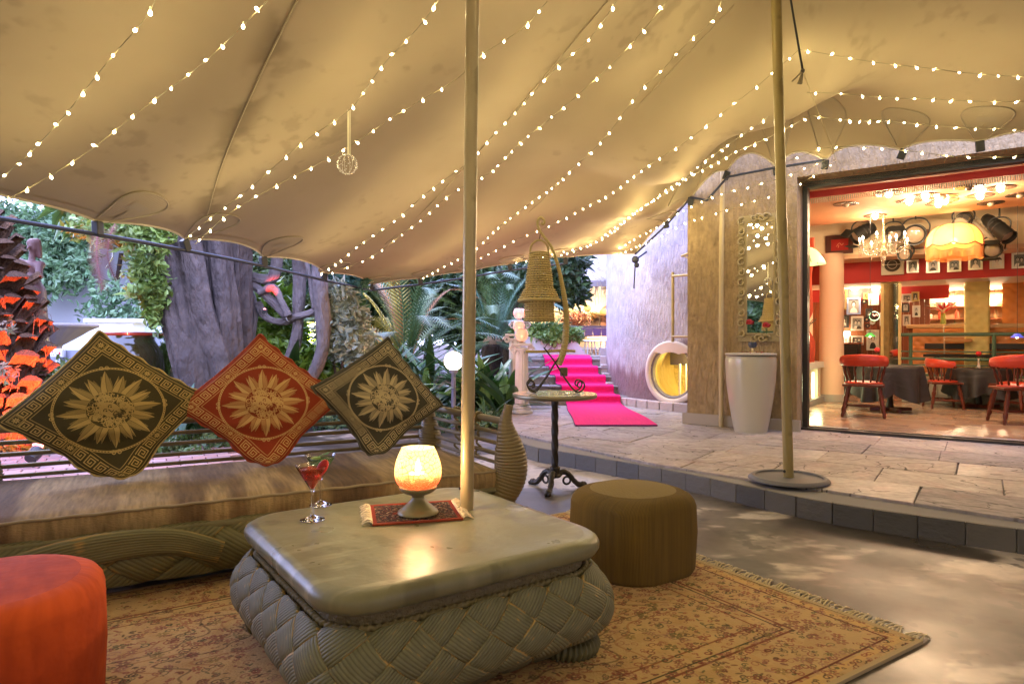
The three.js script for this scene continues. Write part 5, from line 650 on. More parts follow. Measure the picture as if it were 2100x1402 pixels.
const frondM = [mat([.06, .13, .05], .5, { transmission: .2, thickness: 0 }), mat([.10, .18, .06], .45, { transmission: .2, thickness: 0 }), mat([.36, .30, .04], .55, { transmission: .25, thickness: 0 }), mat([.36, .16, .05], .7, { transmission: .2, thickness: 0 }), mat([.08, .18, .11], .45, { transmission: .2, thickness: 0 })];
function cycad(label, pos, n, sc, sd, colr, trunkH = .5) { const t = thing('cycad', label, 'cycad', pos), R = rng(sd); t.scale.setScalar(sc); part('trunk', sweep([V(0, 0, 0), V(0, trunkH * .5, 0), V(0, trunkH, 0)], .16, 20, 14, { shape: (a, u) => 1 + .1 * sin(a * 8 + u * 30) * sin(u * 40) }), bark([.12, .09, .07], [.28, .21, .16], 770), t); part('crown_boss', ball(.15, 0, trunkH, 0, 12), mat([.2, .14, .08], .9), t);
  for (let i = 0; i < n; i++) { const a = i * 2.399 + R() * .3, e = i / n, f = part('frond', fronds[e < .35 ? 2 : e < .65 ? 0 : e < .85 ? 1 : 3], frondM[colr(i, R, a, e)], t, V(.08 * sin(a), trunkH + .05, .08 * cos(a))); f.rotation.order = 'YXZ'; f.rotation.set(e < .35 ? -.25 - R() * .3 : e < .85 ? -.05 : .3, a, (R() - .5) * .3); const k = .85 + R() * .3; f.scale.set(k, k, k); } return t; }
cycad('large cycad fanning yellow, rust and green fronds in the bed', V(P(832, 690, 11.6).x, .1, -11.6), 46, 1.38, 7, (i, R, a, e) => { const left = sin(a) < -.2; return R() < .17 ? 3 : left && R() < .75 ? 2 : R() < .5 ? 1 : R() < .5 ? 4 : 0; }, .5);
cycad('green cycad with stiff fronds close to the white columns', V(P(1010, 690, 12.6).x, .1, -12.6), 30, 1.25, 8, (i, R) => [0, 1, 4][R() * 3 | 0], .8);
cycad('upright young cycad behind the wicker lamp', V(P(1046, 680, 13.2).x, .3, -13.2), 18, .95, 9, (i, R, a, e) => e > .8 ? 3 : [0, 1][R() * 2 | 0], 1.0);
// dead brown palm frond hanging in front of the tree
{ const t = thing('dead_frond', 'dry reddish palm frond hanging below the tent edge', 'palm frond'), f = part('frond', fronds[1], mat([.17, .045, .03], .8, { transmission: .15, thickness: 0 }), t, P(205, 455, 6.6)); f.rotation.set(1.15, .35, 0); f.scale.setScalar(.62); const g = part('frond', fronds[0], mat([.17, .045, .03], .8, { transmission: .15, thickness: 0 }), t, P(240, 450, 6.7)); g.rotation.set(1.5, .2, .1); g.scale.setScalar(.5); }

// ---------- broad strap-leaved plants ----------
const straps = [leafG(.62, .105, .42, .3, 7), leafG(.72, .09, .6, .35, 7), leafG(.52, .115, .25, .25, 7), leafG(.6, .05, .5, .4, 7)];
const strapM = [[.045, .13, .045], [.06, .18, .045], [.11, .24, .07], [.06, .15, .085]].map(c => mat(c, .32, { map: tLeaf, transmission: .12, thickness: 0 }));
function strapPlant(label, pos, n, sc, sd, kinds = [0, 1, 2], mats = [0, 1, 2, 3], group = 'strap leaved plants in the bed') { const t = thing('strap_plant', label, 'plant', pos, 0, group), R = rng(sd); t.scale.setScalar(sc); for (let i = 0; i < n; i++) { const f = part('leaf', straps[kinds[R() * kinds.length | 0]], strapM[mats[R() * mats.length | 0]], t, V((R() - .5) * .16, 0, (R() - .5) * .16)); f.rotation.order = 'YXZ'; f.rotation.set(-(.55 + R() * .85), R() * 6.28, (R() - .5) * .6); f.scale.setScalar(.75 + R() * .5); } return t; }
{ const at = (px, D) => V((px - CX) / FOC * D, .0, -D), R = rng(120), common = 'glossy dark green strap leaved plant in the bed before the cycads';
  [[640, 10.2], [700, 10.4], [740, 9.9], [690, 9.4], [775, 10.5], [820, 10.2], [860, 9.9], [800, 9.5], [880, 10.6], [905, 10.0], [985, 10.1], [1010, 10.6], [1035, 10.2], [1000, 9.7], [960, 9.6], [1030, 9.6], [620, 9.6], [760, 9.2], [850, 9.3]].forEach(([x, D], i) => strapPlant(common, at(x, D).setY(.06 + .1 * ((i * 7) % 3)), 15, 1.28 + R() * .5, 130 + i));
  strapPlant('large leaved plant between the glazed jar and the tree trunk', V(P(365, 740, 7.0).x, .18, -7.0), 16, 1.05, 160, [0, 2], [0, 1, 3]); strapPlant('large leaved plant at the foot of the old tree', V(P(410, 740, 7.3).x, .18, -7.3), 16, .9, 161, [0, 1, 2], [0, 1]);
  strapPlant('upright narrow plant beside the glazed jar with one broad leaf', V(P(330, 740, 7.3).x, .35, -7.3), 5, .95, 162, [2], [2, 3]);
  for (const [x, D, k] of [[870, 8.7, 1], [940, 8.9, 2], [1000, 9.0, 3], [905, 8.3, 4]]) strapPlant('spiky grass leaved plant close to the globe lamp', at(x, D), 16, .75, 170 + k, [3], [2, 3], 'grassy plants by the globe lamp');
  // ferny and variegated shrubs behind the vines
  const shrub = (label, blobs, n, geo, c0, c1, sd) => { const t = thing('garden_shrub', label, 'shrub'); foliage('foliage', t, n, geo, leafMat, inBlobs(blobs), c0, c1, sd); const b = blobs[0][0]; part('stem', [0, 1, 2].map(i => sweep([V(b.x + i * .05, 0, b.z), V(b.x - .1 + i * .1, b.y * .6, b.z), V(b.x + (i - 1) * .2, b.y, b.z)], .02, 8, 5)), trunkBark, t); return t; };
  shrub('bright green fern mass behind the hanging vines', [[P(560, 700, 9.6), .5, .6, .4], [P(540, 640, 9.8), .4, .5, .4], [P(600, 760, 9.2), .6, .35, .4]], 900, midClump, [.14, .28, .02], [.28, .42, .05], 201);
  shrub('white edged variegated shrub right of the vines', [[P(700, 670, 9.0), .34, .42, .3], [P(690, 620, 9.1), .25, .3, .3], [P(720, 710, 9.0), .3, .2, .3]], 800, smallClump, [.28, .33, .24], [.55, .57, .44], 202);
  shrub('blue green shrub behind the loop of vine', [[P(690, 575, 9.5), .45, .2, .3], [P(660, 560, 9.6), .3, .2, .3]], 420, smallClump, [.08, .2, .15], [.14, .28, .2], 203);
  shrub('variegated shrub between the standing vines', [[P(575, 670, 10.2), .4, .4, .3], [P(560, 720, 10), .4, .3, .3]], 500, smallClump, [.22, .28, .14], [.42, .46, .3], 204);
  shrub('low leafy shrub against the low wall beside the stump', [[P(150, 770, 8.4), .5, .16, .25], [P(60, 800, 7.4), .5, .22, .3], [P(20, 780, 7.2), .4, .25, .3]], 600, smallClump, [.08, .15, .03], [.2, .26, .06], 205);
  const gc = new THREE.Group(); const bed = (R2) => { const a = R2(), D = 8.6 + R2() * 2.4, x = lerp(-2.4, .0, R2()) + (D > 9.6 ? 0 : -.2); return [V(x, .03 + R2() * .1, -D), .6 + R2() * .6]; };
  const I = foliage('ground_cover', scene, 1500, smallClump, leafMat, bed, [.10, .20, .09], [.2, .32, .18], 210); I.userData.kind = 'stuff'; I.userData.label = 'low small leaved ground cover in the planting bed';
  const I2 = foliage('ground_cover', scene, 1500, smallClump, leafMat, (R2) => [V(-6.5 + R2() * 3.4, .02 + R2() * .12, -6.6 - R2() * 2.4), .5 + R2() * .6], [.07, .14, .03], [.16, .24, .06], 211); I2.name = 'ground_cover_001'; I2.userData.kind = 'stuff'; I2.userData.label = 'low weeds round the palm stump and low wall';
}
// background trees closing the garden
function bgTree(label, blobs, n, geo, c0, c1, sd, foot) { const t = thing('garden_tree', label, 'tree', undefined, 0, 'trees behind the garden'); foliage('crown', t, n, geo, leafMat, inBlobs(blobs), c0, c1, sd); const b = blobs[0][0]; part('trunk', sweep([V(foot[0], 0, -foot[1]), V(foot[0] + .1, 1.2, -foot[1]), V(b.x, b.y, b.z)], u => .14 - .07 * u, 20, 10), trunkBark, t); part('limb', blobs.slice(1).map(q => sweep([V(foot[0] + .1, 1.3, -foot[1]), V((foot[0] + q[0].x) / 2, (1.5 + q[0].y) / 2 + .2, (-foot[1] + q[0].z) / 2), q[0]], u => .06 - .04 * u, 12, 6)), trunkBark, t); return t; }
bgTree('dark leafy tree spreading over the cycads', [[P(1090, 570, 13.5), 1.0, .45, .8], [P(1140, 545, 13), .6, .4, .6], [P(1000, 560, 14), 1.0, .4, .8], [P(930, 560, 14.5), .9, .5, .8], [P(1160, 590, 13), .35, .3, .4]], 1500, midClump, [.025, .06, .02], [.07, .13, .035], 220, [-.3, 14.2]);
bgTree('deep green tree behind the vines', [[P(620, 560, 13), 1.1, .7, .8], [P(520, 540, 13.5), .8, .8, .8], [P(720, 560, 14), 1.0, .6, .8], [P(800, 560, 15), 1.2, .8, .8], [P(660, 640, 13.5), .9, .6, .6]], 2000, midClump, [.04, .09, .02], [.13, .2, .05], 221, [-4.2, 14]);
bgTree('mid green tree closing the bed behind the large cycad', [[P(860, 620, 16), 1.6, .9, .8], [P(760, 640, 15.5), 1.2, .8, .8], [P(980, 640, 15.5), 1.1, .9, .8], [P(560, 680, 15), 1.2, .9, .7], [P(680, 700, 15), 1.4, .7, .7]], 2600, bigClump, [.03, .08, .025], [.10, .18, .06], 222, [-2.2, 16.5]);
bgTree('thin leafy tree before the pale sky beyond the bar', [[P(1195, 520, 21), .8, .8, .6], [P(1225, 540, 21), .5, .9, .5], [P(1190, 470, 21), 1, .7, .6]], 520, midClump, [.10, .2, .10], [.22, .34, .2], 223, [2.7, 21.5]);
{ // lit window glow beyond the vines: a garden shed wall with a warm lamp
  const c = P(632, 690, 12.0), t = thing('garden_lantern', 'bright white wall lantern glimpsed between the two standing vines', 'lantern', V(c.x, 0, c.z)); part('post', rod(V(0, 0, 0), V(0, c.y - .2, 0), .03), dark, t); part('lamp_globe', rbx(.34, .44, .2, .05, 0, c.y, 0), lamp([1, .93, .72], 5), t); part('hood', rbx(.44, .05, .3, .02, 0, c.y + .25, 0), mat([.6, .5, .1], .5), t); glow([1, .85, .42], 14, V(0, c.y - .05, .22), t, 5); }
{ // pink globe lamp on its post
  const c = P(930, 740, 8.6), r = 19.5 / FOC * 8.6, t = thing('globe_lamp', 'glowing pinkish white globe lamp on a short post in the bed', 'lamp', V(c.x, 0, c.z)); part('post', [cyl(.03, .03, c.y - r, 0, 0, 0, 12), cyl(.05, .06, .05, 0, c.y - r - .04, 0, 16)], mat([.25, .22, .3], .5), t); part('lamp_globe', ball(r, 0, c.y, 0, 28), lamp([1, .82, .74], 2.6), t); glow([1, .42, .34], 1.9, V(0, c.y, 0), t, 6); }

// ---------- white columns with candle globes, planter ----------
const white = mat([.5, .48, .48], .6, { bumpMap: tNoise, bumpScale: .004 });
function column(label, pos, H, sc = 1) { const t = thing('ionic_column', label, 'column', pos, 0, 'white columns by the stairs'); part('base', smoothLathe([[.001, 0], [.15, 0], [.15, .04], [.135, .05], [.14, .08], [.12, .1], [.115, .12], [.1, .125]], 32, 40), white, t);
  part('shaft', sweep([V(0, .11, 0), V(0, H / 2, 0), V(0, H - .12, 0)], u => .102 - .014 * u, 20, 80, { shape: a => 1 - .07 * Math.pow(Math.abs(sin(a * 8)), .6) }), white, t); part('capital', [smoothLathe([[.088, H - .12], [.1, H - .1], [.11, H - .08], [.10, H - .06], [.001, H - .06]], 32, 30), rbx(.30, .035, .26, .008, 0, H - .015, 0)], white, t);
  for (const s of [1, -1]) for (const z of [.07, -.07]) { const p = []; for (let i = 0; i < 24; i++) { const a = i * .52, r = .052 * (1 - i / 30); p.push(V(s * (.125 + r * cos(a)), H - .085 + r * sin(a), z)); } part('volute', sweep(p, u => .016 - .008 * u, 50, 6), white, t); } for (let k = 0; k < 8; k++) { const a = k / 8 * 6.283, f = part('acanthus', leafG(.09, .06, -.3, .2, 4), white, t, V(.09 * sin(a), H - .16, .09 * cos(a))); f.rotation.order = 'YXZ'; f.rotation.set(-1.25, a, 0); } return t; }
function globe(label, pos, tint) { const t = thing('candle_globe', label, 'candle holder', pos, 0, 'pink glass globes by the stairs'); part('lamp_glass', smoothLathe([[.02, .03], [.06, .05], [.088, .1], [.09, .14], [.075, .185], [.06, .205]], 28, 30), mat([.9, .58, .48], .35, { transmission: .5, thickness: 0, emissive: new THREE.Color(1, .5, .3), emissiveIntensity: .05 }), t); part('foot', smoothLathe([[.001, 0], [.05, 0], [.052, .01], [.02, .02], [.022, .035]], 20, 20), mat([.25, .22, .18], .5), t); part('candle_flame', ball(.012, 0, .1, 0, 8), lamp([1, .7, .35], 3), t); glow([1, .55, .25], .03, V(0, .1, 0), t, 1); }
{ const c1 = V(P(1070, 812, 9.35).x, .15, -9.3), c2 = V(P(1056, 790, 10.2).x, .13, -10.15), c3 = V(P(1066, 770, 11.0).x, .3, -10.95);
  column('white fluted column beside the bottom step, the nearest to the terrace', c1, .98); column('white fluted column half hidden by leaves behind the first column', c2, 1.14); column('tall white column standing back against the stairs', c3, 1.2);
  globe('pink glass candle globe on the front column', c1.clone().setY(1.13)); globe('pink glass candle globe on the half hidden column', c2.clone().add(V(.06, 1.14, 0))); globe('pink glass candle globe on the back column', c3.clone().add(V(-.02, 1.2, 0))); globe('pink glass candle globe standing higher behind the others', c3.clone().add(V(.12, 1.2, -.1)));
  const pl = thing('stone_planter', 'pale stone planter of trailing green plants at the head of the stairs', 'planter', V(P(1130, 700, 12.3).x - .06, .87, -12.35)); part('trough', prism([[-.62, 0], [.72, 0], [.46, .34], [-.62, .36]], .5, .012).translate(0, 0, -.25), mat([.58, .58, .6], .85, { bumpMap: rep(tStuccoB, 1), bumpScale: .006 }), pl);
  foliage('foliage', pl, 420, smallClump, leafMat, inBlobs([[V(-.3, .46, 0), .35, .14, .25], [V(.15, .46, 0), .35, .14, .25], [V(.45, .38, .05), .18, .14, .25], [V(.1, .36, .25), .3, .1, .08]]), [.12, .24, .04], [.26, .38, .09], 230); part('soil', bx(1.05, .02, .44, -.08, .35, 0), mat([.1, .07, .05], 1), pl); }

// ---------- thatched bar at the back ----------
{ const D = 15.6, t = thing('thatched_bar', 'thatched garden bar glowing warm behind a purple tiled counter', 'bar'), p = (px, py, d = D) => P(px, py, d), wallM = mat([.78, .70, .54], .8, { bumpMap: tNoise, bumpScale: .004 });
  part('back_wall', boxUV(bx(6.5, 3.1, .2, 3.3, 1.9, -19.2)), wallM, t); part('side_wall', boxUV(bx(.2, 3.1, 3.4, .35, 1.9, -17.6)), wallM, t); part('fireplace', [rbx(1.5, 1.5, .5, .02, 2.1, 1.25, -18.6)], wallM, t); part('hearth', rbx(.78, .42, .1, .01, P(1200, 660, 18.3).x, P(1200, 660, 18.3).y, -18.33), mat([.10, .06, .04], .8), t); part('mantel', rbx(.86, .05, .14, .01, P(1200, 648, 18.3).x, P(1200, 647, 18.3).y, -18.36), mat([.45, .32, .2], .7), t);
  const ar = P(1248, 655, 18.3); part('arch_niche', [cyl(.22, .22, .06, 0, 0, 0, 24).rotateX(PI / 2).translate(ar.x, ar.y + .18, -18.3), bx(.44, .5, .06, ar.x, ar.y - .06, -18.33)], mat([.2, .09, .06], .8), t); part('vase', ball(.16, ar.x, ar.y + .2, -18.2, 14).scale(1, 1, 1), mat([.06, .1, .22], .3), t);
  const ct = part('counter', boxUV(bx(4.4, .05, .7, 2.9, 1.49, -D - .3)), mat([.16, .11, .14], .3), t); const R = rng(300), tm = [[.13, .075, .17], [.17, .085, .18], [.11, .07, .15], [.2, .11, .16]].map(c => mat(c, .3)); for (let i = 0; i < 22; i++) part('fascia_tile', rbx(.194, .19, .02, .004), tm[R() * 4 | 0], ct, V(.82 + i * .2, 1.365, -D + .04));
  part('bar_front', boxUV(bx(4.4, .95, .12, 2.9, .8, -D - .45)), wallM, t); part('shelf', bx(3.4, .05, .4, 3.0, .98, -D - .2), wallM, t);
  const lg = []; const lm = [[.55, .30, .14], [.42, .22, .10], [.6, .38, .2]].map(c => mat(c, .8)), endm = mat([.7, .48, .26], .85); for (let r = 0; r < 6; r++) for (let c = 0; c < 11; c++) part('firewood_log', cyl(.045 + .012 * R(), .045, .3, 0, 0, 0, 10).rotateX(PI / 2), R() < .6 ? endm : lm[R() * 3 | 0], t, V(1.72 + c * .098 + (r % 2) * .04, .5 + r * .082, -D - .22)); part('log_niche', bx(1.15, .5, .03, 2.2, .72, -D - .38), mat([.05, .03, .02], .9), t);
  // thatch: sloping roof with ragged straw eaves
  const th = mat([.34, .29, .27], .95), th2 = mat([.5, .4, .26], .95); part('roof', prism([[0, 0], [3.6, 1.5], [3.6, 1.62], [0, .14]], 7).rotateY(PI / 2).translate(.1, 2.42, -D + .35 + .0), th, t); const st = []; for (let i = 0; i < 900; i++) { const x = .15 + R() * 5.0, l = .25 + R() * .35, z = -D + .35 - R() * .3, y = 2.44 + R() * .16; st.push(rod(V(x, y, z), V(x + (R() - .5) * .12, y - l, z + .08 + (R() - .5) * .1), .006, 4, .002)); } const ev = part('thatch_straw', st, th2, t); ev.userData.kind = 'stuff'; const st2 = []; for (let i = 0; i < 700; i++) { const x = .1 + R() * 5.0, u = R() * .7, z = -D + .35 - u * 3.4, y = 2.6 + u * 1.42; st2.push(rod(V(x, y, z), V(x + (R() - .5) * .25, y - .12, z + .38), .009, 4, .004)); } part('thatch_straw', st2, th, t).userData.kind = 'stuff';
  part('post', [cyl(.06, .06, 2.1, .6, .45, -D + .3, 10), cyl(.06, .06, 2.1, 4.6, .45, -D + .3, 10)], mat([.3, .2, .12], .8), t);
  foliage('garland', t, 120, smallClump, leafMat, R2 => { const u = R2(); return [V(lerp(1.35, 2.9, u), 2.05 - .22 * sin(u * PI) + (R2() - .5) * .12, -18.25 + R2() * .1), .5 + R2() * .4]; }, [.25, .24, .08], [.45, .2, .08], 310); for (const [x, y, s] of [[1205, 640, 1], [1172, 645, .7], [1238, 648, 1.1]]) part('basket', ball(.1 * s, ...P(x, y - 8, 18.1).toArray(), 10).scale(1, 1, 1), mat([.45, .28, .12], .8), t);
  const hb = P(1182, 664, 17.6); foliage('flower_branch', t, 90, smallClump, leafMat, inBlob(V(hb.x, hb.y + .1, hb.z), .4, .25, .2), [.4, .16, .12], [.55, .3, .22], 311);
  const l1 = V(1.6, 2.45, -17.4), l2 = V(3.0, 2.45, -17.4); for (const l of [l1, l2]) { part('lamp_bulb', ball(.06, l.x, l.y, l.z, 12), lamp([1, .75, .42], 10), t); glow([1, .72, .40], 8, l, t, 4); } const l3 = V(2.2, 1.2, -D + .25); part('lamp_strip', bx(1.2, .02, .02, 2.4, 1.24, -D - .1), lamp([1, .6, .25], 5), t); glow([1, .6, .28], 1.0, V(2.4, 1.2, -D - .05), t, 3);
  // stools
  const s = thing('bar_stool', 'white wooden bar stool with splayed legs at the garden bar', 'stool', V(P(1210, 700, 14.9).x, .46, -14.9), 0, 'white stools at the garden bar'); part('seat', smoothLathe([[.001, .72], [.15, .72], [.175, .705], [.17, .685], [.001, .68]], 28, 30), mat([.72, .7, .7], .5), s); for (let k = 0; k < 4; k++) { const a = k * PI / 2 + .5; part('leg', rod(V(.2 * cos(a), 0, .2 * sin(a)), V(.11 * cos(a), .69, .11 * sin(a)), .016, 8), mat([.72, .7, .7], .5), s); } part('foot_ring', torus(.172, .009, 0, .24, 0, 30), mat([.72, .7, .7], .5), s); copyOf(s, V(P(1240, 700, 14.9).x + .03, .46, -14.9), .4); 
}

// ---------- restaurant room ----------
const cream = mat([.74, .60, .38], .8, { bumpMap: tNoise, bumpScale: .004 }), redP = mat([.46, .035, .03], .75), tFloor = tex(512, 512, (u, v) => { const r = Math.floor(v * 8), a = aniso(u + hash(r, 1, 2), v, 4, 64, 4, 800), k = hash(r, Math.floor((u + hash(r, 5, 2)) * 3), 7); return mix3([.55, .44, .36], [.76, .66, .57], .55 * a + .45 * k); });
const woodM = (c0, c1, sd, r = .4) => mat(0xffffff, r, { map: tex(128, 256, (u, v) => mix3(c0, c1, aniso(u, v, 16, 2, 4, sd))) }), redWood = woodM([.26, .085, .03], [.46, .19, .075], 810, .3), panelWood = woodM([.42, .20, .09], [.62, .34, .17], 811, .5), leather = mat([.50, .045, .02], .35, { bumpMap: tNoise, bumpScale: .002 }), darkWood = woodM([.07, .04, .025], [.16, .09, .05], 812, .4);
const XR = 6.4, XL = -1.14;
part('room_floor', boxUV(bx(XR - XL, .14, 8.4, (XR + XL) / 2, -.072, -4.31)), mat(0xffffff, .22, { map: rep(tFloor, .7), bumpMap: rep(tNoise, 1), bumpScale: .0015 }), bld);
part('room_ceiling', boxUV(bx(XR - XL, .12, 2.9, (XR + XL) / 2, 2.87, -1.57)), plasterIn, bld);
part('ceiling_edge', boxUV(bx(XR - XL, .72, .1, (XR + XL) / 2, 3.23, -3.06)), plasterIn, bld);
part('bulkhead', boxUV(bx(XR - XL, 1.15, .1, (XR + XL) / 2, 3.03, -4.25)), cream, bld);
part('soffit', bx(XR - XL, .06, .75, (XR + XL) / 2, 2.42, -4.57), mat([.7, .45, .28], .8), bld);
part('red_band', bx(XR - XL, .40, .06, (XR + XL) / 2, 2.23, -4.92), redP, bld);
part('low_ceiling', bx(XR - XL, .08, 3.6, (XR + XL) / 2, 2.07, -6.7), mat([.66, .46, .32], .8), bld);
part('back_wall', bx(XR - XL, 3.6, .12, (XR + XL) / 2, 1.8, -8.42), panelWood, bld);
part('room_wall', bx(.12, 3.6, 8.2, XL - .0, 1.8, -4.4), mat([.68, .42, .26], .8), bld); part('room_wall', bx(.12, 3.6, 8.2, XR + .06, 1.8, -4.4), plasterIn, bld);
{ // curtain pelmet with a bead fringe inside the door head
  const v = part('pelmet', bx(4.4, .075, .03, 2.0, 2.76, -.42), redP, bld); const fr = [], R = rng(400); for (let x = -.15; x < 4.1; x += .021) { fr.push(cyl(.005, .008, .06, x, 2.655, -.42, 5)); } const f = part('bead_fringe', fr, mat([.55, .45, .3], .6), v); f.userData.kind = 'stuff'; }
const T = (name, label, cat, lp, turn = 0, group) => thing(name, label, cat, FW(lp.x, lp.y, lp.z), FA + turn, group);
const onCeil = (px, py) => { const h = 2.95, D = FOC * (h - EYE) / (CY - py), w = P(px, py, D).sub(OF).applyAxisAngle(V(0, 1, 0), -FA); return w; };
const onFl = (px, py) => { const w = G(px, py, .15).sub(OF).applyAxisAngle(V(0, 1, 0), -FA); return w; };
// downlights
const lampW = [1, .70, .42];
[[1735, 419, 0], [1795, 443, 1], [1823, 398, 1], [1898, 402, 1], [1865, 413, 1], [1935, 404, 0], [1938, 412, 1], [1988, 384, 0], [2010, 402, 1], [2052, 386, 1], [2032, 417, 0], [2092, 400, 0], [1925, 418, 1]].forEach(([x, y, on], i) => { const p = onCeil(x, y); if (p.z < -2.9) p.z = -2.9; const t = T('downlight', on ? 'lit ceiling downlight in a mirrored disc inside the restaurant' : 'unlit ceiling downlight in a dark disc inside the restaurant', 'ceiling light', p, 0, on ? 'lit downlights in the restaurant ceiling' : 'unlit downlights in the restaurant ceiling');
  part('trim_ring', lathe([[.055, -.004], [.15, .0], [.152, .006], [.15, .010]], 28), mat([.14, .08, .05], .25, { metalness: .5 }), t).position.y = .0; part('lamp_bulb', new THREE.SphereGeometry(.038, 14, 8), on ? lamp([1, .82, .55], 16) : mat([.4, .3, .2], .3), t, V(0, -.006, 0)); if (on) glow(lampW, 1.1, V(0, -.06, 0), t, 2); });
{ // round concrete column and the low light-box wall with curtain
  const c = onFl(1706, 822), t = T('round_column', 'smooth round pink plaster column inside the doorway', 'column', V(c.x, 0, c.z)); part('shaft', cyl(.19, .185, 2.48, 0, .0, 0, 36), mat([.72, .48, .33], .75, { bumpMap: tNoise, bumpScale: .004 }), t); part('base', cyl(.21, .2, .12, 0, 0, 0, 36), mat([.34, .3, .26], .8), t);
  const a = onFl(1660, 832), s = T('light_box_wall', 'low plaster wall with glowing green panels under the curtain', 'wall', V(-.62, 0, -2.7)); part('ledge', rbx(.34, .1, 2.2, .01, 0, .62, -.3), mat([.6, .55, .48], .6), s); for (const z of [.75, .05, -.65]) { part('pier', bx(.3, .58, .24, 0, .29, z - .3), mat([.62, .5, .36], .8), s); } for (const z of [.4, -.3]) { part('lamp_panel', bx(.02, .42, .4, .1, .3, z - .3), lamp([.95, 1, .55], .9), s); glow([.9, 1, .5], .12, V(.2, .3, z - .3), s, 3); } part('stone_foot', bx(.36, .1, 2.2, .0, .05, -.3), mat([.3, .27, .24], .8), s);
  const cu = T('curtain', 'red velvet curtain tied back with a gold fringe at the doorway', 'curtain', V(-.56, 0, -2.55)), tie = 1.25; part('drape', sheet(60, 50, (u, v) => { const y = lerp(.7, 2.55, v), k = lerp(.11, .17, ss(.75, 0, Math.abs(y - tie))) * (1 + .55 * ss(tie, 2.4, y) + .35 * ss(tie, .7, y)), a = u * 2 * PI, f = 1 + .24 * sin(a * 9 + y * 2) + .1 * sin(a * 5); const pinch = 1 - .42 * Math.exp(-Math.pow((y - tie) / .14, 2)); return [k * pinch * f * cos(a) * 1.1, y, k * pinch * f * sin(a) * .8]; }), mat([.42, .055, .02], .8, { sheen: 1 }), cu);
  part('tie_back', torus(.1, .022, 0, tie, 0, 24), mat([.6, .45, .2], .7), cu); const fr = []; for (let i = 0; i < 60; i++) { const a = i / 60 * 6.283; fr.push(rod(V(.11 * cos(a), tie, .11 * sin(a)), V(.115 * cos(a), tie - .07, .115 * sin(a)), .004, 4)); } const q = []; for (let i = 0; i < 40; i++) { const u = i / 39; q.push(rod(V(.12 - .1 * u + .1 * sin(u * 3), 2.5 - u * .65, .14), V(.12 - .1 * u + .1 * sin(u * 3), 2.44 - u * .65, .16), .006, 4)); } part('fringe', [...fr, ...q], mat([.62, .48, .24], .7), cu);
  const tl = T('glass_lamp', 'green and cream stained glass pendant lamp by the door frame', 'lamp', V(-.32, 2.12, -1.75)); part('lamp_shade', sheet(12, 6, (u, v) => { const a = u * 2 * PI, r = .26 * Math.pow(v, .7) + .03; return [r * cos(a), .2 - .24 * Math.pow(v, 1.6), r * sin(a)]; }), mat([.75, .85, .5], .4, { transmission: .4, thickness: 0, emissive: new THREE.Color(.8, .95, .5), emissiveIntensity: .25 }), tl); part('rib', [0, 1, 2, 3, 4, 5].map(i => sweep([V(.03 * cos(i * 1.047), .205, .03 * sin(i * 1.047)), V(.2 * cos(i * 1.047), .09, .2 * sin(i * 1.047)), V(.295 * cos(i * 1.047), -.04, .295 * sin(i * 1.047))], .006, 12, 4)), mat([.08, .2, .06], .5), tl); part('chain', rod(V(0, .2, 0), V(0, .68, 0), .006, 4), dark, tl); glow([.9, 1, .6], .2, V(0, .0, 0), tl, 2);
  const by = T('plant_stand', 'bare twig arrangement beside the curtain', 'plant', V(-.5, .67, -1.9)); const tw = []; const R = rng(410); for (let i = 0; i < 8; i++) tw.push(sweep([V(0, 0, 0), V((R() - .3) * .15, .35, (R() - .5) * .1), V((R() - .2) * .4, .55 + R() * .15, (R() - .5) * .2)], .005, 10, 4)); part('twig', tw, mat([.12, .1, .06], .8), by); part('pot', cyl(.05, .07, .12, 0, 0, 0, 14), mat([.5, .4, .3], .6), by);
}
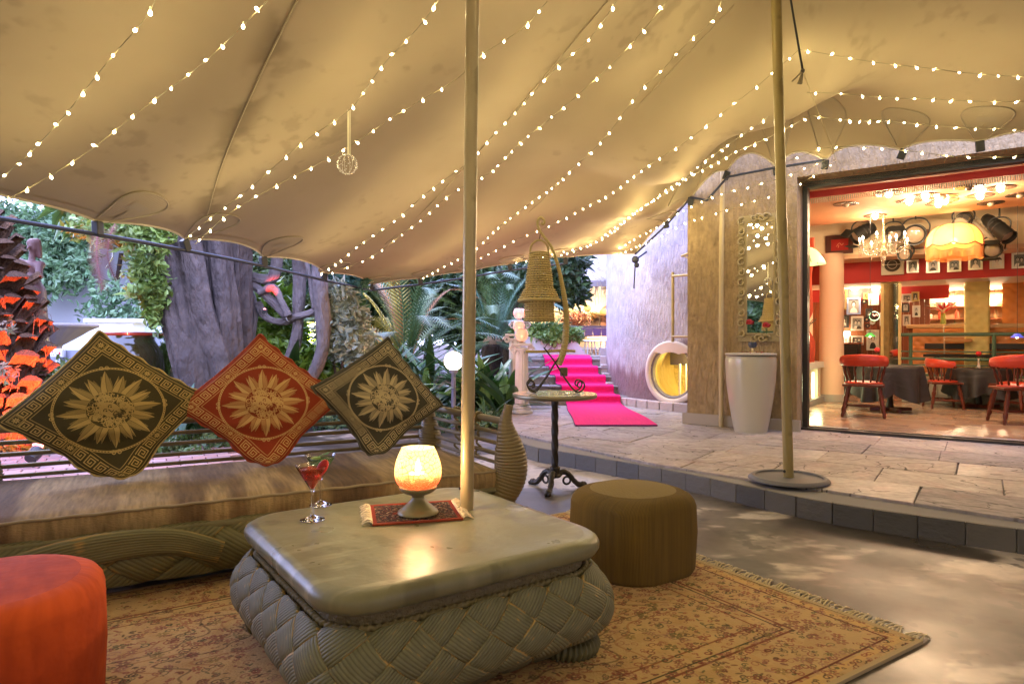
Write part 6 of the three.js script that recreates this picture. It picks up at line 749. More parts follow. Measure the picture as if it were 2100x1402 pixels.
// ---------- dais, railing and bar back ----------
const DZ = -4.62, DH = .42, DX = inF(1850, 790, DZ).x;
{ const d = part('dais', bx(XR - DX, DH - .03, 3.7, (XR + DX) / 2, DH / 2 - .015, DZ - 1.88), mat([.3, .27, .23], .8), bld), R = rng(420), tm = [[.33, .31, .26], [.28, .27, .23], [.37, .34, .29]].map(c => mat(c, .5, { bumpMap: tNoise, bumpScale: .003 })); for (let r = 0; r < 3; r++) for (let x = DX + (r % 2) * -.16; x < DX + 3.4; x += .33) part('riser_tile', rbx(.322, .128, .02, .004), tm[R() * 3 | 0], d, V(Math.max(x + .165, DX + .165), .068 + r * .134, DZ - .02)); part('dais_top', bx(XR - DX, .03, 3.75, (XR + DX) / 2, DH - .0, DZ - 1.86), mat([.4, .3, .22], .5), d);
  const rl = T('railing', 'green painted pipe railing along the raised dining floor', 'railing', V(DX, DH, DZ - .12)), gm = mat([.06, .12, .075], .4); for (const [y, r] of [[.70, .03], [.30, .026], [.42, .012], [.2, .012], [-.0 + .03, .026]]) part('rail', rod(V(-.02, y, 0), V(3.6, y, 0), r, 10), gm, rl); for (let i = 0; i < 4; i++) part('post', cyl(.028, .028, .72, .12 + i * 1.12, 0, 0, 12), gm, rl);
  // buttoned orange upholstery behind
  const pad = (name, w, h, m, par, x, y, z) => { const nx = Math.max(2, Math.round(w / .17)), ny = Math.round(h / .17); return part(name, sheet(nx * 10, ny * 10, (u, v) => { const U = u * nx, Vv = v * ny, fr = x => x - Math.round(x), a = Math.hypot(fr(U), fr(Vv)), b = Math.hypot(fr(U + .5), fr(Vv + .5)), e = Math.min(u, 1 - u, v, 1 - v); return [(u - .5) * w, (v - .5) * h, -.0 + .022 * (1 - Math.exp(-Math.pow(Math.min(a, b) / .2, 1.3))) + .02 * ss(0, .05, e)]; }), m, par, V(x, y, z)); };
  const oM = mat([.62, .25, .07], .45), yM = mat([.78, .66, .25], .5), bz = -6.1; pad('padded_panel', 4.4, .80, oM, bld, DX + 2.25, DH + .42, bz); part('bar_counter', rbx(4.6, .07, .6, .015, DX + 2.25, DH + .86, bz - .28), mat([.62, .40, .18], .3), bld);
  const c0 = inF(1978, 640, bz + .2), c1 = inF(2031, 640, bz + .2), yt = inF(2000, 562, bz + .2).y, pw = c1.x - c0.x, pl = T('padded_pillar', 'yellow buttoned upholstered pillar in front of the bar', 'pillar', V((c0.x + c1.x) / 2, DH, bz + .16)); part('core', rbx(pw, yt - DH, .3, .05, 0, (yt - DH) / 2, -.02), yM, pl); pad('buttoned_pad', pw * .97, (yt - DH) * .98, yM, pl, 0, (yt - DH) / 2, .12);
  pad('padded_panel', 2.2, 1.7, oM, bld, inF(2130, 640, -6.5).x + .6, 1.55, -6.5);
  const bn = T('bench', 'dark wooden bench along the buttoned wall', 'bench', V(DX + 1.0, DH, bz + .45)); part('seat', rbx(1.5, .05, .35, .01, 0, .34, 0), darkWood, bn); for (const x of [-.55, .55]) part('leg', rbx(.08, .32, .3, .01, x, .16, 0), darkWood, bn); part('backrest', rbx(1.5, .1, .04, .01, 0, .5, -.2), darkWood, bn);
  const st = T('bar_stool', 'wire backed stool standing at the restaurant bar', 'stool', V(DX + .75, DH, bz + .3)); part('frame', [sweep([V(-.2, 0, 0), V(-.2, .62, 0), V(-.19, .86, 0), V(.19, .86, 0), V(.2, .62, 0), V(.2, 0, 0)], .012, 50, 6), rod(V(-.2, .66, 0), V(.2, .66, 0), .01)], mat([.6, .5, .35], .35, { metalness: .7 }), st); part('seat', rbx(.4, .06, .3, .02, 0, .6, .05), mat([.6, .3, .1], .5), st);
  // bar shelves with bottles, radios and lamps
  const bs = T('bar_shelf', 'lit bar back with shelves of curios', 'shelf', V(DX + 1.9, 0, -8.2)); part('back_panel', bx(4.4, 1.1, .04, 0, 1.68, -.02), mat([.55, .36, .2], .35), bs); for (const y of [1.2, 1.45, 1.7, 1.95]) part('shelf_board', rbx(4.3, .025, .24, .006, 0, y, .12), panelWood, bs);
  const R2 = rng(430); let bi = 0; for (const y of [1.213, 1.463, 1.713]) for (let x = -2.0; x < 2.0; x += .17 + R2() * .12) { const k = R2(), p = V(DX + 1.9 + x, y, -8.07 + R2() * .06), col = [[.6, .55, .45], [.5, .1, .06], [.2, .12, .06], [.75, .7, .6], [.12, .2, .1], [.15, .2, .4]][R2() * 6 | 0], nm = ['cream', 'red', 'brown', 'white', 'green', 'blue'][[[.6, .55, .45], [.5, .1, .06], [.2, .12, .06], [.75, .7, .6], [.12, .2, .1], [.15, .2, .4]].findIndex(c => c[0] === col[0])];
    if (k < .5) { const b = T('bottle', `${nm} bottle on the lit restaurant bar shelf`, 'bottle', p, 0, 'bottles on the bar shelves'); part('body', smoothLathe([[.001, 0], [.035, 0], [.038, .02], [.038, .12], [.03, .145], [.013, .165], [.012, .2], [.001, .2]], 14, 24), mat(col, .15, { clearcoat: 1 }), b); part('cap', cyl(.014, .014, .02, 0, .2, 0, 10), mat([.5, .4, .15], .4), b); }
    else { const b = T('table_radio', `small ${nm} retro radio on the restaurant bar shelf`, 'radio', p, 0, 'radios on the bar shelves'); part('case', rbx(.15, .1, .09, .015, 0, .05, 0), mat(col, .4), b); part('dial', cyl(.025, .025, .008, 0, 0, 0, 14).rotateX(PI / 2).translate(.04, .05, .047), mat([.7, .65, .5], .4), b); part('grille', bx(.06, .06, .006, -.03, .05, .046), dark, b); } }
  for (const [px, py, z, k] of [[1918, 592, -7.4, 7], [1958, 612, -8.0, 2.5], [2040, 612, -7.9, 3]]) { const p = inF(px, py, z), l = T('bar_lamp', k > 5 ? 'brightest bare lamp hanging over the bar counter' : px < 2000 ? 'small bare lamp on the bar shelves left of the yellow pillar' : 'small bare lamp on the bar shelves right of the yellow pillar', 'lamp', p); part('lamp_bulb', ball(.05, 0, 0, 0, 12), lamp([1, .82, .55], 16), l); part('cord', rod(V(0, .04, 0), V(0, Math.max(.08, 2.03 - p.y), 0), .005, 4), dark, l); glow([1, .72, .42], k * 1.3, V(0, -.0, 0), l, 2); }
  // feather bouquet on the counter
  const fb = T('feather_bouquet', 'red and white feather bouquet in a bottle on the bar counter', 'bouquet', V(inF(1935, 640, bz - .25).x, DH + .9, bz - .25)); part('bottle', cyl(.05, .035, .2, 0, 0, 0, 14), mat([.3, .4, .1], .2), fb); for (let i = 0; i < 30; i++) { const f = part('feather', leafG(.30, .07, .7, .2, 5), mat(i % 2 ? [.7, .04, .05] : [.85, .8, .75], .8), fb, V(0, .18, 0)); f.rotation.order = 'YXZ'; f.rotation.set(-1.25 + (i % 3) * .15, i * 2.4, 0); }
}
// ---------- pictures ----------
const portraits = []; for (let k = 0; k < 7; k++) portraits.push(paint(96, 120, (g, w, h) => { const R = rng(500 + k), bgd = 90 + R() * 120 | 0; g.fillStyle = `rgb(${bgd},${bgd},${bgd - 6})`; g.fillRect(0, 0, w, h); const n = k % 3 === 2 ? 2 : 1; for (let i = 0; i < n; i++) { const x = w * (n === 1 ? .5 : .32 + i * .36), y = h * (.38 + .04 * i), s = n === 1 ? 1 : .75; g.fillStyle = ['#1c1a18', '#3a342e', '#cfc8bc'][R() * 3 | 0]; g.beginPath(); g.ellipse(x, h * 1.0, 34 * s, 46 * s, 0, 0, 7); g.fill(); g.fillStyle = '#16130f'; g.beginPath(); g.ellipse(x, y - 4, 20 * s, 26 * s, 0, 0, 7); g.fill(); g.fillStyle = '#c9c2b6'; g.beginPath(); g.ellipse(x, y + 2, 14 * s, 19 * s, 0, 0, 7); g.fill(); g.fillRect(x - 6 * s, y + 14 * s, 12 * s, 16 * s); g.fillStyle = '#3a3530'; for (const q of [-1, 1]) g.fillRect(x + q * 6 * s - 3, y - 2, 6 * s, 2.5); g.fillRect(x - 4 * s, y + 11 * s, 8 * s, 2); } for (let i = 0; i < 60; i++) { g.fillStyle = `rgba(${R() < .5 ? 0 : 255},${R() < .5 ? 0 : 255},200,.06)`; g.fillRect(R() * w, R() * h, R() * 20, R() * 8); } }));
const pm = portraits.map(t => mat(0xffffff, .4, { map: t })), frameC = { silver: mat([.6, .57, .5], .3, { metalness: .4 }), gold: mat([.5, .36, .12], .35, { metalness: .5 }), blue: mat([.18, .24, .42], .4), black: mat([.03, .03, .03], .4) };
function picture(label, x0, y0, x1, y1, z, k, fr = 'silver', turn = 0, group) { const a = inF(x0, y1, z), b = inF(x1, y0, z), w = Math.max(.08, b.x - a.x), h = Math.max(.08, b.y - a.y), t = T('framed_picture', label, 'picture', V((a.x + b.x) / 2, (a.y + b.y) / 2, z), turn, group), f = .022 + .02 * Math.min(w, h) * 2; part('frame', [bx(w, f, .03, 0, h / 2 - f / 2, .015), bx(w, f, .03, 0, -h / 2 + f / 2, .015), bx(f, h - 2 * f, .03, -w / 2 + f / 2, 0, .015), bx(f, h - 2 * f, .03, w / 2 - f / 2, 0, .015)], frameC[fr], t); part('print', new THREE.PlaneGeometry(w - 2 * f, h - 2 * f).translate(0, 0, .012), pm[k % pm.length], t); part('backing', bx(w - .004, h - .004, .008, 0, 0, .004), dark, t); return t; }
[[1860, 532, 1885, 560], [1900, 532, 1928, 560], [1943, 530, 1972, 558], [1986, 524, 2016, 554], [2030, 520, 2060, 552], [2075, 517, 2108, 551]].forEach((q, i) => picture(['pale seated figure photograph first on the red band beside the fan', 'portrait photograph on the red band behind the fringed lamp', 'overexposed portrait on the red band right of the lamp fringe', 'couple photograph on the red band above the yellow pillar', 'group photograph on the red band right of the yellow pillar', 'portrait photograph on the red band near the room corner'][i], ...q, -4.86, i, 'silver'));
{ const pw = T('picture_wall', 'timber slatted wall covered in small framed photographs', 'wall', V(0, 0, -6.3)), a = inF(1716, 700, -6.3).x, b = DX - .0; for (let x = a - .6; x < b + .3; x += .085) part('slat', bx(.08, 2.05, .03, x, 1.02, -.03), panelWood, pw); part('red_header', bx(b - a + 1.2, .28, .05, (a + b) / 2, 1.93, .0), redP, pw); for (const px of [1753, 1796]) { const p = inF(px, 592, -6.24); part('lamp_spot', new THREE.SphereGeometry(.07, 16, 8).scale(1, .6, .4).translate(p.x, p.y, .04), lamp([1, .8, .6], 1.5), pw); glow([1, .7, .45], .9, V(p.x, p.y - .08, .15), pw, 2); }
  const z = -6.26; [[1737, 610, 1766, 645, 0, 'blue', 'blue framed portrait on the photograph wall'], [1746, 648, 1772, 678, 2, 'silver', 'couple photograph on the photograph wall'], [1746, 688, 1772, 707, 5, 'silver', 'wide group photograph low on the photograph wall'], [1782, 602, 1803, 626, 3, 'silver', 'small photograph high on the photograph wall by the mirror'], [1778, 676, 1804, 718, 1, 'silver', 'tall pale portrait on the photograph wall behind the green lamp'], [1722, 588, 1738, 635, 4, 'gold', 'gold framed print at the column edge of the photograph wall'], [1722, 646, 1742, 672, 6, 'black', 'small dark print beside the column'], [1850, 602, 1872, 620, 2, 'silver', 'white framed photograph right of the tall mirror'], [1850, 622, 1866, 640, 4, 'black', 'little black framed photograph right of the tall mirror'], [1776, 632, 1790, 650, 6, 'black', 'little black framed photograph under the top record'], [1728, 690, 1743, 712, 1, 'silver', 'small silver framed photograph low beside the column'], [1805, 640, 1818, 668, 3, 'silver', 'narrow silver framed photograph at the mirror edge'], [1852, 645, 1868, 668, 0, 'silver', 'upright silver framed photograph low right of the tall mirror'], [1772, 600, 1781, 614, 5, 'gold', 'tiny gold framed photograph under the red header'], [1870, 598, 1886, 618, 6, 'gold', 'gold framed photograph next to the bar opening'], [1872, 626, 1888, 650, 1, 'silver', 'silver framed photograph below the gold one by the bar']].forEach(q => picture(q[6], q[0], q[1], q[2], q[3], z, q[4], q[5]));
  [[1773, 618, .045], [1778, 655, .05], [1780, 668, .04], [1790, 660, .05]].forEach(([x, y, r], i) => { const p = inF(x, y, z), t = T('vinyl_disc', ['small dark record at the top of the photograph wall', 'dark record in the middle of the photograph wall', 'lower dark record on the photograph wall', 'grey saucer hung next to the records'][i], 'record', p); part('disc', cyl(r, r, .008, 0, 0, 0, 24).rotateX(PI / 2), i === 3 ? mat([.6, .58, .52], .3) : mat([.02, .02, .02], .3), t); part('label_spot', cyl(r * .35, r * .35, .01, 0, 0, .0, 16).rotateX(PI / 2), mat([.45, .3, .2], .5), t); });
  const ns = inF(1794, 648, z), neon = T('neon_sign', 'round red and green neon sign on the photograph wall', 'sign', ns); part('plate', cyl(.1, .1, .012, 0, 0, 0, 28).rotateX(PI / 2), dark, neon); part('neon_ring', torus(.085, .006, 0, 0, .014, 30, false), lamp([.2, .8, .3], 1.2), neon); part('neon_bird', sweep([V(-.05, .01, .016), V(-.02, .03, .016), V(.0, 0, .016), V(.03, .03, .016), V(.055, .005, .016)], .008, 20, 6), lamp([1, .1, .08], 1.6), neon);
  const lb = inF(1733, 684, z), lbx = T('light_bar', 'glowing cream wall light beside the round column', 'light', lb); part('lamp_diffuser', rbx(.2, .09, .06, .02), lamp([1, .9, .5], 3), lbx); part('bracket', bx(.22, .02, .05, 0, -.055, -.01), dark, lbx); glow([1, .85, .5], .4, V(0, 0, .08), lbx, 3);
  const cb = T('side_cabinet', 'dark cabinet standing at the foot of the photograph wall', 'cabinet', V(inF(1738, 730, -5.9).x, 0, -5.95)); part('carcass', rbx(.42, .95, .4, .01, 0, .475, 0), darkWood, cb); part('top', rbx(.46, .03, .44, .006, 0, .965, 0), panelWood, cb); for (const y of [.3, .7]) part('drawer', rbx(.38, .32, .02, .006, 0, y, .205), darkWood, cb);
}
{ // tall mirror, fan box, red poster
  const a = inF(1810, 748, -5.05), b = inF(1846, 577, -5.05), w = b.x - a.x, h = b.y - .28, t = T('tall_mirror', 'tall narrow gold framed mirror beside the photograph wall', 'mirror', V((a.x + b.x) / 2, .28, -5.05)); part('frame', [bx(.045, h, .05, -w / 2, h / 2, 0), bx(.045, h, .05, w / 2, h / 2, 0), bx(w, .05, .05, 0, h, 0), bx(w, .05, .05, 0, .02, 0)], mat([.62, .45, .2], .35, { metalness: .4 }), t); part('mirror_glass', bx(w - .04, h - .04, .012, 0, h / 2, 0), mat([.75, .7, .55], .04, { metalness: 1 }), t);
  const f0 = inF(1831, 543, -4.84), fb = T('fan_box', 'square cream extractor fan with dark round blades', 'fan', f0); part('housing', rbx(.34, .34, .06, .01), mat([.72, .66, .52], .6), fb); part('duct', cyl(.125, .125, .02, 0, 0, 0, 30).rotateX(PI / 2).translate(0, 0, .03), mat([.05, .04, .03], .7), fb); for (let k = 0; k < 5; k++) { const bl = part('blade', leafG(.11, .05, 0, .1, 3).rotateX(0), mat([.3, .25, .18], .5), fb, V(0, 0, .045)); bl.rotation.set(PI / 2, 0, 0); bl.rotation.order = 'ZXY'; bl.rotation.z = k * 1.257; } part('grille', [torus(.125, .005, 0, 0, .05, 30, false), torus(.07, .004, 0, 0, .05, 24, false), rod(V(-.125, 0, .05), V(.125, 0, .05), .005)], mat([.6, .55, .4], .4), fb);
  const r0 = inF(1700, 516, -4.18), r1 = inF(1743, 486, -4.18), po = T('red_poster', 'dark framed red poster on the cream bulkhead', 'poster', V((r0.x + r1.x) / 2, (r0.y + r1.y) / 2, -4.18), 0); const tp = paint(128, 96, (g, w, h) => { g.fillStyle = '#b01c12'; g.fillRect(0, 0, w, h); g.strokeStyle = '#e8a070'; g.lineWidth = 4; g.beginPath(); g.moveTo(40, 62); g.quadraticCurveTo(60, 20, 70, 40); g.quadraticCurveTo(80, 60, 92, 36); g.stroke(); g.beginPath(); g.moveTo(58, 50); g.lineTo(52, 74); g.stroke(); }); part('frame', bx(r1.x - r0.x + .1, r1.y - r0.y + .1, .03, 0, 0, .0), mat([.10, .03, .02], .5), po); part('print', new THREE.PlaneGeometry((r1.x - r0.x) * .82, (r1.y - r0.y) * .85).translate(.01, -.01, .018), mat(0xffffff, .5, { map: tp }), po);
  for (const [x0, x1, lab] of [[1868, 1905, 'dark framed board on the bulkhead behind the round stage light'], [1920, 1968, 'dark framed board on the bulkhead behind the fringed lamp']]) { const q0 = inF(x0, 512, -4.18), q1 = inF(x1, 470, -4.18), bd = T('framed_board', lab, 'picture', V((q0.x + q1.x) / 2, (q0.y + q1.y) / 2, -4.18)); part('frame', rbx(q1.x - q0.x, q1.y - q0.y, .03, .006), mat([.2, .07, .04], .5), bd); part('print', rbx((q1.x - q0.x) * .8, (q1.y - q0.y) * .75, .02, .004, 0, 0, .01), mat([.35, .2, .08], .6), bd); }
}
// ---------- stage lights ----------
function stageLight(label, px, py, z, r, len, aim, doors = false, m = darkMetal) { const p = inF(px, py, z), t = T('stage_light', label, 'stage light', p, 0), b = new THREE.Group(); const ax = V(...aim).normalize(), q = new THREE.Quaternion().setFromUnitVectors(V(0, 0, 1), ax), o = (g) => g.applyQuaternion(q);
  part('can', o(lathe([[.001, -len * .6], [r * .6, -len * .6], [r * .8, -len * .45], [r * .95, -len * .1], [r, len * .4], [r * 1.05, len * .42], [r * .93, len * .40]], 24).rotateX(PI / 2)), m, t); part('lens', o(new THREE.SphereGeometry(r * .85, 20, 10).scale(1, 1, .35).translate(0, 0, len * .30)), mat([.35, .27, .2], .08, { clearcoat: 1 }), t); part('vent_ring', [o(torus(r * .9, .008, 0, 0, 0, 24, false).translate(0, 0, -len * .2)), o(torus(r * .95, .008, 0, 0, 0, 24, false).translate(0, 0, -len * .05))], dark, t);
  part('yoke', sweep([V(-r * 1.15, 0, 0), V(-r * 1.2, r * .9, 0), V(-r * .7, r * 1.5, 0), V(r * .7, r * 1.5, 0), V(r * 1.2, r * .9, 0), V(r * 1.15, 0, 0)], .012, 40, 6), dark, t); part('hanger', rod(V(0, r * 1.5, 0), V(0, r * 1.5 + .25, -.02), .012), dark, t); if (doors) for (const s of [1, -1]) part('barn_door', o(bx(r * 2, .006, r * 1.2, 0, 0, r * .6, 0, 0, s * .35).translate(0, s * r, len * .42)), dark, t); return t; }
stageLight('black stage light with open barn doors next to the red poster', 1768, 478, -3.7, .12, .34, [-.75, -.5, .45], true); stageLight('round theatre spotlight with a big lens between the hanging lamps', 1878, 480, -3.7, .15, .3, [-.05, -.25, 1]); stageLight('small round spotlight under the bulkhead behind the chandelier', 1857, 522, -4.0, .095, .22, [-.1, -.1, 1]); stageLight('silver parcan pointing down behind the fringed lamp', 1976, 452, -3.5, .11, .26, [-.3, -.5, .6], false, mat([.6, .55, .48], .25, { metalness: .8 })); stageLight('long black parcan angled from the truss', 2050, 470, -3.5, .105, .5, [.55, -.7, .5]); stageLight('low black round spotlight under the truss', 2037, 512, -3.9, .12, .2, [-.2, -.2, 1], true); stageLight('dark stage light half hidden behind the chandelier', 1832, 478, -3.8, .11, .28, [.3, -.3, .8], true);
{ const tr = T('lighting_truss', 'diagonal white truss carrying the stage lights', 'truss', V(0, 0, 0)), a = inF(1990, 450, -3.6), b = inF(2062, 512, -4.1); part('beam', [rod(a, b, .03), rod(a.clone().add(V(.0, .1, 0)), b.clone().add(V(0, .1, 0)), .02)], mat([.7, .62, .5], .4), tr); const c = []; for (let i = 0; i < 8; i++) c.push(rod(a.clone().lerp(b, i / 8), a.clone().lerp(b, (i + .5) / 8).add(V(0, .1, 0)), .009)); part('brace', c, mat([.5, .45, .36], .4), tr); part('cable', sweep([a, inF(1995, 505, -3.7), inF(2015, 525, -3.8), b], .008, 30, 5), dark, tr); }
// ---------- chandelier, fringed lamp and small pendants ----------
{ const p = inF(1812, 505, -2.55), t = T('chandelier', 'crystal chandelier with candle bulbs hanging in the restaurant', 'chandelier', p), cm = mat([.95, .9, .8], .06, { transmission: .85, thickness: .01, ior: 1.5 }), gm = mat([.6, .46, .25], .3, { metalness: .7 }); part('stem', [smoothLathe([[.001, -.14], [.02, -.12], [.045, -.06], [.02, 0], [.03, .06], [.015, .14], [.02, .2], [.001, .24]], 16, 40), rod(V(0, .2, 0), V(0, 2.8 - p.y, 0), .007)], gm, t);
  for (let k = 0; k < 8; k++) { const a = k / 8 * 6.283 + .2, c = cos(a), s = sin(a), R0 = k % 2 ? .33 : .27, y = k % 2 ? .0 : .06; part('arm', sweep([V(.02 * c, -.04, .02 * s), V(.14 * c, -.11, .14 * s), V(.26 * c, -.05, .26 * s), V(R0 * c, y, R0 * s)], .008, 24, 6), cm, t); part('drip_cup', cyl(.022, .04, .015, R0 * c, y, R0 * s, 14), cm, t); part('candle', cyl(.011, .011, .06, R0 * c, y + .01, R0 * s, 10), mat([.85, .75, .55], .5), t); part('lamp_bulb', smoothLathe([[.001, 0], [.013, .012], [.012, .028], [.001, .052]], 10, 12).translate(R0 * c, y + .07, R0 * s), lamp([1, .84, .58], 22), t); if (k % 2) glow([1, .74, .45], .28, V(R0 * c, y + .09, R0 * s), t, 1);
    const dr = []; for (let j = 0; j < 4; j++) dr.push(new THREE.OctahedronGeometry(.016).scale(.7, 1.5, .7).translate(R0 * c, y - .03 - j * .034, R0 * s)); for (let j = 0; j < 7; j++) { const u = (j + 1) / 8; dr.push(new THREE.OctahedronGeometry(.010).translate(lerp(R0 * c, .03 * c, u), lerp(y, .2, u) - .09 * sin(u * PI), lerp(R0 * s, .03 * s, u))); } part('crystal_drop', dr, cm, t).userData.kind = 'stuff'; }
  part('crystal_ball', [ball(.035, 0, -.17, 0, 12), new THREE.OctahedronGeometry(.025).scale(.7, 1.6, .7).translate(0, -.25, 0)], cm, t); }
{ const p = inF(1957, 505, -2.9), t = T('fringed_lamp', 'yellow scalloped silk lampshade with a long orange fringe', 'lamp', p), sc = (a) => 1 + .05 * Math.abs(cos(a * 4)); part('lamp_shade', sheet(96, 16, (u, v) => { const a = u * 2 * PI, r = lerp(.10, .335, Math.pow(sin(v * PI / 2), .72)) * (1 - .025 * Math.pow(Math.abs(cos(a * 4)), 6)), y = .30 - .27 * Math.pow(v, 1.5) - .035 * v * v * v * Math.abs(sin(a * 4)); return [r * cos(a), y, r * sin(a)]; }), mat([.85, .72, .2], .7, { transmission: .4, thickness: 0, emissive: new THREE.Color(.95, .7, .16), emissiveIntensity: .12 }), t);
  const fr = []; for (let i = 0; i < 260; i++) { const a = i / 260 * 6.283, y = .02 - .035 * Math.abs(sin(a * 4)); fr.push(rod(V(.337 * cos(a), y, .337 * sin(a)), V(.337 * cos(a), y - .17, .337 * sin(a)), .0028, 3)); } const f = part('fringe', fr, mat([.62, .22, .06], .8), t); f.userData.kind = 'stuff'; const trim = []; for (let i = 0; i < 96; i++) { const a = i / 96 * 6.283; trim.push(V(.338 * cos(a), .022 - .035 * Math.abs(sin(a * 4)), .338 * sin(a))); } part('braid_trim', sweep(trim, .009, 192, 6, { closed: true }), mat([.5, .08, .03], .7), t); part('piping', [0, 1, 2, 3, 4, 5, 6, 7].map(k => { const a = k * PI / 4 + PI / 8 * 0, q = []; for (let j = 0; j <= 8; j++) { const v = j / 8, r = lerp(.10, .335, Math.pow(sin(v * PI / 2), .72)) * 1.005; q.push(V(r * cos(a), .302 - .27 * Math.pow(v, 1.5), r * sin(a))); } return sweep(q, .004, 16, 4); }), mat([.55, .16, .05], .7), t); part('cord', rod(V(0, .3, 0), V(0, 2.8 - p.y, 0), .006, 5), dark, t); part('lamp_bulb', ball(.04, 0, .08, 0, 10), lamp([1, .8, .5], 10), t); glow([1, .75, .4], .6, V(0, .08, 0), t, 2); }
for (const [px, py, z, c, lab] of [[1785, 690, -2.6, [.03, .3, .05], 'small green cone pendant lamp on a long cord'], [2087, 692, -2.9, [.06, .08, .5], 'small blue cone pendant lamp on a long cord']]) { const p = inF(px, py, z), t = T('cone_pendant', lab, 'lamp', p); part('lamp_shade', lathe([[.012, .055], [.03, .05], [.075, 0], [.072, 0]], 24), mat(c, .35, { emissive: new THREE.Color(...c), emissiveIntensity: .4 }), t); part('cord', rod(V(0, .05, 0), V(0, 2.8 - p.y, 0), .003, 4), dark, t); part('lamp_bulb', ball(.022, 0, .015, 0, 10), lamp([1, .85, .6], 8), t); glow([1, .8, .5], .25, V(0, -.01, 0), t, 1); }
// ---------- captain's chairs and draped tables ----------
function chair(label, lp, turn, sc = 1) { const t = T('captain_chair', label, 'chair', lp, turn, 'red leather captain chairs in the restaurant'); t.scale.setScalar(sc);
  part('seat', [rbx(.50, .035, .46, .015, 0, .425, 0)], redWood, t); part('seat_pad', new THREE.SphereGeometry(.235, 24, 12).scale(1, .13, .92).translate(0, .45, 0), leather, t); const lp2 = [[.014, 0], [.02, .03], [.024, .1], [.016, .14], [.026, .2], [.03, .3], [.018, .36], [.028, .42], [.024, .5], [.032, .62], [.02, .7], [.026, .78], [.02, .9], [.018, 1]];
  for (const [x, z] of [[1, 1], [-1, 1], [1, -1], [-1, -1]]) part('leg', turned(V(x * .25, 0, z * .235), V(x * .18, .415, z * .165), lp2, 12), redWood, t); part('stretcher', [turned(V(-.225, .14, .2), V(-.225, .14, -.2), [[.01, 0], [.02, .5], [.01, 1]], 8), turned(V(.225, .14, .2), V(.225, .14, -.2), [[.01, 0], [.02, .5], [.01, 1]], 8), turned(V(-.225, .14, 0), V(.225, .14, 0), [[.01, 0], [.022, .5], [.01, 1]], 8)], redWood, t);
  const arc = (a, r, y) => V(r * sin(a), y, r * cos(a) * .95 - .02); for (let k = 0; k < 9; k++) { const a = (k - 4) * .42; part('spindle', turned(arc(a, .20, .44), arc(a, .265, .69), [[.008, 0], [.014, .2], [.009, .35], [.018, .55], [.01, .75], [.009, 1]], 8), redWood, t); }
  part('backrest', sheet(40, 12, (u, v) => { const a = (u - .5) * 2 * 1.85, b = v * 2 * PI, top = Math.pow(cos(a * .62) * .5 + .5, 1.6), h = .035 + .125 * top, y = .69 + h / 2 * (1 + sin(b)) - .01, th = .026 * cos(b), r = .27 + th + .03 * (y - .69); return [r * sin(a), y, r * cos(a) * .95 - .02]; }), leather, t); part('arm_end', [1, -1].map(s => ball(.035, .27 * sin(1.85) * s, .705, .27 * cos(1.85) * .95 - .02, 12)), redWood, t); return t; }
chair('red leather captain chair with its back to the terrace, nearest the column', onFl(1772, 853), .10); chair('red leather captain chair facing the far draped table in profile', onFl(1935, 836), -1.25, .9); chair('red leather captain chair at the edge of the doorway view', onFl(2092, 868), .35, 1.02); chair('red leather captain chair tucked behind the far draped table', V(onFl(2075, 832).x, 0, -3.9), 2.6, .9);
function draped(label, lp, R0, H, sc = 1) { const t = T('draped_table', label, 'table', lp, 0); part('cloth', sheet(120, 24, (u, v) => { const a = u * 2 * PI; if (v < .3) { const r = R0 * v / .3; return [r * cos(a), H, r * sin(a)]; } const k = (v - .3) / .7, f = 1 + .10 * k + .13 * k * sin(a * 9 + sin(a * 3)) , drop = (H - .12) * (.72 + .24 * Math.abs(sin(a * 2 + .4))); return [R0 * f * cos(a), H - .004 - drop * k, R0 * f * sin(a)]; }, true), mat([.022, .018, .018], .6, { sheen: .4, bumpMap: rep(tNoise, 2), bumpScale: .006 }), t); part('pedestal', smoothLathe([[.001, .02], [.05, .06], [.04, .2], [.07, .3], [.04, .5], [.05, H - .03]], 20, 30), darkWood, t); for (let k = 0; k < 4; k++) part('foot', rbx(.3, .05, .07, .012, .14, .03, 0).rotateY(k * PI / 2 + .5), redWood, t); return t; }
{ const a = onFl(1800, 846), b = onFl(2008, 836); draped('black cloth draped table behind the first red chair', V(a.x + .12, 0, a.z - .38), .42, .66); draped('black cloth draped table with a rose vase before the railing', V(b.x, 0, b.z), .40, .60);
  const rose = (label, p) => { const t = T('rose_vase', label, 'vase', p); part('vase', smoothLathe([[.001, 0], [.025, 0], [.03, .02], [.015, .05], [.014, .13], [.02, .15]], 16, 20), mat([.85, .8, .75], .15, { transmission: .5, thickness: .01 }), t); part('bloom', ball(.038, 0, .22, 0, 12), mat([.62, .03, .03], .7, { bumpMap: tNoise, bumpScale: .02 }), t); part('stem', rod(V(0, .05, 0), V(0, .2, 0), .004, 5), mat([.05, .15, .03], .7), t); for (const s of [1, -1]) { const l = part('leaf', leafG(.08, .04, .3, .2, 3), mat([.06, .18, .04], .6), t, V(0, .16, 0)); l.rotation.y = s * 1.4; } }; rose('red rose in a clear vase on the far black table', V(b.x, .605, b.z)); rose('pink rose in a clear vase on the black table by the photograph wall', V(a.x - .05, .665, a.z - .42)); }

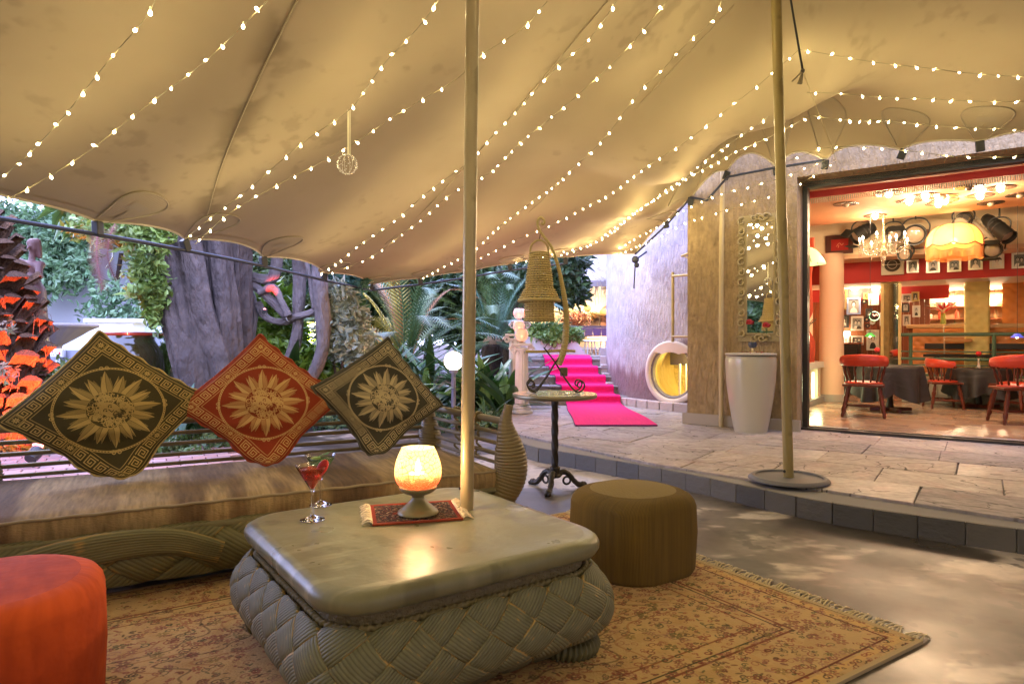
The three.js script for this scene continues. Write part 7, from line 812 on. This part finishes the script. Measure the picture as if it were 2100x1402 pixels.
// ---------- outside wall: mirror, urn ----------
{ const zf = .17, c0 = inF(1518, 700, zf), c1 = inF(1598, 436, zf), w = c1.x - c0.x + .06, h = c1.y - c0.y, t = T('carved_mirror', 'tall mirror in a carved scrolled pale gold frame on the stucco wall', 'mirror', V((c0.x + c1.x) / 2 + .02, (c0.y + c1.y) / 2, zf)), gm = mat([.32, .25, .115], .55, { bumpMap: tNoise, bumpScale: .006 }), f = .09;
  part('mirror_glass', bx(w - 2 * f, h - 2 * f, .01, 0, 0, .03), mat([.93, .93, .9], .015, { metalness: 1 }), t); part('frame_board', [bx(w, f, .03, 0, h / 2 - f / 2, .016), bx(w, f, .03, 0, -h / 2 + f / 2, .016), bx(f, h - 2 * f, .03, -w / 2 + f / 2, 0, .016), bx(f, h - 2 * f, .03, w / 2 - f / 2, 0, .016)], gm, t); part('inner_bead', [bx(.02, h - 2 * f, .045, -w / 2 + f, 0, .024), bx(.02, h - 2 * f, .045, w / 2 - f, 0, .024), bx(w - 2 * f, .02, .045, 0, h / 2 - f, .024), bx(w - 2 * f, .02, .045, 0, -h / 2 + f, .024)], gm, t);
  const scroll = (x, y, a, s, m) => { const p = []; for (let i = 0; i < 22; i++) { const q = i * .36, r = s * (.062 - i * .0024); p.push(V(r * cos(q) * m, r * sin(q), .02 + .012 * sin(i * .2))); } p.push(V(0, .0, .035)); const g = sweep(p, u => .021 * s * (1 - .5 * u), 30, 6).rotateZ(a).translate(x, y, .024); part('carved_scroll', [g, leafG(.12 * s, .05 * s, -.3, .4, 4).rotateX(-PI / 2).rotateZ(a + 2.2 * m).translate(x, y, .04)], gm, t); };
  const n = Math.round(h / .125); for (const s of [-1, 1]) for (let i = 0; i < n; i++) scroll(s * (w / 2 - f / 2 + .008), -h / 2 + .09 + i * (h - .16) / (n - 1), i % 2 ? 1.2 : -1.9, .72, i % 2 ? 1 : -1); for (const s of [-1, 1]) for (let i = 0; i < 4; i++) scroll(-w / 2 + .18 + i * (w - .36) / 3, s * (h / 2 - f / 2 + .006), i % 2 ? 0 : PI, .72, i % 2 ? 1 : -1);
  for (const [px, py] of [[1537, 662], [1571, 668]]) { const p = inF(px, py, zf + .06), r = T('red_rose', px < 1550 ? 'red rose pinned on the mirror beside its carved edge' : 'red rose pinned on the mirror, lower of the two', 'flower', p); const pt = []; for (let i = 0; i < 16; i++) pt.push(new THREE.SphereGeometry(.028, 8, 6).scale(1, .35, .8).rotateX(.8).rotateY(i * 2.4).translate(.022 * cos(i * 2.4) * (i / 16), (i % 4) * .009, .022 * sin(i * 2.4) * (i / 16))); part('bloom', pt, mat([.36, .015, .015], .75), r); part('stem', rod(V(0, -.02, 0), V(.01, -.13, -.02), .004, 5), mat([.05, .12, .03], .7), r); }
  const ub = onFl(1540, 884), u = T('tall_urn', 'tall tapered cream glazed urn with a lid standing before the mirror', 'urn', V(ub.x, 0, ub.z)); part('body', smoothLathe([[.001, 0], [.165, 0], [.18, .012], [.215, .2], [.252, .45], [.27, .65], [.275, .78], [.268, .845], [.262, .85], [.001, .85]], 56, 70), mat([.46, .42, .31], .28, { clearcoat: .5, bumpMap: tNoise, bumpScale: .0015 }), u); part('lid', smoothLathe([[.24, .855], [.272, .862], [.276, .872], [.25, .882], [.001, .888]], 56, 24), mat([.5, .46, .38], .5), u);
  const g = T('goblet', 'dark goblet with a gold foot on the urn lid', 'goblet', V(ub.x + .02, .888, ub.z)); part('bowl', smoothLathe([[.012, .05], [.03, .056], [.045, .08], [.044, .11], [.038, .118], [.034, .112], [.001, .07]], 24, 24), mat([.04, .05, .09], .3), g); part('foot', smoothLathe([[.001, 0], [.032, 0], [.034, .008], [.014, .02], [.012, .052]], 20, 20), mat([.65, .5, .25], .3, { metalness: .8 }), g); const pt = T('petals', 'dried rose petals scattered on the urn lid', 'petals', V(ub.x, .889, ub.z)); const R = rng(600); for (let i = 0; i < 9; i++) part('petal', leafG(.04, .035, .3, .5, 3).rotateY(R() * 6).translate((R() - .5) * .36, .004, (R() - .5) * .3), mat([.3, .05, .04], .8), pt);
}
{ const hd = thing('hedge', 'tall clipped hedge closing the open side of the lounge', 'hedge'); foliage('foliage', hd, 2600, bigClump, leafMat, R => [V(-6.6 + (R() - .5) * .5, R() * 2.9, -3 + R() * 8.5), .8 + R() * .6], [.05, .11, .03], [.12, .2, .06], 640); part('stem', [0, 1, 2, 3, 4].map(i => sweep([V(-6.6, 0, -2.5 + i * 1.8), V(-6.65, 1.2, -2.5 + i * 1.8), V(-6.6, 2.5, -2.4 + i * 1.8)], .05, 8, 6)), trunkBark, hd); }
{ // things behind the camera that close the lounge: the garden room wall the mirrors would see
  const w = thing('lounge_wall', 'plain stucco wall closing the lounge behind the seating', 'wall'); part('wall', boxUV(bx(14.4, 3.0, .25, .2, 1.5, 5.2)), stucco, w); part('coping', bx(14.6, .08, .35, .2, 3.04, 5.2), mat([.4, .37, .32], .9), w);
  const w2 = thing('lounge_wall', 'stucco side wall of the lounge running on from the restaurant front', 'wall'); part('wall', boxUV(bx(.25, 3.2, 9.4, 8.0, 1.6, .4)), stucco, w2); part('coping', bx(.35, .08, 9.4, 8.0, 3.24, .4), mat([.4, .37, .32], .9), w2); }
renderer.render(scene, camera);
